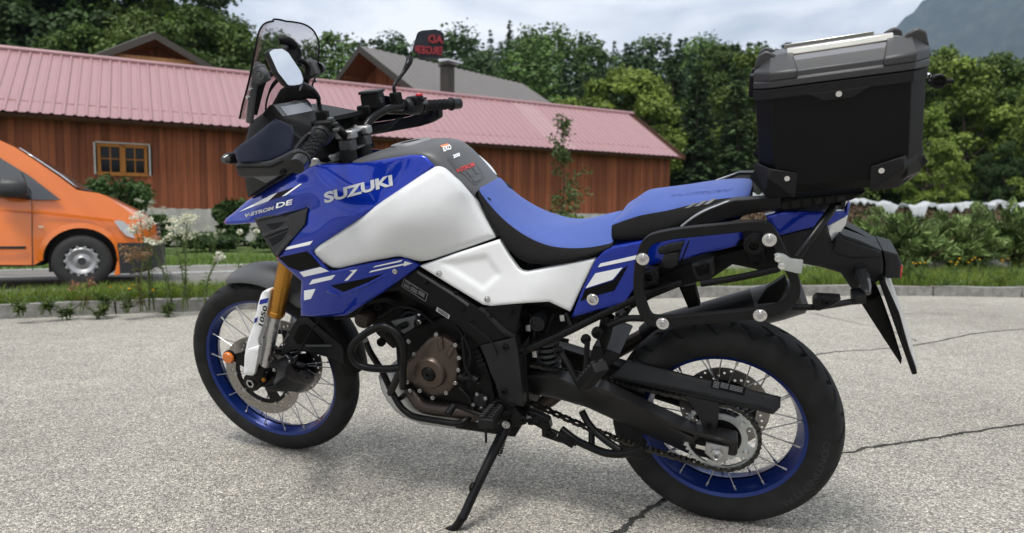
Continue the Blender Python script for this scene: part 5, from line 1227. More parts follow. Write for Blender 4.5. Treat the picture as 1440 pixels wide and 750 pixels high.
slab('grille_bar', [(368.5, 329), (404, 317), (406, 321), (371, 334)], Off(grf, .007), .010, blk2, edge=.003)
slab('grille_bar', [(357, 307.5), (396, 300), (398, 303), (361, 311)], Off(grf, .006), .010, blk2, edge=.003)
slab('grille_bar', [(400, 303), (432.5, 293), (429, 316), (390, 361), (386, 358), (408, 330)], Off(grf, .005), .010, blk2, edge=.004)
# stripes and names
for nm, pl, mm in (('stripe', [(400.5, 352), (403.6, 347.5), (440, 338.7), (435.5, 344.5)], white_d), ('dark_stripe', [(391, 362.5), (430.7, 353.6), (438, 360), (451, 375), (421, 381.6), (406, 376)], black_d),
                   ('stripe', [(421, 383.2), (450.3, 375.8), (462.4, 381.6), (427, 389.6)], white_d), ('stripe', [(434.4, 400.6), (439, 393.7), (471.7, 386.6), (466, 393.3)], white_d),
                   ('stripe', [(427.5, 409), (443.7, 406.5), (437, 420.5), (427.5, 422.6)], white_d), ('stripe', [(491.3, 380.9), (503, 379), (489.4, 394.3), (484, 395.2), (496, 382.4)], white_d),
                   ('stripe', [(524, 376.6), (527.7, 374.3), (566, 365.5), (564, 368.2)], white_d), ('stripe', [(518.4, 383.8), (522, 381), (567.8, 370.8), (568.8, 367.8), (580, 370.5), (567.8, 374.9), (568, 373)], white_d),
                   ('stripe', [(335, 298.5), (382, 274), (390, 271.3), (377, 283)], white_d), ('dark_stripe', [(377.5, 283), (390, 271.5), (412, 263.5), (394, 277.5), (388, 279)], black_d),
                   ('stripe', [(396, 276.5), (421, 259), (425, 258.6), (402, 275)], white_d)):
    decal(nm, pl, blf, mm, bike, step=6)
lettering('brand_lettering', 'SUZUKI', (456.5, 286.5), (96, -25.3), (-1.5, -15.5), blf, silver_d, bike, bold=.045)
lettering('model_lettering', 'V-STROM', (344, 306.4), (41.5, -11.5), (-.3, -5.2), blf, silver_d, bike, bold=.05, shear=.15)
lettering('model_lettering', 'DE', (387.5, 293.5), (24.5, -6.3), (-.6, -7.0), blf, white_d, bike, bold=.03, shear=.15)
bolt(555.7, 381.6, blf(555.7, 381.6) + .001, .008, steel)
# white tank side
wtf = Field([(441, 350, .217), (460, 372, .217), (475, 377, .222), (540, 270, .20), (500, 310, .214), (612, 234, .128), (627, 236, .122), (668, 278, .108), (699, 335, .125), (650, 352, .15), (606, 366, .175), (561, 361, .205), (520, 340, .228), (560, 310, .22), (600, 300, .19), (640, 300, .155), (585, 345, .198), (650, 270, .13)])
panel('tank_side', [(441.5, 351), (450, 340), (500, 308), (560, 268), (612, 233), (619, 232.5), (627, 236), (648, 256), (669, 279), (684, 307), (699.5, 334), (650, 351.5), (606, 366), (590, 368), (575, 364), (561, 361), (520, 368), (478, 377.5), (468, 377), (455, 369), (442, 357)], wtf, white, bike, edge=.016, thick=.03, step=6, rc=4)
lcf = Field([(591, 374, .178), (640, 356, .158), (699, 337, .134), (729, 378, .142), (741, 382, .144), (837, 364, .150), (801, 438, .150), (690, 430, .165), (679, 428, .166), (640, 400, .172), (760, 400, .155)])
rec = [(612, 368), (686, 356), (707, 387), (680, 411), (668, 403)]
def rec_x(u, v):
    if not pip(u, v, rec): return 0
    A = np.array(resample(rec, 2)); d = np.sqrt(((A - np.array((u, v))) ** 2).sum(1)).min(); return -.0055 * min(1, d / 7)
panel('side_cover', [(590.5, 374.5), (640, 357), (702, 337.5), (716, 360), (729, 378), (734, 381.5), (741, 382.5), (790, 373), (838, 363.5), (820, 400), (802, 438.5), (786, 431), (772, 424.5), (730, 427), (690, 430.5), (679, 428.5), (635, 402)], lcf, white_m, bike, edge=.006, thick=.012, step=4, extra=rec_x, sharp=50)
bolt(617, 385, lcf(617, 385) + .003, .0085, steel); bolt(685, 421, lcf(685, 421) + .003, .0085, steel)
# tank top (grey), filler cap, stickers
E_ = [(503, 229, .112), (545, 222.5, .118), (588, 216, .118), (602, 220, .12), (614, 232, .122), (642, 253, .112), (667, 273, .098)]
C_ = [(508, 222, .0), (550, 205, 0), (590, 198, 0), (618, 195.5, 0), (640, 200, 0), (662, 224, 0), (690, 256, 0)]
rows = []
for e, c in zip(E_, C_):
    a, b = P(*e), P(*c); row = []
    prof = [(1.0, -.035), (1.0, 0), (.88, .45), (.62, .82), (.3, .97), (0, 1)]
    half = [Vector((a.x + (b.x - a.x) * max(0, t), a.y * k, a.z + (b.z - a.z) * t if t >= 0 else a.z + t)) for k, t in prof]
    rows.append(half + [Vector((p.x, -p.y, p.z)) for p in half[::-1][1:]])
tt_ = G().grid(rows).out('tank_top', gry, bike, sub=2, sharp=180)
tfc = (rows[2][5] + rows[1][5]) / 2 + Vector((0, 0, .0))
fc_ = Matrix.Rotation(math.radians(90), 3, 'X')
dz = rows[1][5] - rows[2][5]; tilt = math.atan2(dz.z, dz.x)
Mc = Matrix.Rotation(-tilt, 3, 'Y') @ Matrix.Rotation(math.radians(90), 3, 'X')
cap = G().lathe([(.0001, .004), (.028, .005), (.032, .009), (.04, .009), (.05, .012), (.060, .010), (.063, .0)], P(578, 202.5, 0) + Vector((0, 0, -.003)), M=Mc, n=40).out('filler_cap', alu, bike)
G().lathe([(.0001, .011), (.030, .011), (.030, .004)], P(578, 202.5, 0) + Vector((0, 0, -.003)), M=Mc, n=40).out('filler_lid', bmet, cap)
tpf = Field([(612, 200, .05), (640, 200, .03), (625, 222, .105), (606, 216, .112), (668, 270, .095), (690, 256, .03), (660, 225, .035), (645, 240, .09)])
def tank_deco(name, q, m):
    """print laid on the sloping grey top between edge and crest"""
    pass
lettering_on('sticker_print', tt_, 'EXO', (624, 214), (11, -3.5), (-2.0, -7.0), white_d, .04)
lettering_on('sticker', tt_, '', 0, 0, 0, orange_d, poly=[(619, 205.5), (630, 202.5), (632, 205), (621, 208.2)])
lettering_on('sticker_print', tt_, '200', (637.5, 223.5), (9.5, -3.5), (-1.2, -5), white_d, .05)
lettering_on('tank_lettering', tt_, 'V-STROM', (643, 244), (25, -10), (-2.4, -5.4), red_d, .03, .2, d=.0022)
lettering_on('tank_pad', tt_, '', 0, 0, 0, grey_d, poly=[(629, 224), (634, 222.5), (644, 237), (668, 228), (676, 240), (682, 250), (668, 262), (652, 246), (641, 240)], d=.001)
for pl in ([(655, 241), (661, 238), (666, 246), (662, 250)], [(664, 236), (669, 234), (674, 244), (669, 245)], [(664, 252), (674, 247), (677, 252), (668, 257)]): lettering_on('pad_pattern', tt_, '', 0, 0, 0, gry, poly=pl, d=.0018)
# seats
def seat(name, st, cols):
    rows = []
    for (t, b, e) in st:
        c, q, e_ = P(t[0], t[1], 0), P(*b), P(*e)
        m1 = c.lerp(q, .45) + Vector((0, 0, .22 * (c.z - q.z))); m2 = c.lerp(q, .86) + Vector((0, 0, .24 * (c.z - q.z)))
        q2 = q.lerp(e_, .5) + Vector((0, .004, 0)); e2 = Vector((e_.x, e_.y * .7, e_.z - .004))
        h = [e2, e_, q2, q, m2, m1, c]; rows.append(h + [Vector((p.x, -p.y, p.z)) for p in h[::-1][1:]])
    a, z = rows[0], rows[-1]
    g = G(); g.grid(rows)
    n = len(rows[0]); fmx = []
    for i in range(len(rows) - 1):
        for j in range(n - 1): fmx.append(1 if (j < 3 or j >= n - 4) else 0)
    k = len(g.V)
    for end, rw_ in ((0, a), (len(rows) - 1, z)):
        cen = sum(rw_, Vector()) / n; g.V.append(cen); ci = len(g.V) - 1
        for j in range(n - 1): g.F.append([end * n + j, end * n + j + 1, ci]); fmx.append(1)
    g.m = fmx
    return g.out(name, cols, bike, sub=2, sharp=180)
seat('rider_seat', [((689, 255), (672, 265, .085), (670, 270, .095)), ((692, 257), (675, 270, .088), (673, 280, .10)), ((706, 272.5), (692, 292, .095), (684, 310, .118)), ((733, 297.5), (722, 320, .112), (707, 348, .138)), ((762, 311), (762, 342, .13), (732, 377, .15)), ((790, 314), (791, 349, .14), (788, 374, .158)), ((826, 307.5), (828, 350, .142), (836, 363, .155)), ((866, 297), (858, 344.5, .14), (859, 348, .15)), ((873, 296), (863, 343, .135), (862, 346, .145))], [seatb, seatk])
pseat = seat('passenger_seat', [((875, 297.5), (858, 318, .118), (857, 338, .128)), ((879, 293), (862, 314, .122), (864, 340, .135)), ((905, 270), (894, 303, .126), (898, 341, .145)), ((912, 267), (905, 300, .126), (910, 338, .146)), ((960, 262.5), (946, 294.6, .124), (957, 321, .145)), ((1010, 259), (988, 281, .118), (995, 303, .138)), ((1052, 256.5), (1045, 275.5, .108), (1049, 291, .12)), ((1060, 260), (1056, 276, .10), (1058, 288, .11))], [seatb, seatk])
psf = Field([(946, 294, .127), (988, 281, .122), (1045, 275, .112), (957, 321, .15), (995, 303, .142)])
for k in range(3): lettering_on('seat_stripe', pseat, '', 0, 0, 0, gry, poly=[(962 + k * 13.5, 293.5 - k * 2.6), (975 + k * 13.5, 286 - k * 3), (981 + k * 13.5, 286 - k * 3), (969 + k * 13.5, 292.8 - k * 2.6)], d=.0012)
lettering_on('seat_emboss', pseat, 'V-STROM', (943, 277.5), (84, -8), (5, -4.2), mat('blue_seat_emboss', (.035, .058, .27), .6), bold=-.005, shear=.5, d=.001)
# rear side panel
rsf = Field([(804, 447, .150), (837, 364, .150), (900, 345, .150), (1049, 325, .135), (870, 425, .156), (960, 350, .15)])
panel('rear_side_panel', [(803, 447.5), (820, 404), (837.5, 364.5), (848, 353), (863, 346), (900, 339), (960, 329.5), (1049, 320), (1047, 332), (1034, 347), (990, 357), (955, 367), (925, 371), (908, 378), (896, 400), (880, 425), (868, 430), (840, 437)], rsf, blue, bike, edge=.006, thick=.01, step=7)
for pl, mm in (([(840.7, 376.2), (844, 371), (896, 359), (896, 364.5)], white_d), ([(823.4, 405.6), (837, 384.8), (875.4, 376.6), (861.5, 393.4)], white_d), ([(816, 424), (822.5, 407.5), (862.5, 395), (876, 378), (883, 374), (864, 409), (838, 416)], black_d)): decal('stripe', pl, rsf, mm, bike)
bolt(834, 420.5, .153, .0165, chrome, h=.010, name='seat_lock'); G().lathe([(.0001, .004), (.008, .004), (.0085, -.002)], P(834, 420.5, .158), n=20).out('lock_barrel', steel, bike)
slab('panel_seam', [(957, 368), (968, 339), (970, 339), (959, 368)], Off(rsf, .0012), .002, black_d, edge=0)
slab('inner_bracket', [(925, 350), (940, 344), (963, 340), (958, 352), (938, 357), (927, 358)], .165, .03, blk2, edge=.004, rc=2)
slab('inner_bracket', [(934, 358), (957, 354), (953, 372), (944, 378), (928, 376)], .168, .02, blk2, edge=.004)
slab('inner_bracket', [(972, 372), (1003, 364), (1004, 388), (986, 395), (976, 389)], .165, .03, blk2, edge=.004, rc=2)
slab('inner_bracket', [(976, 376), (998, 370), (998, 384), (982, 389)], .167, .004, black_d, edge=0)
bolt(988.5, 373, .17, .009, dark, h=.01)
slab('inner_bracket', [(1044, 328), (1072, 328), (1076, 372), (1056, 378), (1050, 350)], .16, .04, blk, edge=.004, rc=2)
bolt(1060.5, 343, .19, .024, bmet, h=.02, name='rack_mount'); bolt(1060.5, 343, .20, .012, dark)
bolt(1065, 369, .17, .010, dark)
bolt(914.5, 387, .19, .022, bmet, h=.02, name='rack_mount'); bolt(914.5, 387, .20, .011, dark)
slab('inner_bracket', [(898, 372), (925, 378), (926, 400), (905, 405), (896, 390)], .17, .03, blk, edge=.006, rc=3)
px_tube('rack_tube', [(986, 399, .19), (1030, 392, .20), (1065, 385, .215), (1095, 378, .23)], .0085, bmet, sides=(1, -1))
slab('tail_underpanel', [(880, 425), (905, 400), (960, 372), (1050, 348), (1090, 340), (1100, 372), (1075, 382), (1060, 378), (1030, 372), (1000, 392), (960, 402), (920, 418), (890, 434)], .105, .21, blk, edge=.006, step=12)
slab('muffler_hanger', [(955, 404), (977, 400), (984, 430), (968, 434)], -.10, .03, blk, edge=.004)
# grab rails, carrier
panel('grab_rail', [(957, 320), (972, 307), (989, 297), (1010, 289), (1031, 281.5), (1060, 279.5), (1098, 278), (1100, 294), (1060, 300), (1030, 306.5), (1004, 314), (985, 320)], Field([(957, 320, .155), (1000, 300, .168), (1060, 290, .16), (1098, 288, .14)]), blk2, bike, edge=.010, thick=.03, step=6)
px_tube('grab_rail_edge', [(958, 318.5, .165), (973, 307, .172), (990, 297, .172), (1010, 289.2, .17), (1031, 282, .164), (1060, 280, .158)], .0028, steel, sides=(1, -1), n=8)
slab('carrier', [(1086, 284), (1100, 278), (1150, 275), (1217, 268.5), (1212, 274), (1196, 282), (1150, 290), (1098, 297), (1088, 294)], .12, .24, blk, edge=.006)
for k in range(6): slab('carrier_rib', [(1097 + k * 16, 285 - k * 1.8), (1109 + k * 16, 283.5 - k * 1.8), (1109 + k * 16, 293 - k * 2.2), (1098 + k * 16, 295 - k * 2.2)], .126, .01, blk2, edge=.003)
slab('carrier_rib', [(1105, 296), (1111, 296), (1109, 307), (1106, 307)], .11, .02, blk2, edge=.002); slab('carrier_rib', [(1183, 284), (1189, 283), (1188, 293), (1184, 293)], .11, .02, blk2, edge=.002)
# tail
tlf = Field([(1080, 301, .125), (1100, 330, .125), (1150, 305, .10), (1194, 287, .055), (1166, 316, .085)])
panel('tail_fairing', [(1076, 303), (1100, 297), (1150, 298), (1188, 297), (1193, 284), (1196, 286), (1193, 303), (1166, 317), (1130, 323), (1096, 332), (1084, 318)], tlf, blue, bike, edge=.006, thick=.02, step=6)
slab('tail_core', [(1085, 300), (1188, 298), (1186, 316), (1165, 330), (1100, 350)], .05, .1, blk)
panel('tail_lamp', [(1163.5, 318), (1178, 310), (1193, 302), (1189, 317), (1182, 328), (1170, 339), (1166, 330)], Field([(1164, 318, .088), (1192, 303, .06), (1170, 339, .088), (1182, 328, .065)]), lens, bike, edge=.005, thick=.02, step=4)
tuf = Field([(1090, 340, .115), (1164, 325, .098), (1200, 345, .08), (1240, 360, .062), (1242, 391, .062), (1150, 370, .10), (1210, 380, .075), (1205, 412, .06)])
panel('tail_cover', [(1085, 345), (1097, 331.5), (1130, 323), (1163, 318.5), (1166, 331), (1171, 341), (1182, 328.5), (1210, 338), (1240, 351.5), (1243, 372), (1242, 391), (1229, 399), (1228, 411), (1203, 414), (1182, 384), (1155, 376), (1129, 371), (1100, 372)], tuf, blk2, bike, edge=.008, thick=.06, step=6)
slab('tail_ridge', [(1176, 333), (1238, 354), (1240, 362), (1200, 364), (1170, 356)], Off(tuf, .006), .01, blk2, edge=.006)
slab('tail_end', [(1241, 351.5), (1263, 357), (1268.5, 373), (1266, 391.5), (1243.5, 391.5), (1244.5, 372)], Field([(1241, 352, .06), (1263, 357, .045), (1266, 391, .05), (1243, 391, .064)]), .12, blk2, edge=.006, rc=2)
slab('rear_reflector', [(1265.5, 375), (1269.5, 374), (1267.5, 391), (1263.8, 391)], .047, .094, redl, edge=.002)
for s in (1, -1):
    a, b = P(1209, 380, .07), P(1217, 396, .135); c = P(1221, 413, .15)
    q = lambda p: Vector((p.x, s * p.y, p.z))
    G().tube([q(P(1205, 372, .06)), q(a)], [.020, .018], 16).out('indicator_boot', blk, bike)
    o = G().tube([q(a), q(a.lerp(c, .3)), q(a.lerp(c, .8)), q(c)], [.0125, .018, .012, .006], 10).out('rear_indicator', lens_s, bike, sharp=25)
slab('plate_bracket', [(1202, 412), (1229, 400), (1240, 418), (1255, 460), (1268.5, 504), (1267, 513), (1240, 472), (1213, 430)], .045, .09, blk, edge=.003)
pt, pb_ = P(1240, 396, .1), P(1285, 523, .1)
pt.y = pb_.y = .1; ax = (pt - pb_).normalized(); nr = Vector((-ax.z, 0, ax.x)).normalized()
if nr.x > 0: nr = -nr
def plate_box(name, e, t0, t1, m, w):
    g = G(); a, b = pb_ - ax * e, pt + ax * e
    V = [Vector((p.x - .019 * (w - y) / (2 * w), y, p.z)) + nr * t for p in (a, b) for y in (w, -w) for t in (t0, t1)]
    g.add(V, [[0, 1, 3, 2], [4, 6, 7, 5], [0, 4, 5, 1], [2, 3, 7, 6], [0, 2, 6, 4], [1, 5, 7, 3]]); return g.out(name, m, bike, bevel=.003)
lp = plate_box('licence_plate_holder', .004, -.006, .006, blk, .108); plate_box('licence_plate', -.006, .007, .009, plate_m, .100)
g = G(); g.tube([P(1244, 400, .104), P(1262, 440, .104), P(1282, 512, .104)], .004, 8); g.out('plate_rim', blk, bike)
# luggage frame with its bolts, bracket and struts
def ring_bar(name, outline, wpx, y, th, m, side):
    ol = resample(rnd_corners(outline, 26, 8), 5); n = len(ol); prof = []
    ar = sum(ol[i - 1][0] * ol[i][1] - ol[i][0] * ol[i - 1][1] for i in range(n)); sg = 1 if ar > 0 else -1
    rows = []
    for i in range(n):
        a, b = ol[i - 1], ol[(i + 1) % n]; t = Vector((b[0] - a[0], b[1] - a[1])).normalized(); nn = Vector((-t.y, t.x)) * sg
        o_, i_ = Vector(ol[i]), Vector(ol[i]) + nn * wpx
        k = .08; a1, a2 = o_.lerp(i_, k), o_.lerp(i_, 1 - k)
        A, B, A1, B1 = FB.P(o_.x, o_.y, y - .003), FB.P(i_.x, i_.y, y - .003), FB.P(a1.x, a1.y, y), FB.P(a2.x, a2.y, y)
        dn = Vector((0, th, 0)); row = [A, A1, B1, B, B - dn, A - dn]
        rows.append([Vector((p.x, side * p.y, p.z)) for p in row])
    rows.append(rows[0]); return G().grid(rows, closed_u=True).out(name, m, bike, sharp=30)
rb = [(890, 418), (891, 372), (903, 333), (940, 323), (1066, 310), (1088, 316), (1108, 358), (1126, 394), (1126, 418), (1110, 438), (1080, 448), (937, 461), (905, 458)]
rack_m = mat('rack_black', (.009, .009, .0095), .48, .05, spec=.18, var=.15, vscale=25)
for s in (1, -1): ring_bar('luggage_frame', rb, 14.2, .25, .016, rack_m, s)
for (u, v) in ((904, 364), (1082, 337), (932, 454.6), (1069, 443)):
    bolt(u, v, .251, .0155, chrome, h=.007, name='frame_bolt'); bolt(u, v, .255, .008, steel, name='frame_bolt')
slab('bracket', [(1088, 358), (1093, 356), (1103, 358), (1112, 364), (1129.5, 366), (1127.5, 385), (1120, 384.5), (1098, 379), (1095, 372)], .256, .004, zinc, edge=.001, rc=2)
bolt(1094.5, 363.5, .257, .008, chrome, h=.006); bolt(1099.5, 374, .257, .008, chrome, h=.006)
px_tube('frame_strut', [(1120, 362, .235), (1140, 335, .21), (1166, 300, .16), (1172, 291, .14)], .0095, bmet, n=14, sides=(1, -1))
px_tube('rear_strut', [(1112, 432, .235), (1148, 432, .22), (1170, 429, .20), (1200, 424, .15), (1222, 420, .10), (1233, 414, .06)], .0075, bmet, n=12, sides=(1, -1))
slab('strut_clamp', [(1143, 424), (1148, 418), (1166, 419), (1184, 420), (1172, 430), (1150, 438), (1143, 433)], .236, .03, bmet, edge=.005, rc=3); bolt(1162, 424, .238, .010, dark)
slab('strut_clamp', [(1199, 417), (1218, 415), (1219, 427), (1199, 429)], .16, .05, blk2, edge=.004)
# muffler on the right side
ma, mb = Vector((.26, -.195, .475)), Vector((-.215, -.225, .635)); md = (mb - ma)
G().tube([ma, ma + md * .06, ma + md * .10, ma + md * .72], [.035, .050, .056, .058], 28).out('muffler', muf, bike)
G().tube([ma + md * .72, ma + md * .86], [.0585, .0585], 28).out('muffler_band', gry, bike)
G().tube([ma + md * .86, ma + md * .97, ma + md * 1.0], [.058, .055, .040], 28).out('muffler_end', gry, bike)
slab('muffler_shield', [(1060, 432), (1078, 405), (1104, 388), (1108, 400), (1095, 428), (1080, 436)], -.165, .02, blk, edge=.006)
px_tube('exhaust_pipe', [(690, 590, -.05), (760, 570, -.1), (840, 510, -.15), (925, 462, -.195)], .025, header_m, n=16)

# ---------------------------------------------------------------- cockpit
def sided(fn):
    for s in (1, -1): fn(s)
BARP = [(508, 183, -.045), (520, 170, -.09), (534, 159, -.135), (548, 153, -.18), (568, 150, -.24), (594, 149, -.31), (628, 147, -.42), (641, 146, -.46)]
bp_ = [FS.P(*q) for q in BARP]
bp_ = [Vector((bp_[0].x, -.0, bp_[0].z - .012))] + [Vector((bp_[0].x, bp_[0].y, bp_[0].z - .008))] + bp_[1:]
bl_ = [Vector((p.x, -p.y, p.z)) for p in bp_[:5]] + [FS.P(459, 183, .245), FS.P(449, 193, .305), FS.P(428, 220, .42), FS.P(421, 229, .455)]
full = bl_[::-1][:-1] + bp_
G().tube(full, .0125, 16, 5).out('handlebar', bmet, bike, S=FS.S)
def along(y):
    B_ = bp_ if y < 0 else bl_
    for a, b in zip(B_, B_[1:]):
        if abs(a.y) <= abs(y) <= abs(b.y) and a.y != b.y: t = (y - a.y) / (b.y - a.y); return a.lerp(b, t)
    d = (B_[-1] - B_[-2]); return B_[-1] + d * ((y - B_[-1].y) / d.y)
for s in (1, -1):
    a, b = along(s * .305), along(s * .435)
    o = G().tube([a, a.lerp(b, .02), a.lerp(b, .06), a.lerp(b, .09), a.lerp(b, .95), b], [.022, .022, .021, .0165, .017, .021], 20).out('hand_grip', grip_m, bike, S=FS.S)
    g = G(); d = (b - a).normalized(); e1 = d.cross(Vector((0, 0, 1))).normalized(); e2 = d.cross(e1)
    for i in range(9):
        for k in range(7):
            w = 2 * math.pi * (k + .5 * (i % 2)) / 7; cc_ = a.lerp(b, .14 + .085 * i) + (e1 * math.cos(w) + e2 * math.sin(w)) * .0172
            M_ = Matrix((e1 * -math.sin(w) + e2 * math.cos(w), d, e1 * math.cos(w) + e2 * math.sin(w))).transposed()
            g.box(cc_, (.0035, .011, .003), M_ @ Matrix.Rotation(.6, 3, 'Z')); g.box(cc_ + d * .004, (.0035, .011, .003), M_ @ Matrix.Rotation(-.6, 3, 'Z'))
    g.out('grip_rib', grip_m, o)
    e = along(s * .437); f = along(s * .475)
    G().tube([e, e.lerp(f, .1), e.lerp(f, .12), f], [.0235, .0235, .0205, .0195], 24).out('bar_end', mat('bar_end_metal', (.04, .04, .042), .2, .9) if s > 0 else bpy.data.materials['bar_end_metal'], bike, S=FS.S)
    q0, q1 = along(s * .245), along(s * .30)
    g = G().tube([q0, q0.lerp(q1, .15), q0.lerp(q1, .85), q1], [.022, .028, .029, .023], 18); g.out('switch_housing', blk2, bike, S=FS.S)
    M_ = Matrix.Rotation(s * .35, 3, 'Z')
    G().box((q0 + q1) / 2 + Vector((-.012, 0, .018)), (.05, .042, .03), M_).out('switch_block', blk, bike, S=FS.S, bevel=.006)
    for k, (dx, dz_, m) in enumerate(((-.03, .036, gry if s > 0 else red_b), (-.042, .022, blk2), (-.044, .008, gry))):
        G().box((q0 + q1) / 2 + Vector((dx, s * .002 * k, dz_)), (.014, .022, .008), M_).out('switch', m, bike, S=FS.S, bevel=.002)
    # lever
    l0, l1 = along(s * .23) + Vector((.055, 0, -.012)), along(s * .44) + Vector((.062, 0, -.03))
    G().tube([along(s * .23), l0, l0.lerp(l1, .3) + Vector((.012, 0, 0)), l0.lerp(l1, .75) + Vector((.006, 0, 0)), l1], [.008, .008, .0075, .007, .008], 12, 4).out('lever', bmet, bike, S=FS.S)
    # mirror stem clamp
    st = along(s * .222) + Vector((.005, 0, .012))
    G().box(st + Vector((.004, 0, .012)), (.034, .03, .05), M_).out('mirror_clamp', blk, bike, S=FS.S, bevel=.005)
# front brake reservoir on the right, cables
rc_ = along(-.185) + Vector((.05, .02, .03)); o = G().box(rc_, (.06, .075, .05), Matrix.Rotation(.2, 3, 'Z')).out('brake_reservoir', blk, bike, S=FS.S, bevel=.006)
G().box(rc_ + Vector((0, 0, .029)), (.066, .08, .010), Matrix.Rotation(.2, 3, 'Z')).out('reservoir_lid', blk2, o, bevel=.003)
G().lathe([(.0001, .006), (.009, .006), (.010, 0)], rc_ + Vector((-.033, .01, .002)), M=Matrix.Rotation(math.radians(90), 3, 'Z'), n=18).out('sight_glass', screen_m, o)
G().box(along(-.15) + Vector((.055, .01, .0)), (.05, .04, .05)).out('lever_bracket', blk, bike, S=FS.S, bevel=.006)
for k in range(4):
    px_tube('cable', [(566 - k * 3, 165 + k, -.24), (548, 174 + k * 2, -.17), (520, 181 + k * 2, -.09), (497, 188 + k * 3, -.03), (480, 205 + k * 3, .0)], .0035, blk, frame=FS, n=7)
px_tube('cable', [(442, 200, .26), (432, 205, .2), (425, 215, .12), (430, 235, .06)], .0035, blk, frame=FS, n=7); px_tube('cable', [(440, 195, .27), (425, 196, .2), (415, 205, .14), (418, 225, .1)], .0035, blk, frame=FS, n=7)
for k in range(5):
    G().box(FS.P(412 + k * 6, 192 + k * 3, .16), (.022, .02, .018), Matrix.Rotation(k * .7, 3, 'Y')).out('connector', blk, bike, S=FS.S, bevel=.003)
# handlebar clamp, risers, top yoke
g = G(); g2 = G()
for s in (1, -1):
    g.box(Vector((bp_[0].x, s * .045, bp_[0].z + .012)), (.062, .034, .026)); g2.box(Vector((bp_[0].x + .0, s * .045, bp_[0].z - .020)), (.046, .032, .034))
g.box(Vector((bp_[0].x - .002, 0, bp_[0].z + .016)), (.026, .07, .012)); g.box(Vector((bp_[0].x + .024, 0, bp_[0].z + .016)), (.010, .07, .012)); g.out('bar_clamp', alu, bike, S=FS.S, bevel=.005)
g2.box(Vector((bp_[0].x, 0, bp_[0].z - .034)), (.03, .1, .008)); g2.out('clamp_base', gry, bike, S=FS.S, bevel=.005)
for s in (1, -1):
    G().lathe([(.0001, .0), (.026, 0), (.024, .035), (.0001, .035)], Vector((bp_[0].x + .004, s * .045, bp_[0].z - .066)), M=Matrix.Rotation(math.radians(90), 3, 'X'), n=20).out('riser', blk2, bike, S=FS.S)
    for dx in (-.02, .02): G().lathe([(.0035, .0), (.0035, .004), (.0065, .004), (.007, -.006)], Vector((bp_[0].x + dx, s * .045, bp_[0].z + .025)), M=Matrix.Rotation(math.radians(90), 3, 'X'), n=12).out('clamp_bolt', steel, bike, S=FS.S)
ty = []
for (x, y) in ((.05, .03), (.055, .09), (.03, .14), (-.03, .14), (-.055, .08), (-.07, .03)): ty.append((x, y))
ty = ty + [(x, -y) for x, y in ty[::-1]]
zt = gt.z - .01
G().prism([Vector((gt.x + x - .02, y, zt)) for x, y in ty], (0, 0, .028)).out('top_yoke', alu, bike, S=FS.S, bevel=.006)
for s in (1, -1): G().lathe([(.0001, 0), (.018, 0), (.018, .012), (.025, .012), (.027, .03)], Vector((gt.x + .002, s * .105, gt.z + .033)), M=Matrix.Rotation(math.radians(90), 3, 'X'), n=24).out('fork_cap', gold, bike, S=FS.S)
G().lathe([(.0001, 0), (.014, 0), (.016, .008), (.016, .02)], Vector((gt.x - .065, .01, zt + .035)), M=Matrix.Rotation(math.radians(90), 3, 'X'), n=20).out('ignition_lock', bmet, bike, S=FS.S)
# hand guards
hgf = Field([(330, 212, .335), (341, 201, .33), (386, 168, .30), (409, 177, .32), (405, 212, .41), (380, 225, .41), (333, 228, .37), (365, 200, .36)])
panel('hand_guard', [(329, 211), (341.6, 201), (358, 190), (386.4, 167.5), (393, 170), (409, 177), (413, 190), (411, 210), (396, 219), (380, 225.5), (355, 229), (334, 229)], hgf, navy, bike, edge=.006, thick=.005, frame=FS, step=6)
panel('guard_bar', [(330.5, 232), (336, 227.5), (360, 228.5), (380, 226.5), (396, 219), (411, 211), (418, 216), (421, 236), (412, 243), (397, 247), (360, 249), (338.5, 249.5), (334, 246)], Field([(331, 232, .35), (338, 249, .36), (380, 230, .42), (397, 247, .43), (418, 225, .45)]), blk2, bike, edge=.010, thick=.028, frame=FS, step=6, rc=3)
slab('guard_groove_shade', [(333, 234.5), (380, 233.5), (397, 226), (398, 228), (381, 236), (333, 237)], Off(Field([(331, 232, .35), (338, 249, .36), (380, 230, .42), (397, 247, .43), (418, 225, .45)]), .0015), .004, black_d, edge=0, frame=FS)  # dark strip painted for the shade in a groove, nothing is recessed
# front indicators
for s in (1, -1):
    q = lambda u, v, y: (lambda p: Vector((p.x, s * p.y, p.z)))(P(u, v, y))
    G().tube([q(338, 222, .17), q(330, 222, .20), q(320, 223, .235), q(314, 225, .25)], [.014, .018, .016, .009], 12).out('front_indicator', blk, bike, sharp=30)
    G().tube([q(319, 223.5, .238), q(313.5, 225.3, .252)], [.0150, .0098], 12).out('indicator_lens', lens_s, bike)
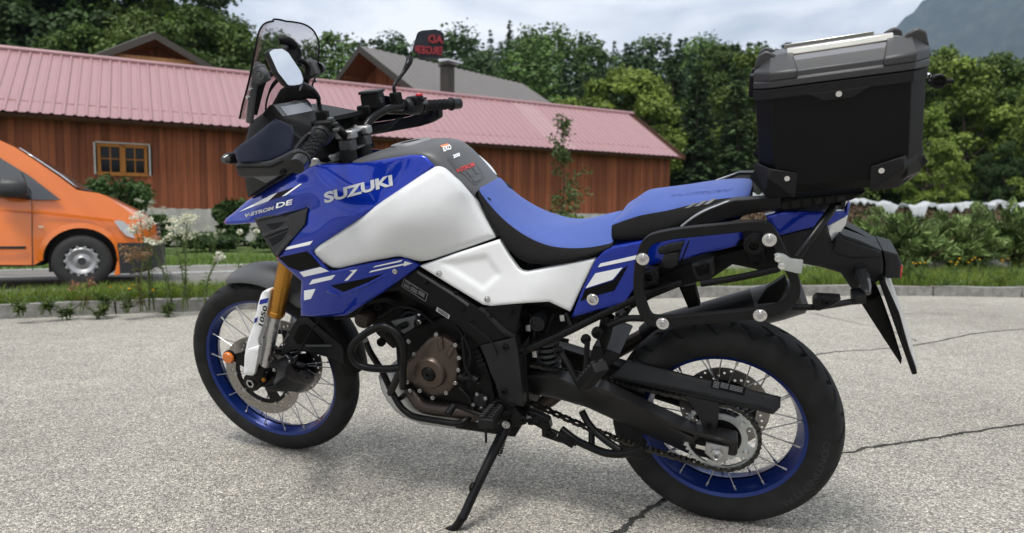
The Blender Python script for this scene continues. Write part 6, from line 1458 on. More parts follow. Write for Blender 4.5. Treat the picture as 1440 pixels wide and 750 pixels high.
# nose, dash, screen
slab('nose_cowl', [(343, 205), (352, 172), (372, 158), (440, 172), (462, 228), (430, 236), (400, 247), (349, 278), (345, 262)], Field([(343, 205, .06), (349, 278, .075), (400, 235, .142), (425, 225, .142), (440, 172, .12), (460, 228, .125)]), .27, blk, edge=.02, step=9)
panel('headlight_surround', [(344, 250), (366, 246), (399, 244), (376, 259), (349, 277)], Field([(344, 250, .09), (399, 244, .152), (349, 277, .085)]), blk2, bike, edge=.004, thick=.01)
panel('headlight_trim', [(354, 248), (396, 245), (374, 258)], Field([(344, 250, .094), (399, 244, .157), (349, 277, .089)]), gry, bike, edge=.002, thick=.006)
Lp = [(337, 167, .150), (341, 148, .158), (346, 130, .162), (351, 110, .163), (356, 85, .158), (360, 64, .150), (363, 49, .136), (366.5, 40, .118), (371.5, 34, .092), (378, 31, .058), (384, 30, .03)]
rows = []
for (u, v, y) in Lp:
    p = P(u, v, y); row = []
    for t in (1, .96, .8, .5, 0): row.append(Vector((p.x + .075 * (y / .168) * (1 - t * t), y * t, p.z + (-.012 if v > 50 else .013 * (50 - v) / 20 - .006) * (1 - t * t))))
    rows.append(row + [Vector((a.x, -a.y, a.z)) for a in row[::-1][1:]])
ws = G().grid(rows).out('windscreen', smoke, bike, sub=2, sharp=180)
so = ws.modifiers.new('solid', 'SOLIDIFY'); so.thickness = .003
rim_pts = [r[0] for r in rows] + rows[-1][1:-1] + [r[-1] for r in rows[::-1]]
G().tube(rim_pts, .0028, 8, 3).out('screen_edge', black_d, ws)
for s in (1, -1):
    q = lambda u, v, y: (lambda p: Vector((p.x, s * p.y, p.z)))(P(u, v, y))
    G().tube([q(351, 172, .12), q(356, 130, .125), q(362, 100, .128), q(364, 90, .12)], [.011, .011, .012, .012], 12, 3).out('screen_stay', gry, bike)
    k = G().lathe([(.0001, .01), (.006, .01), (.007, .006), (.011, .008), (.017, .006), (.019, -.01)], q(367, 104.5, .145), n=24, M=Matrix.Diagonal((1, s, 1))).out('screen_knob', gry, bike)
    G().box(q(366, 105, .125), (.045, .03, .05), Matrix.Rotation(.3, 3, 'Y')).out('screen_hinge', gry, bike, bevel=.006)
    G().tube([q(358, 160, .11), q(366, 128, .11), q(372, 110, .10)], .009, 10, 3).out('screen_stay', blk, bike)
    for v in (125, 137): G().lathe([(.0001, .004), (.005, .004), (.006, -.003)], q(352 - (v - 125) * .3, v, .158), n=12, M=Matrix.Diagonal((1, s, 1))).out('screen_bolt', steel, bike)
px_tube('screen_crossbar', [(372, 108, .11), (395, 98, 0), (420, 90, -.11)], .009, blk)
c = P(413, 75, -.02); G().lathe([(.0001, .0), (.017, .0), (.020, .004), (.025, .004), (.027, -.002), (.027, -.03), (.0001, -.03)], c, M=Matrix.Rotation(math.radians(-62), 3, 'Z').inverted() @ Matrix.Rotation(0, 3, 'X'), n=28).out('power_socket', blk2, bike)
px_tube('gps_bracket', [(392, 57, .02), (405, 58, .0), (416, 66, -.02)], [.012, .014, .012], blk); px_tube('gps_bracket', [(418, 84, -.03), (428, 88, -.06), (433, 96, -.08), (430, 112, -.07)], .008, blk)
px_tube('cable', [(391, 112, .06), (384, 120, .07), (378, 132, .08), (374, 148, .085), (374, 166, .09)], [.006, .006, .003, .003, .003], blk, n=8)
# dash display
da, db, dc, dd = P(390, 148, .085), P(409, 177, .085), P(448, 163, -.085), P(426, 141, -.085)
da.x = dd.x = (da.x + dd.x) / 2; db.x = dc.x = (db.x + dc.x) / 2; da.z = dd.z = (da.z + dd.z) / 2; db.z = dc.z = (db.z + dc.z) / 2
dn = (db - da).cross(dd - da).normalized()
if dn.x > 0: dn = -dn
def quad(e0, e1, f0, f1, t0, t1):
    c = lambda s_, t_: da.lerp(dd, s_).lerp(db.lerp(dc, s_), t_)
    V = [c(a_, b_) + dn * t for a_, b_ in ((e0, f0), (e1, f0), (e1, f1), (e0, f1)) for t in (t0, t1)]
    return V, [[0, 2, 4, 6], [1, 7, 5, 3], [0, 1, 3, 2], [2, 3, 5, 4], [4, 5, 7, 6], [6, 7, 1, 0]]
o = G().add(*quad(-.06, 1.06, -.1, 1.12, -.05, .0)).out('dash_housing', blk, bike, bevel=.008)
G().add(*quad(0, 1, 0, 1, .0, .003)).out('display', mat('display_bezel', (.03, .031, .034), .25, coat=.6), o, bevel=.002)
G().add(*quad(.12, .88, .16, .9, .003, .0042)).out('display_screen', mat('display_face', (.16, .175, .2), .1, coat=1), o)  # even blue-grey face under a clear coat
slab('dash_cowl', [(378, 168), (382, 148), (394, 126), (402, 121), (438, 121), (446, 140), (430, 139), (392, 146), (396, 165)], -.092, .01, blk, edge=.004)
slab('dash_shelf', [(400, 184), (409, 179), (446, 168), (458, 166), (460, 172), (440, 180), (405, 190)], .11, .2, blk, edge=.006)
# mirrors
def mirror_head(name, centre_px, y, outline, nrm, stem, glass_m=mirror_m):
    c = FS.P(*centre_px, y); n = Vector(nrm).normalized(); a1 = Vector((0, 0, 1)).cross(n).normalized(); a2 = n.cross(a1)
    def on_plane(u, v):
        d = FS.I3 @ ray(u, v); return FS.o + d * ((c - FS.o).dot(n) / d.dot(n))
    ol = [on_plane(*p) for p in rnd_corners(outline, 2.5, 4)]
    cen = sum(ol, Vector()) / len(ol)
    ring = lambda k, t: [cen + (p - cen) * k - n * t for p in ol]
    rows = [ring(.96, -.001), ring(1.01, -.002), ring(1.04, .003), ring(1.03, .010), ring(.85, .020), ring(.5, .026), ring(.05, .028)]
    o = G().grid(rows, closed_u=True).out(name, blk2, bike, S=FS.S, sharp=50)
    N = len(ol); g = G(); g.add(ring(.985, -.0012) + ring(.97, .003), [list(range(N)), list(range(2 * N - 1, N - 1, -1))] + [[i, (i + 1) % N, N + (i + 1) % N, N + i] for i in range(N)])
    g.out('mirror_glass', glass_m, o, sharp=None)
    G().tube(stem(cen, n), [.006, .006, .0065, .011, .013], 12, 4).out('mirror_stem', bmet, bike, S=FS.S)
    return cen
MR = MB @ SS
SIGN = Vector((7.0, -12.0, 3.3))
crm = FS.P(602, 62, -.42); w0 = MR @ crm
nr_w = ((CAM - w0).normalized() + (SIGN - w0).normalized()).normalized(); nr_l = MR.to_3x3().inverted() @ nr_w
stR = along(-.222) + Vector((.009, 0, .04)); stL = Vector((stR.x, -stR.y, stR.z))
mirror_head('mirror', (602, 62), -.42, [(588, 46), (594, 43.5), (613, 42), (620, 45), (624.5, 52), (624, 60), (621, 79), (617, 82), (593, 84), (581, 69.5)], nr_l,
            lambda c, n: [stR, stR + Vector((0, 0, .03)), FS.P(566, 104, -.28), FS.P(574, 90, -.31), FS.P(580, 82, -.335) + Vector((.01, 0, 0))])
mirror_head('mirror', (400, 95), .40, [(377, 73), (383, 69), (396, 68), (405, 74), (423, 101), (426.5, 112), (425, 119), (414, 121), (405, 121), (390, 102)], (-.95, .05, .26),
            lambda c, n: [stL, stL + Vector((0, 0, .03)), FS.P(447, 137, .255), FS.P(438, 128, .28), FS.P(428, 121, .30) + Vector((.01, 0, 0))])

# ================================================================== top case (lifts off its carrier: a thing of its own)
case = empty('top_case', label='black aluminium top case with grey plastic lid edges and bright rails behind the seat', cat='top case'); case.matrix_world = MB
case_m = mat('case_black', (.0042, .0044, .005), .42, .1, spec=.16, var=.12, vscale=5, rvar=.06, bump=.05, bscale=400)
lid_m = mat('case_lid_plastic', (.024, .0245, .027), .42, var=.08, vscale=14, bump=.2, bscale=800)
lidk_m = mat('case_rim_plastic', (.011, .011, .012), .5, spec=.16, var=.1, vscale=14, bump=.15, bscale=900)
liddk = mat('case_lid_panel', (.10, .102, .115), .35, .7, var=.05, vscale=10)
rail_m = mat('case_rail', (.62, .60, .54), .3, .95, var=.05, vscale=30)
z_at = lambda x, z: z + (-.075) * (x + .23)        # the case sits nose-down by a few degrees
def sect(x0, x1, hw, ch, z):
    pts = [(x0, hw - ch), (x0 - ch * .8, hw), (x1 + ch * .8, hw), (x1, hw - ch), (x1, -hw + ch), (x1 + ch * .8, -hw), (x0 - ch * .8, -hw), (x0, -hw + ch)]
    return [Vector((x, y, z_at(x, z))) for x, y in pts]
def loft(secs, name, m, cap=True, **kw):
    g = G(); g.grid(secs, closed_u=True); n = len(secs[0])
    if cap: g.F += [list(range(n))[::-1], [(len(secs) - 1) * n + i for i in range(n)]]; g.m += [0, 0]
    return g.out(name, m, case, sharp=25, **kw)
XF, XR, HW, CH = -.069, -.397, .205, .04
body = loft([sect(XF - .030, XR + .006, HW - .022, CH, 1.036), sect(XF - .018, XR - .010, HW - .004, CH, 1.058), sect(XF - .016, XR - .010, HW - .002, CH, 1.066), sect(XF, XR, HW, CH, 1.262)], 'case_body', case_m, bevel=.002)
loft([sect(XF + .003, XR - .003, HW + .004, CH, 1.252), sect(XF + .003, XR - .003, HW + .004, CH, 1.274)], 'body_rim', lidk_m, bevel=.002)
loft([sect(XF + .004, XR - .004, HW + .005, CH, 1.2765), sect(XF + .004, XR - .004, HW + .005, CH, 1.290), sect(XF - .001, XR + .001, HW, CH, 1.292), sect(XF - .002, XR + .002, HW - .002, CH, 1.305), sect(XF - .03, XR + .03, HW - .055, CH * .8, 1.338), sect(XF - .06, XR + .06, HW - .09, CH * .6, 1.342)], 'lid', lid_m, bevel=.002)
g = G()                                            # gusset that drops from the rim in the middle of the near side
for s in (1, -1):
    O = [Vector((x, s * (HW + .0045), z_at(x, z))) for x, z in ((-.175, 1.254), (-.292, 1.254), (-.262, 1.236), (-.207, 1.236))]
    G().prism(O, (0, -s * .006, 0)).out('rim_tab', lidk_m, case, bevel=.001)
    c = Vector((-.234, s * (HW + .0045), z_at(-.234, 1.247))); G().lathe([(.0001, s * .003), (.006, s * .003), (.0068, 0), (.0068, -s * .003)], c, n=18).out('rivet', chrome, case)
    # corner caps of the lid and body
    for fx, k in ((XF, 1), (XR, -1)):
        O = []
        for dx, dy, z in ((.006, -.045, 1.29), (.006, -.045, 1.312), (-.030, -.06, 1.343), (-.074, -.05, 1.345), (-.085, .006, 1.306), (-.085, .0065, 1.29), (-.028, .0065, 1.29)): O.append(Vector((fx + k * dx, s * (HW + dy), z_at(fx + k * dx, z))))
        V = O + [Vector((fx + k * -.028, s * (HW + .005), z_at(fx - k * .028, 1.309))), Vector((fx + k * -.07, s * (HW - .10), z_at(fx, 1.30)))]
        F = [[0, 1, 7, 6], [6, 7, 4, 5], [1, 2, 7], [2, 3, 4, 7], [3, 8, 4], [2, 8, 3], [1, 8, 2], [0, 8, 1], [4, 8, 5], [5, 8, 6], [6, 8, 0]]
        ob('corner_cap', V, F, lid_m, case, sharp=20, bevel=.004)
        # tie-down lug on the top edge
        lx = fx - k * .016; O = [Vector((lx + k * a, s * (HW - .075), z_at(lx, z))) for a, z in ((.020, 1.315), (.012, 1.345), (-.004, 1.354), (-.022, 1.345), (-.03, 1.335))]
        G().prism(O, (0, s * .026, 0)).out('tie_lug', lid_m, case, bevel=.004)
        # foot bumper
        ex_ = .016 if k < 0 else .0
        O = [Vector((fx + k * dx, s * (HW + dy), z_at(fx + k * dx, z))) for dx, dy, z in ((ex_ - .002, -.05, 1.112), (ex_ - .002, -.05, 1.092), (ex_ + .010, -.05, 1.076), (-.030, -.024, 1.030), (-.092, .002, 1.031), (-.094, .006, 1.088), (-.036, .008, 1.104), (-.032, .012, 1.082))]
        V = O + [Vector((fx - k * .06, s * (HW - .06), z_at(fx, 1.06)))]
        F = [[0, 1, 7, 6], [6, 7, 4, 5], [1, 2, 3, 7], [3, 4, 7], [0, 8, 1], [1, 8, 2], [2, 8, 3], [3, 8, 4], [4, 8, 5], [5, 8, 6], [6, 8, 0]]
        ob('foot_bumper', V, F, lidk_m, case, sharp=20, bevel=.003)
        c = Vector((fx - k * .072, s * (HW + .004), z_at(fx - k * .072, 1.077))); G().lathe([(.0001, s * .003), (.0058, s * .003), (.0066, 0), (.0066, -s * .004)], c, n=16).out('rivet', chrome, case)
    # recessed grip panel and bright rail along the lid edge
    xa, xb = -.132, -.334
    O = [Vector((x, s * y, z_at(x, z))) for x, y, z in ((xa, HW - .004, 1.302), (xb, HW - .004, 1.302), (xb, HW - .05, 1.337), (xa, HW - .05, 1.337))]
    G().prism(O, (0, -s * .008, -.008)).out('grip_panel', liddk, case)
    G().prism([Vector((x, s * y, z_at(x, z))) for x, y, z in ((xa, HW - .002, 1.302), (xb, HW - .002, 1.302), (xb, HW - .008, 1.309), (xa, HW - .008, 1.309))], (0, -s * .004, .001)).out('grip_lip', lid_m, case)
    O = [Vector((xa, s * y, z_at(xa, z))) for y, z in ((HW - .064, 1.336), (HW - .050, 1.334), (HW - .047, 1.338), (HW - .052, 1.350), (HW - .066, 1.352))]
    G().prism(O, Vector((xb, 0, z_at(xb, 0))) - Vector((xa, 0, z_at(xa, 0)))).out('lid_rail', rail_m, case, bevel=.0015)
# hinge on the front, lock and strap cap at the rear
G().box((XF + .006, .12, 1.268), (.016, .05, .05)).out('hinge', blk, case, bevel=.004); G().box((XF + .006, -.12, 1.268), (.016, .05, .05)).out('hinge', blk, case, bevel=.004)
lk = G().box((XR - .012, 0, z_at(XR, 1.235)), (.022, .06, .09)).out('lock_plate', steel, case, bevel=.005)
G().tube([Vector((XR - .012, .0, z_at(XR, 1.255))), Vector((XR - .035, .02, z_at(XR, 1.245)))], [.006, .006], 10).out('lock_tongue', chrome, lk)
c = P(1319.5, 115, .03); G().lathe([(.0001, .004), (.009, .004), (.011, .009), (.015, .009), (.016, 0), (.016, -.014), (.0001, -.014)], c, n=28).out('lock_cover', blk, case); G().tube([c + Vector((.02, 0, 0)), c + Vector((-.028, 0, -.001))], .006, 12).out('lock_hinge', blk, case)
G().box((XR - .008, 0, z_at(XR, 1.12)), (.016, .05, .08)).out('latch', steel, case, bevel=.004)
# ================================================================== orange van on the road
orange = mat('orange_paint', (.72, .16, .008), .3, 0, coat=1, coatr=.05, var=.03, vscale=2)
vblk = mat('van_black_plastic', (.022, .024, .027), .5, var=.1, vscale=8)
vglass = mat('van_glass', (.02, .024, .028), .04, coat=1, spec=.8)
vtyre = mat('van_tyre', (.02, .02, .02), .75, var=.2, vscale=10)
vrim = mat('van_hubcap', (.33, .33, .34), .4, .6, var=.1, vscale=12)
VANG = R(26.5); MV = Matrix.Translation(RO) @ Matrix.Rotation(VANG, 4, 'Z'); FV_ = Frame(MV)
van = empty('van', label='orange delivery van with black bumper driving on the road', cat='van'); van.matrix_world = MV
q = lambda u, v: FV_.P(u, v, 0.0)
wc = q(115, 371.5); WR = .335
def vp(u, v): p = q(u, v); return (p.x, p.z)
fr_x = wc.x
arch = lambda cx, r, n=14: [(cx + r * math.cos(math.pi * i / n), max(.30, WR + .02 + r * .98 * math.sin(math.pi * i / n))) for i in range(n + 1)]
rear_x = fr_x - 3.2
roofz = 1.88
top = [vp(218, 327), vp(216, 319), vp(207, 311), vp(200, 303), vp(184, 293.5), vp(166.7, 285), vp(150, 276.5), vp(138, 271.7), vp(118, 269), vp(107, 267), vp(80, 247), vp(50, 227), vp(17, 205.5)]
tx, tz = top[-1]
top += [(tx - .18, roofz - .05), (tx - .45, roofz), (rear_x - .3, roofz + .02), (rear_x - .72, roofz - .05), (rear_x - .82, roofz - .4), (rear_x - .86, .9), (rear_x - .86, .34)]
bot = [(p[0], p[1]) for p in arch(rear_x, .40)[::-1]] + [(fr_x - .5, .30)] + [(p[0], p[1]) for p in arch(fr_x, .41)[::-1]] + [vp(160, 388), vp(178, 385), vp(212, 367), vp(220.5, 357), vp(220.5, 342)]
prof = top + bot
def van_pt(x, z, s, push=0.0):
    tum = .0 if z < 1.05 else .19 * min(1, (z - 1.05) / .85) ** 1.1
    low = .03 * max(0, (.55 - z) / .3)
    hw_ = .95 - tum - low + push; fwd = .04 * (1 - s * s) * max(0, min(1, (x - (fr_x - .9)) / 1.5)) - (.10 * s * s + .10 * abs(s) ** 6) * max(0, min(1, (x - (fr_x + .35)) / .6))
    return Vector((x + fwd, .95 + s * hw_, z))
g = G(); SL = (-1, -.97, -.85, -.5, 0, .5, .85, .97, 1)
rows = [[van_pt(x, z, s) for x, z in prof] for s in SL]
rows[0] = [van_pt(x, z, -1, -.012) for x, z in prof]; rows[-1] = [van_pt(x, z, 1, -.012) for x, z in prof]
g.grid(rows, closed_u=True); n = len(prof); g.F += [list(range(n)), [(len(SL) - 1) * n + i for i in range(n)][::-1]]; g.m += [0, 0]
g.out('body', orange, van, sharp=35)
def side_pl(name, pts, m, out=.004, th=.012, sides=(-1, 1), edge=None):
    for s in sides:
        A = [van_pt(p[0], p[1], s, out) for p in pts]; B = [van_pt(p[0], p[1], s, out - th) for p in pts]; k = len(pts)
        gg = G(); gg.add(A + B, [list(range(k)), list(range(2 * k - 1, k - 1, -1))] + [[i, (i + 1) % k, k + (i + 1) % k, k + i] for i in range(k)]); o = gg.out(name, m, van, sharp=30)
    return o
def dens(pts, k=5):
    out = []
    for i, a in enumerate(pts):
        b = pts[(i + 1) % len(pts)]
        for j in range(k): out.append((a[0] + (b[0] - a[0]) * j / k, a[1] + (b[1] - a[1]) * j / k))
    return out
side_pl('side_window', dens([vp(85.5, 281.5), vp(45, 281), vp(0, 277), (q(0, 277).x - .35, q(0, 277).z), (q(0, 222).x - .45, 1.70), (q(0, 222).x - .1, 1.67), vp(0, 223), vp(40, 247)]), vglass)
side_pl('window_post', [vp(42, 281), vp(46, 281), vp(31, 243), vp(27, 240)], vblk, .007)
side_pl('side_trim', [vp(36, 346.5), vp(36, 350.5), (q(0, 349).x - 2.2, vp(0, 349)[1] - .0), (q(0, 345).x - 2.2, vp(0, 345)[1])], vblk, .014, .02)
side_pl('door_seam', [vp(44, 283), vp(45, 283), vp(45.5, 381), vp(44.5, 381)], vblk, .0035, .008)
side_pl('body_crease', [vp(0, 292), vp(60, 297), vp(110, 303), vp(160, 309), vp(160, 311), vp(110, 306), vp(60, 300), vp(0, 295)], orange, .008, .014)
side_pl('indicator_repeater', [vp(54, 317.5), vp(61, 317.5), vp(62, 320.5), vp(55, 321)], mat('repeater_lens', (.75, .55, .4), .2, coat=1), .008)
side_pl('headlight', [vp(161.5, 311), vp(172, 310), vp(183, 312), vp(192, 318), vp(198, 324.5), vp(205, 335), vp(197, 334), vp(186, 331), vp(173, 322)], mat('headlight_glass', (.62, .64, .66), .08, .2, coat=1), .006)
# arch lip
for cx in (fr_x, rear_x):
    for s in (-1, 1):
        A = [van_pt(cx + .405 * math.cos(math.pi * i / 20), WR + .02 + .40 * math.sin(math.pi * i / 20), s, .012) for i in range(21)]; B = [van_pt(cx + .47 * math.cos(math.pi * i / 20), WR + .02 + .465 * math.sin(math.pi * i / 20), s, .002) for i in range(21)]
        Cc = [a + Vector((0, -s * .12, 0)) for a in A]; gg = G(); gg.grid([B, A, Cc]); gg.out('arch_lip', orange, van, sharp=50)
    G().lathe([(.40, -.92), (.40, .92)], (cx, .95, WR + .02), n=30, a0=0, a1=math.pi).out('wheel_well', vblk, van)
    G().box((cx, .95, .50), (.78, 1.30, .62)).out('axle_beam', vblk, van)
# bumper: wraps the front, plus grille and windscreen
bpf = [vp(151.5, 341.5), vp(180, 341), vp(220.8, 341.5)]
zt, zb_ = vp(200, 341.5)[1], vp(178, 385)[1]
rows = []
for (zz, xo) in ((zt, .0), (zt - .05, .035), (zt - .2, .045), (zb_ + .06, .03), (zb_ - .0, -.05)):
    row = []
    xf = vp(221, 350)[0] + xo - (.10 if zz < zb_ + .05 else 0)
    for s in (-1, -.985, -.9, -.7, -.35, 0, .35, .7, .9, .985, 1):
        p = van_pt(xf, zz, s, .02); row.append(p)
    a = van_pt(fr_x + .42 + (.02 if zz < .5 else 0), zz, -1, .014); b = van_pt(fr_x + .42, zz, 1, .014); mid = van_pt(fr_x + .62, zz, -1, .024); mid2 = van_pt(fr_x + .62, zz, 1, .024); rows.append([a, mid] + row + [mid2, b])
g = G(); g.grid(rows); g.out('bumper', vblk, van, sharp=50)
g = G()
for zz in (.0, .07, .14): g.grid([[van_pt(vp(217, 330)[0] + .02, vp(217, 333)[1] + zz + d, s) for s in np.linspace(-.5, .5, 9)] for d in (0, .04)])
o = g.out('grille', vblk, van); so = o.modifiers.new('solid', 'SOLIDIFY'); so.thickness = .02
rows = []
for (x, z) in [vp(104, 265), vp(80, 247), vp(50, 227), vp(20, 207.5)]:
    rows.append([van_pt(x, z, s) + Vector((.012, 0, .02)) for s in (-.93, -.7, -.35, 0, .35, .7, .93)])
g = G(); g.grid(rows); o = g.out('windscreen', mat('van_windscreen', (.5, .54, .58), .05, .7, coat=1), van); so = o.modifiers.new('solid', 'SOLIDIFY'); so.thickness = .006  # pale metallic colour stands for sky reflected in the glass
G().tube([van_pt(vp(113, 268)[0], vp(113, 266)[1], -.8), van_pt(vp(113, 268)[0], vp(113, 265)[1], .0)], .018, 8).out('wiper', vblk, van)
# mirror
mc = van_pt(*vp(18, 266), -1, .14); bm = bmesh.new(); bmesh.ops.create_uvsphere(bm, u_segments=20, v_segments=12, radius=1)
for v in bm.verts: v.co = Vector((math.copysign(abs(v.co.x) ** .7, v.co.x) * .16, v.co.y * .10, math.copysign(abs(v.co.z) ** .7, v.co.z) * .115))
me = bpy.data.meshes.new('door_mirror'); bm.to_mesh(me); bm.free(); me.materials.append(vblk); [setattr(f, 'use_smooth', True) for f in me.polygons]
o = link(bpy.data.objects.new('door_mirror', me), van); o.location = mc; G().tube([mc + Vector((.05, .0, -.06)), van_pt(*vp(38, 276), -1)], .035, 10).out('mirror_arm', vblk, van)
# wheels
def van_wheel(cx, y, s):
    w = G().lathe([(.18, s * .02), (.20, s * .05), (.24, s * .055), (.30, s * .05), (.325, s * .03), (WR, 0), (WR, -s * .13), (.31, -s * .18), (.2, -s * .19)], n=48).out('wheel', vtyre, van); w.location = (cx, y, WR)
    h = G().lathe([(.0001, s * .04), (.05, s * .045), (.07, s * .03), (.10, s * .02), (.125, s * .04), (.155, s * .052), (.175, s * .04), (.185, s * .01), (.19, -s * .05)], n=40).out('hubcap', vrim, w)
    for i in range(14):
        a = 2 * math.pi * i / 14; G().lathe([(.0001, s * .048), (.012, s * .048), (.016, s * .03)], (.172 * math.cos(a), 0, .172 * math.sin(a)), n=10).out('hubcap_tooth', vrim, w) if False else G().box((.178 * math.cos(a), s * .04, .178 * math.sin(a)), (.03, .02, .034), Matrix.Rotation(-a, 3, 'Y')).out('hubcap_tooth', vrim, w, bevel=.004)
    G().lathe([(.0001, s * .05), (.045, s * .05), (.05, s * .03)], n=20).out('hub', vblk, w)
for cx in (fr_x, rear_x): van_wheel(cx, .06, -1); van_wheel(cx, 1.84, 1)
G().box(((fr_x + rear_x) / 2, .95, .36), (2.3, 1.6, .16)).out('underbody', vblk, van)

# ================================================================== grass, weeds and flowers on the verge
rg = np.random.default_rng(21)
def blades(P0, h, lean, wdt, tint):
    k = len(P0); a = rg.uniform(0, 6.283, k); d = np.stack([np.cos(a), np.sin(a), 0 * a], 1); n = np.stack([-np.sin(a), np.cos(a), 0 * a], 1); up = np.array([0, 0, 1.0]); h = h[:, None]; l = lean[:, None]
    b0, b1 = P0 - n * wdt / 2, P0 + n * wdt / 2; m0, m1 = P0 + up * h * .55 + d * l * h * .35 - n * wdt * .4, P0 + up * h * .55 + d * l * h * .35 + n * wdt * .4; t = P0 + up * h * .95 + d * l * h
    return np.stack([b0, b1, m1, m0], 1), np.stack([m0, m1, t + n * wdt * .05, t - n * wdt * .05], 1), tint
def strip_pts(k, rows, xmin, xmax, t0=0.0, t1=1.0):
    A = np.array([[tuple(p) for p in r] for r in rows]); out = []
    n = A.shape[1]
    while len(out) < k:
        i = rg.integers(0, n - 1); f = rg.uniform(); t = rg.uniform(t0, t1); s = t * 3; j = min(2, int(s)); s -= j
        p = (A[j, i] * (1 - f) + A[j, i + 1] * f) * (1 - s) + (A[j + 1, i] * (1 - f) + A[j + 1, i + 1] * f) * s
        if xmin < p[0] < xmax: out.append(p)
    return np.array(out)
GV, GT = [], []
for (k, x0, x1, t0, t1, h0, h1) in ((15000, -9, 1, 0, 1, .05, .15), (3500, -9, 1, 0, .12, .06, .2), (12000, 1, 13, 0, .45, .05, .15), (9000, 1, 13, .2, 1, .05, .15), (2500, 1, 13, 0, .1, .08, .22)):
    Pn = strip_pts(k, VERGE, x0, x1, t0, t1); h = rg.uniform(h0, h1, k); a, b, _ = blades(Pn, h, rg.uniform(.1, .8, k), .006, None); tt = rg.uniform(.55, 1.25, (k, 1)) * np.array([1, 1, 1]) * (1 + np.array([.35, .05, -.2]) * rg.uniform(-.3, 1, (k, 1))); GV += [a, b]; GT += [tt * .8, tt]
# far side of the road
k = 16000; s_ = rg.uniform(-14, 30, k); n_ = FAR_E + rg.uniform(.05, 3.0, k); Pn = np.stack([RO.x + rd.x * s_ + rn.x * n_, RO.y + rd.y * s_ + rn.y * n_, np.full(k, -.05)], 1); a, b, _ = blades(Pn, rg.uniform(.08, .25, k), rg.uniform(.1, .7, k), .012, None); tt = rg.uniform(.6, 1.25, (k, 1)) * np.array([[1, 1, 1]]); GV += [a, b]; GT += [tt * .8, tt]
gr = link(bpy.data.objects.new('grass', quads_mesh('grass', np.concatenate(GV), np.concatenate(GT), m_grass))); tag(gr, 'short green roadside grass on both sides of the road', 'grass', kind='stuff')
def leafy_stalk(base, H, seed, label, flower=None, name='tall_weed', group=None, stems=3, spread=.1, dry=False):
    r = np.random.default_rng(seed); o = empty(name, base, 0, label, 'plant', group); g = G(); Vs, Ts, Fv, Ft = [], [], [], []
    for i in range(stems):
        top = Vector((r.normal() * spread, r.normal() * spread, H * r.uniform(.72, 1))); g.tube([(r.normal() * .02, r.normal() * .02, -.03), (top.x * .3, top.y * .3, top.z * .5), top], [.005, .004, .002], 5, 3)
        k = 34; t = r.uniform(.05, .92, k); C = np.stack([top.x * t * t, top.y * t * t, top.z * t], 1); d = r.normal(size=(k, 3)); d[:, 2] = r.uniform(.0, .6, k); d /= np.linalg.norm(d, axis=1, keepdims=True); L_ = r.uniform(.03, .085, (k, 1)) * (1.1 - .5 * t[:, None])
        n = np.cross(d, [0, 0, 1]); n /= np.linalg.norm(n, axis=1, keepdims=True) + 1e-9; Vs.append(np.stack([C, C + d * L_ * .55 + n * L_ * .14, C + d * L_ - [0, 0, .012], C + d * L_ * .55 - n * L_ * .14], 1)); Ts.append(np.ones((k, 3)) * r.uniform(.6, 1.3, (k, 1)) * (np.array([1.6, .8, .7]) if dry else 1))
        if flower is not None:
            for hds in range(flower[2]):
                c0 = np.array(top) + r.normal(size=3) * flower[1] * .55; k = flower[3]; C = c0 + r.normal(size=(k, 3)) * flower[1] * np.array([.5, .5, .28]); Fv.append(leaf_quads(C, r.normal(size=(k, 3)) * .6 + [0, 0, 1], r.uniform(.012, .024, k), r, 1.2)); Ft.append(np.ones((k, 3)) * np.array(flower[0]) * r.uniform(.75, 1.15, (k, 1)))
                g.tube([top * .85, Vector(c0)], .0015, 4)
    g.out('stem', bpy.data.materials.get('stem_green') or mat('stem_green', (.08, .11, .03), .7), o); link(bpy.data.objects.new('leaves', quads_mesh('leaves', np.concatenate(Vs), np.concatenate(Ts), m_weed)), o)
    if Fv: link(bpy.data.objects.new('flower', quads_mesh('flower', np.concatenate(Fv), np.concatenate(Ft), m_flow)), o)['kind'] = 'stuff'
    return o
def on_verge(u, v): p = ground(u, v, .09); return p
WF = ((1, 1, .93), .05, 3, 60)
for i, (u, v, vt, st) in enumerate([(215, 432, 286, 4), (262, 430, 300, 5), (240, 431, 335, 3), (285, 428, 345, 3)]):
    b = on_verge(u, v); H = at_depth(u, vt, b.y).z - b.z; leafy_stalk(b, H, 60 + i, ['tall stalk with white flower heads right beside the van bumper', 'tallest bushy stalk with dense cream flower heads by the kerb', 'shorter white-flowered stalk between the two tall ones', 'leafy green stalk with few flowers near the front tyre'][i], ((1, 1, .93), .045 if i < 2 else .03, 3 if i < 2 else 2, 40), stems=st)
b = on_verge(197, 434); leafy_stalk(b, at_depth(197, 343, b.y).z - b.z, 70, 'dry brown seed stalk in front of the van bumper', ((.32, .2, .12), .06, 5, 26), 'dry_weed', stems=4, dry=True)
b = on_verge(335, 427); leafy_stalk(b, at_depth(335, 318, b.y).z - b.z, 71, 'single slim flowering stalk just below the fairing beak', ((1, 1, .9), .025, 2, 30), stems=2)
b = on_verge(120, 436); leafy_stalk(b, at_depth(120, 392, b.y).z - b.z, 72, 'reddish dry stalk standing before the van front wheel', ((.35, .18, .12), .04, 3, 20), 'dry_weed', stems=2, dry=True)
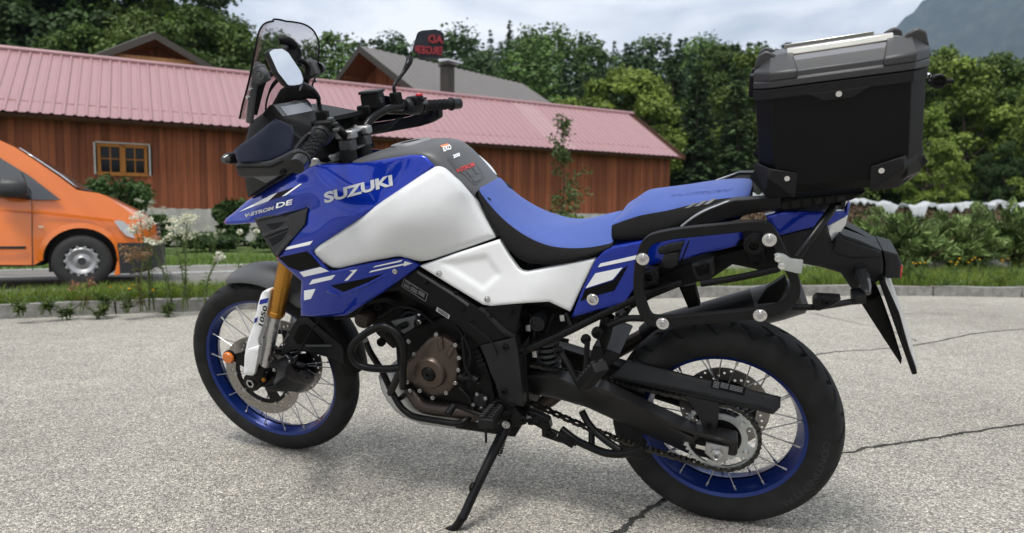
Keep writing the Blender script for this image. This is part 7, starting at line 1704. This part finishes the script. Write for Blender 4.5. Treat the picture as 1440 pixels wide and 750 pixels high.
for i, (u, v, vt) in enumerate([(65, 438, 412), (28, 440, 414), (150, 433, 405), (178, 436, 400), (95, 447, 428), (140, 446, 424), (310, 434, 408), (235, 443, 420)]):
    b = on_verge(u, v) if v < 441 else ground(u, v, .02); leafy_stalk(b, max(.14, at_depth(u, vt, b.y).z - b.z), 80 + i, ['low weed under the van side trim at the kerb', 'low weed at the kerb farthest behind the van wheel', 'leafy weed in the grass in front of the van wheel', 'weed with a tiny yellow flower beside the dry brown seed stalk', 'weed rooted in the kerb foot below the van door', 'spreading weed rooted in the kerb foot below the van wheel', 'weed in the grass just beside the front tyre', 'weed rooted in the kerb foot below the white-flowered stalks'][i], ((1, .62, .03), .008, 1, 8) if i == 3 else None, 'roadside_weed', 'low weeds along the kerb', stems=5, spread=.08)
for i, (u, v) in enumerate([(1345, 392), (1362, 391), (1378, 392), (1392, 393), (1340, 396), (1300, 394), (1280, 393), (1425, 394), (1232, 398), (1180, 399)]):
    b = on_verge(u, v); leafy_stalk(b, .30 if i < 8 else .2, 100 + i, 'small yellow-flowered plant in the grass before the junipers', ((1, .6, .02), .012, 1, 9), 'yellow_flower', 'yellow flowers before the junipers', stems=2, spread=.08)
for i, (u, v, h) in enumerate([(1258, 403, .45), (1275, 404, .4), (1300, 405, .3), (1242, 404, .3), (1150, 405, .18), (1405, 406, .2), (1330, 408, .16)]):
    b = ground(u, v, .06); leafy_stalk(b, h, 120 + i, ['tallest bushy weed spilling over the kerb behind the number plate', 'bushy weed next to the tallest one at the kerb behind the plate', 'medium weed at the kerb below the juniper with drooping tips', 'weed at the kerb close behind the plate bracket', 'low weed at the kerb beside the luggage frame bracket', 'low weed at the kerb below the tall dark juniper', 'lowest weed at the kerb below the pale stones'][i], None, 'roadside_weed', 'weeds over the right-hand kerb', stems=9, spread=.14)
# white flowering perennials across the road at the barn foot
for i, (u, vt, dep) in enumerate([(216, 283, 16.5), (258, 298, 16.5), (275, 318, 16.8), (300, 325, 17)]):
    p = at_depth(u, 310, dep); leafy_stalk(Vector((p.x, p.y, 0)), at_depth(u, vt, dep).z, 140 + i, ['cream flowering perennial clump across the road closest to the van nose', 'tallest cream flowering clump in front of the white barn plinth', 'low cream flowering clump beside the tallest one', 'cream flowering clump closest to the shrub behind the fairing beak'][i], ((.85, .85, .75), .06, 3, 22), 'flowering_perennial', 'perennials at the barn foot', stems=7, spread=.22)

# ================================================================== shop behind the camera, seen in the right mirror
shop_dir = (Vector((w0.x, w0.y, 0)) - Vector((SIGN.x, SIGN.y, 0))).normalized(); sang = math.atan2(shop_dir.y, shop_dir.x) + math.pi / 2
shop = empty('shop_building', (SIGN.x, SIGN.y, 0), sang, 'dark grey shop front with red lettering opposite the motorcycle', 'building')
mwall = mat('shop_wall', (.055, .058, .066), .6, var=.1, vscale=.8)
G().box((0, 3.02, 2.4), (13, 6, 4.8)).out('wall', mwall, shop); G().box((0, 3.0, 4.88), (13.4, 6.4, .16)).out('roof', mat('shop_roof', (.08, .08, .085), .7), shop)
for x in (-4.5, 4.2): G().box((x, -.0, 1.3), (2.6, .06, 2.2)).out('window', m_glass, shop, bevel=.01)
red_s = mat('red_sign_letters', (.66, .08, .09), .5)
def sign_text(t, x, z, h):
    V, F = text_mesh(t, .03); y1 = max(v.y for v in V); s = h / y1; x0 = min(v.x for v in V)
    V2 = [Vector((x + (v.x - x0) * s, -.055, z + v.y * s)) for v in V]; n = len(V2); es = set((a, b) for f in F for a, b in zip(f, f[1:] + f[:1]))
    Vb = [v + Vector((0, .05, 0)) for v in V2]; F2 = F + [[i + n for i in f[::-1]] for f in F] + [[b, a, a + n, b + n] for a, b in es if (b, a) not in es]
    ob('sign_letters', V2 + Vb, F2, red_s, shop, sharp=None)
mw = .42 * (SIGN - w0).length / 8
sign_text('RAD', -.52, SIGN.z + .04, .19); sign_text('BERGER', -.55, SIGN.z - .25, .19)

# ================================================================== air: light haze between here and the mountain
hz = G().box((800, 2250, 845), (8000, 5300, 1710)).out('haze', None, None, sharp=None)
hz.data.materials.clear(); mh = bpy.data.materials.new('haze_air'); mh.use_nodes = True; t = mh.node_tree; t.nodes.clear(); oo = t.nodes.new('ShaderNodeOutputMaterial'); vv = t.nodes.new('ShaderNodeVolumePrincipled')
vv.inputs['Color'].default_value = (.52, .68, .95, 1); vv.inputs['Density'].default_value = .00012; vv.inputs['Anisotropy'].default_value = .2; t.links.new(vv.outputs[0], oo.inputs['Volume']); hz.data.materials.append(mh); hz['kind'] = 'stuff'; hz['label'] = 'thin pale haze in the valley air'; hz['category'] = 'haze'
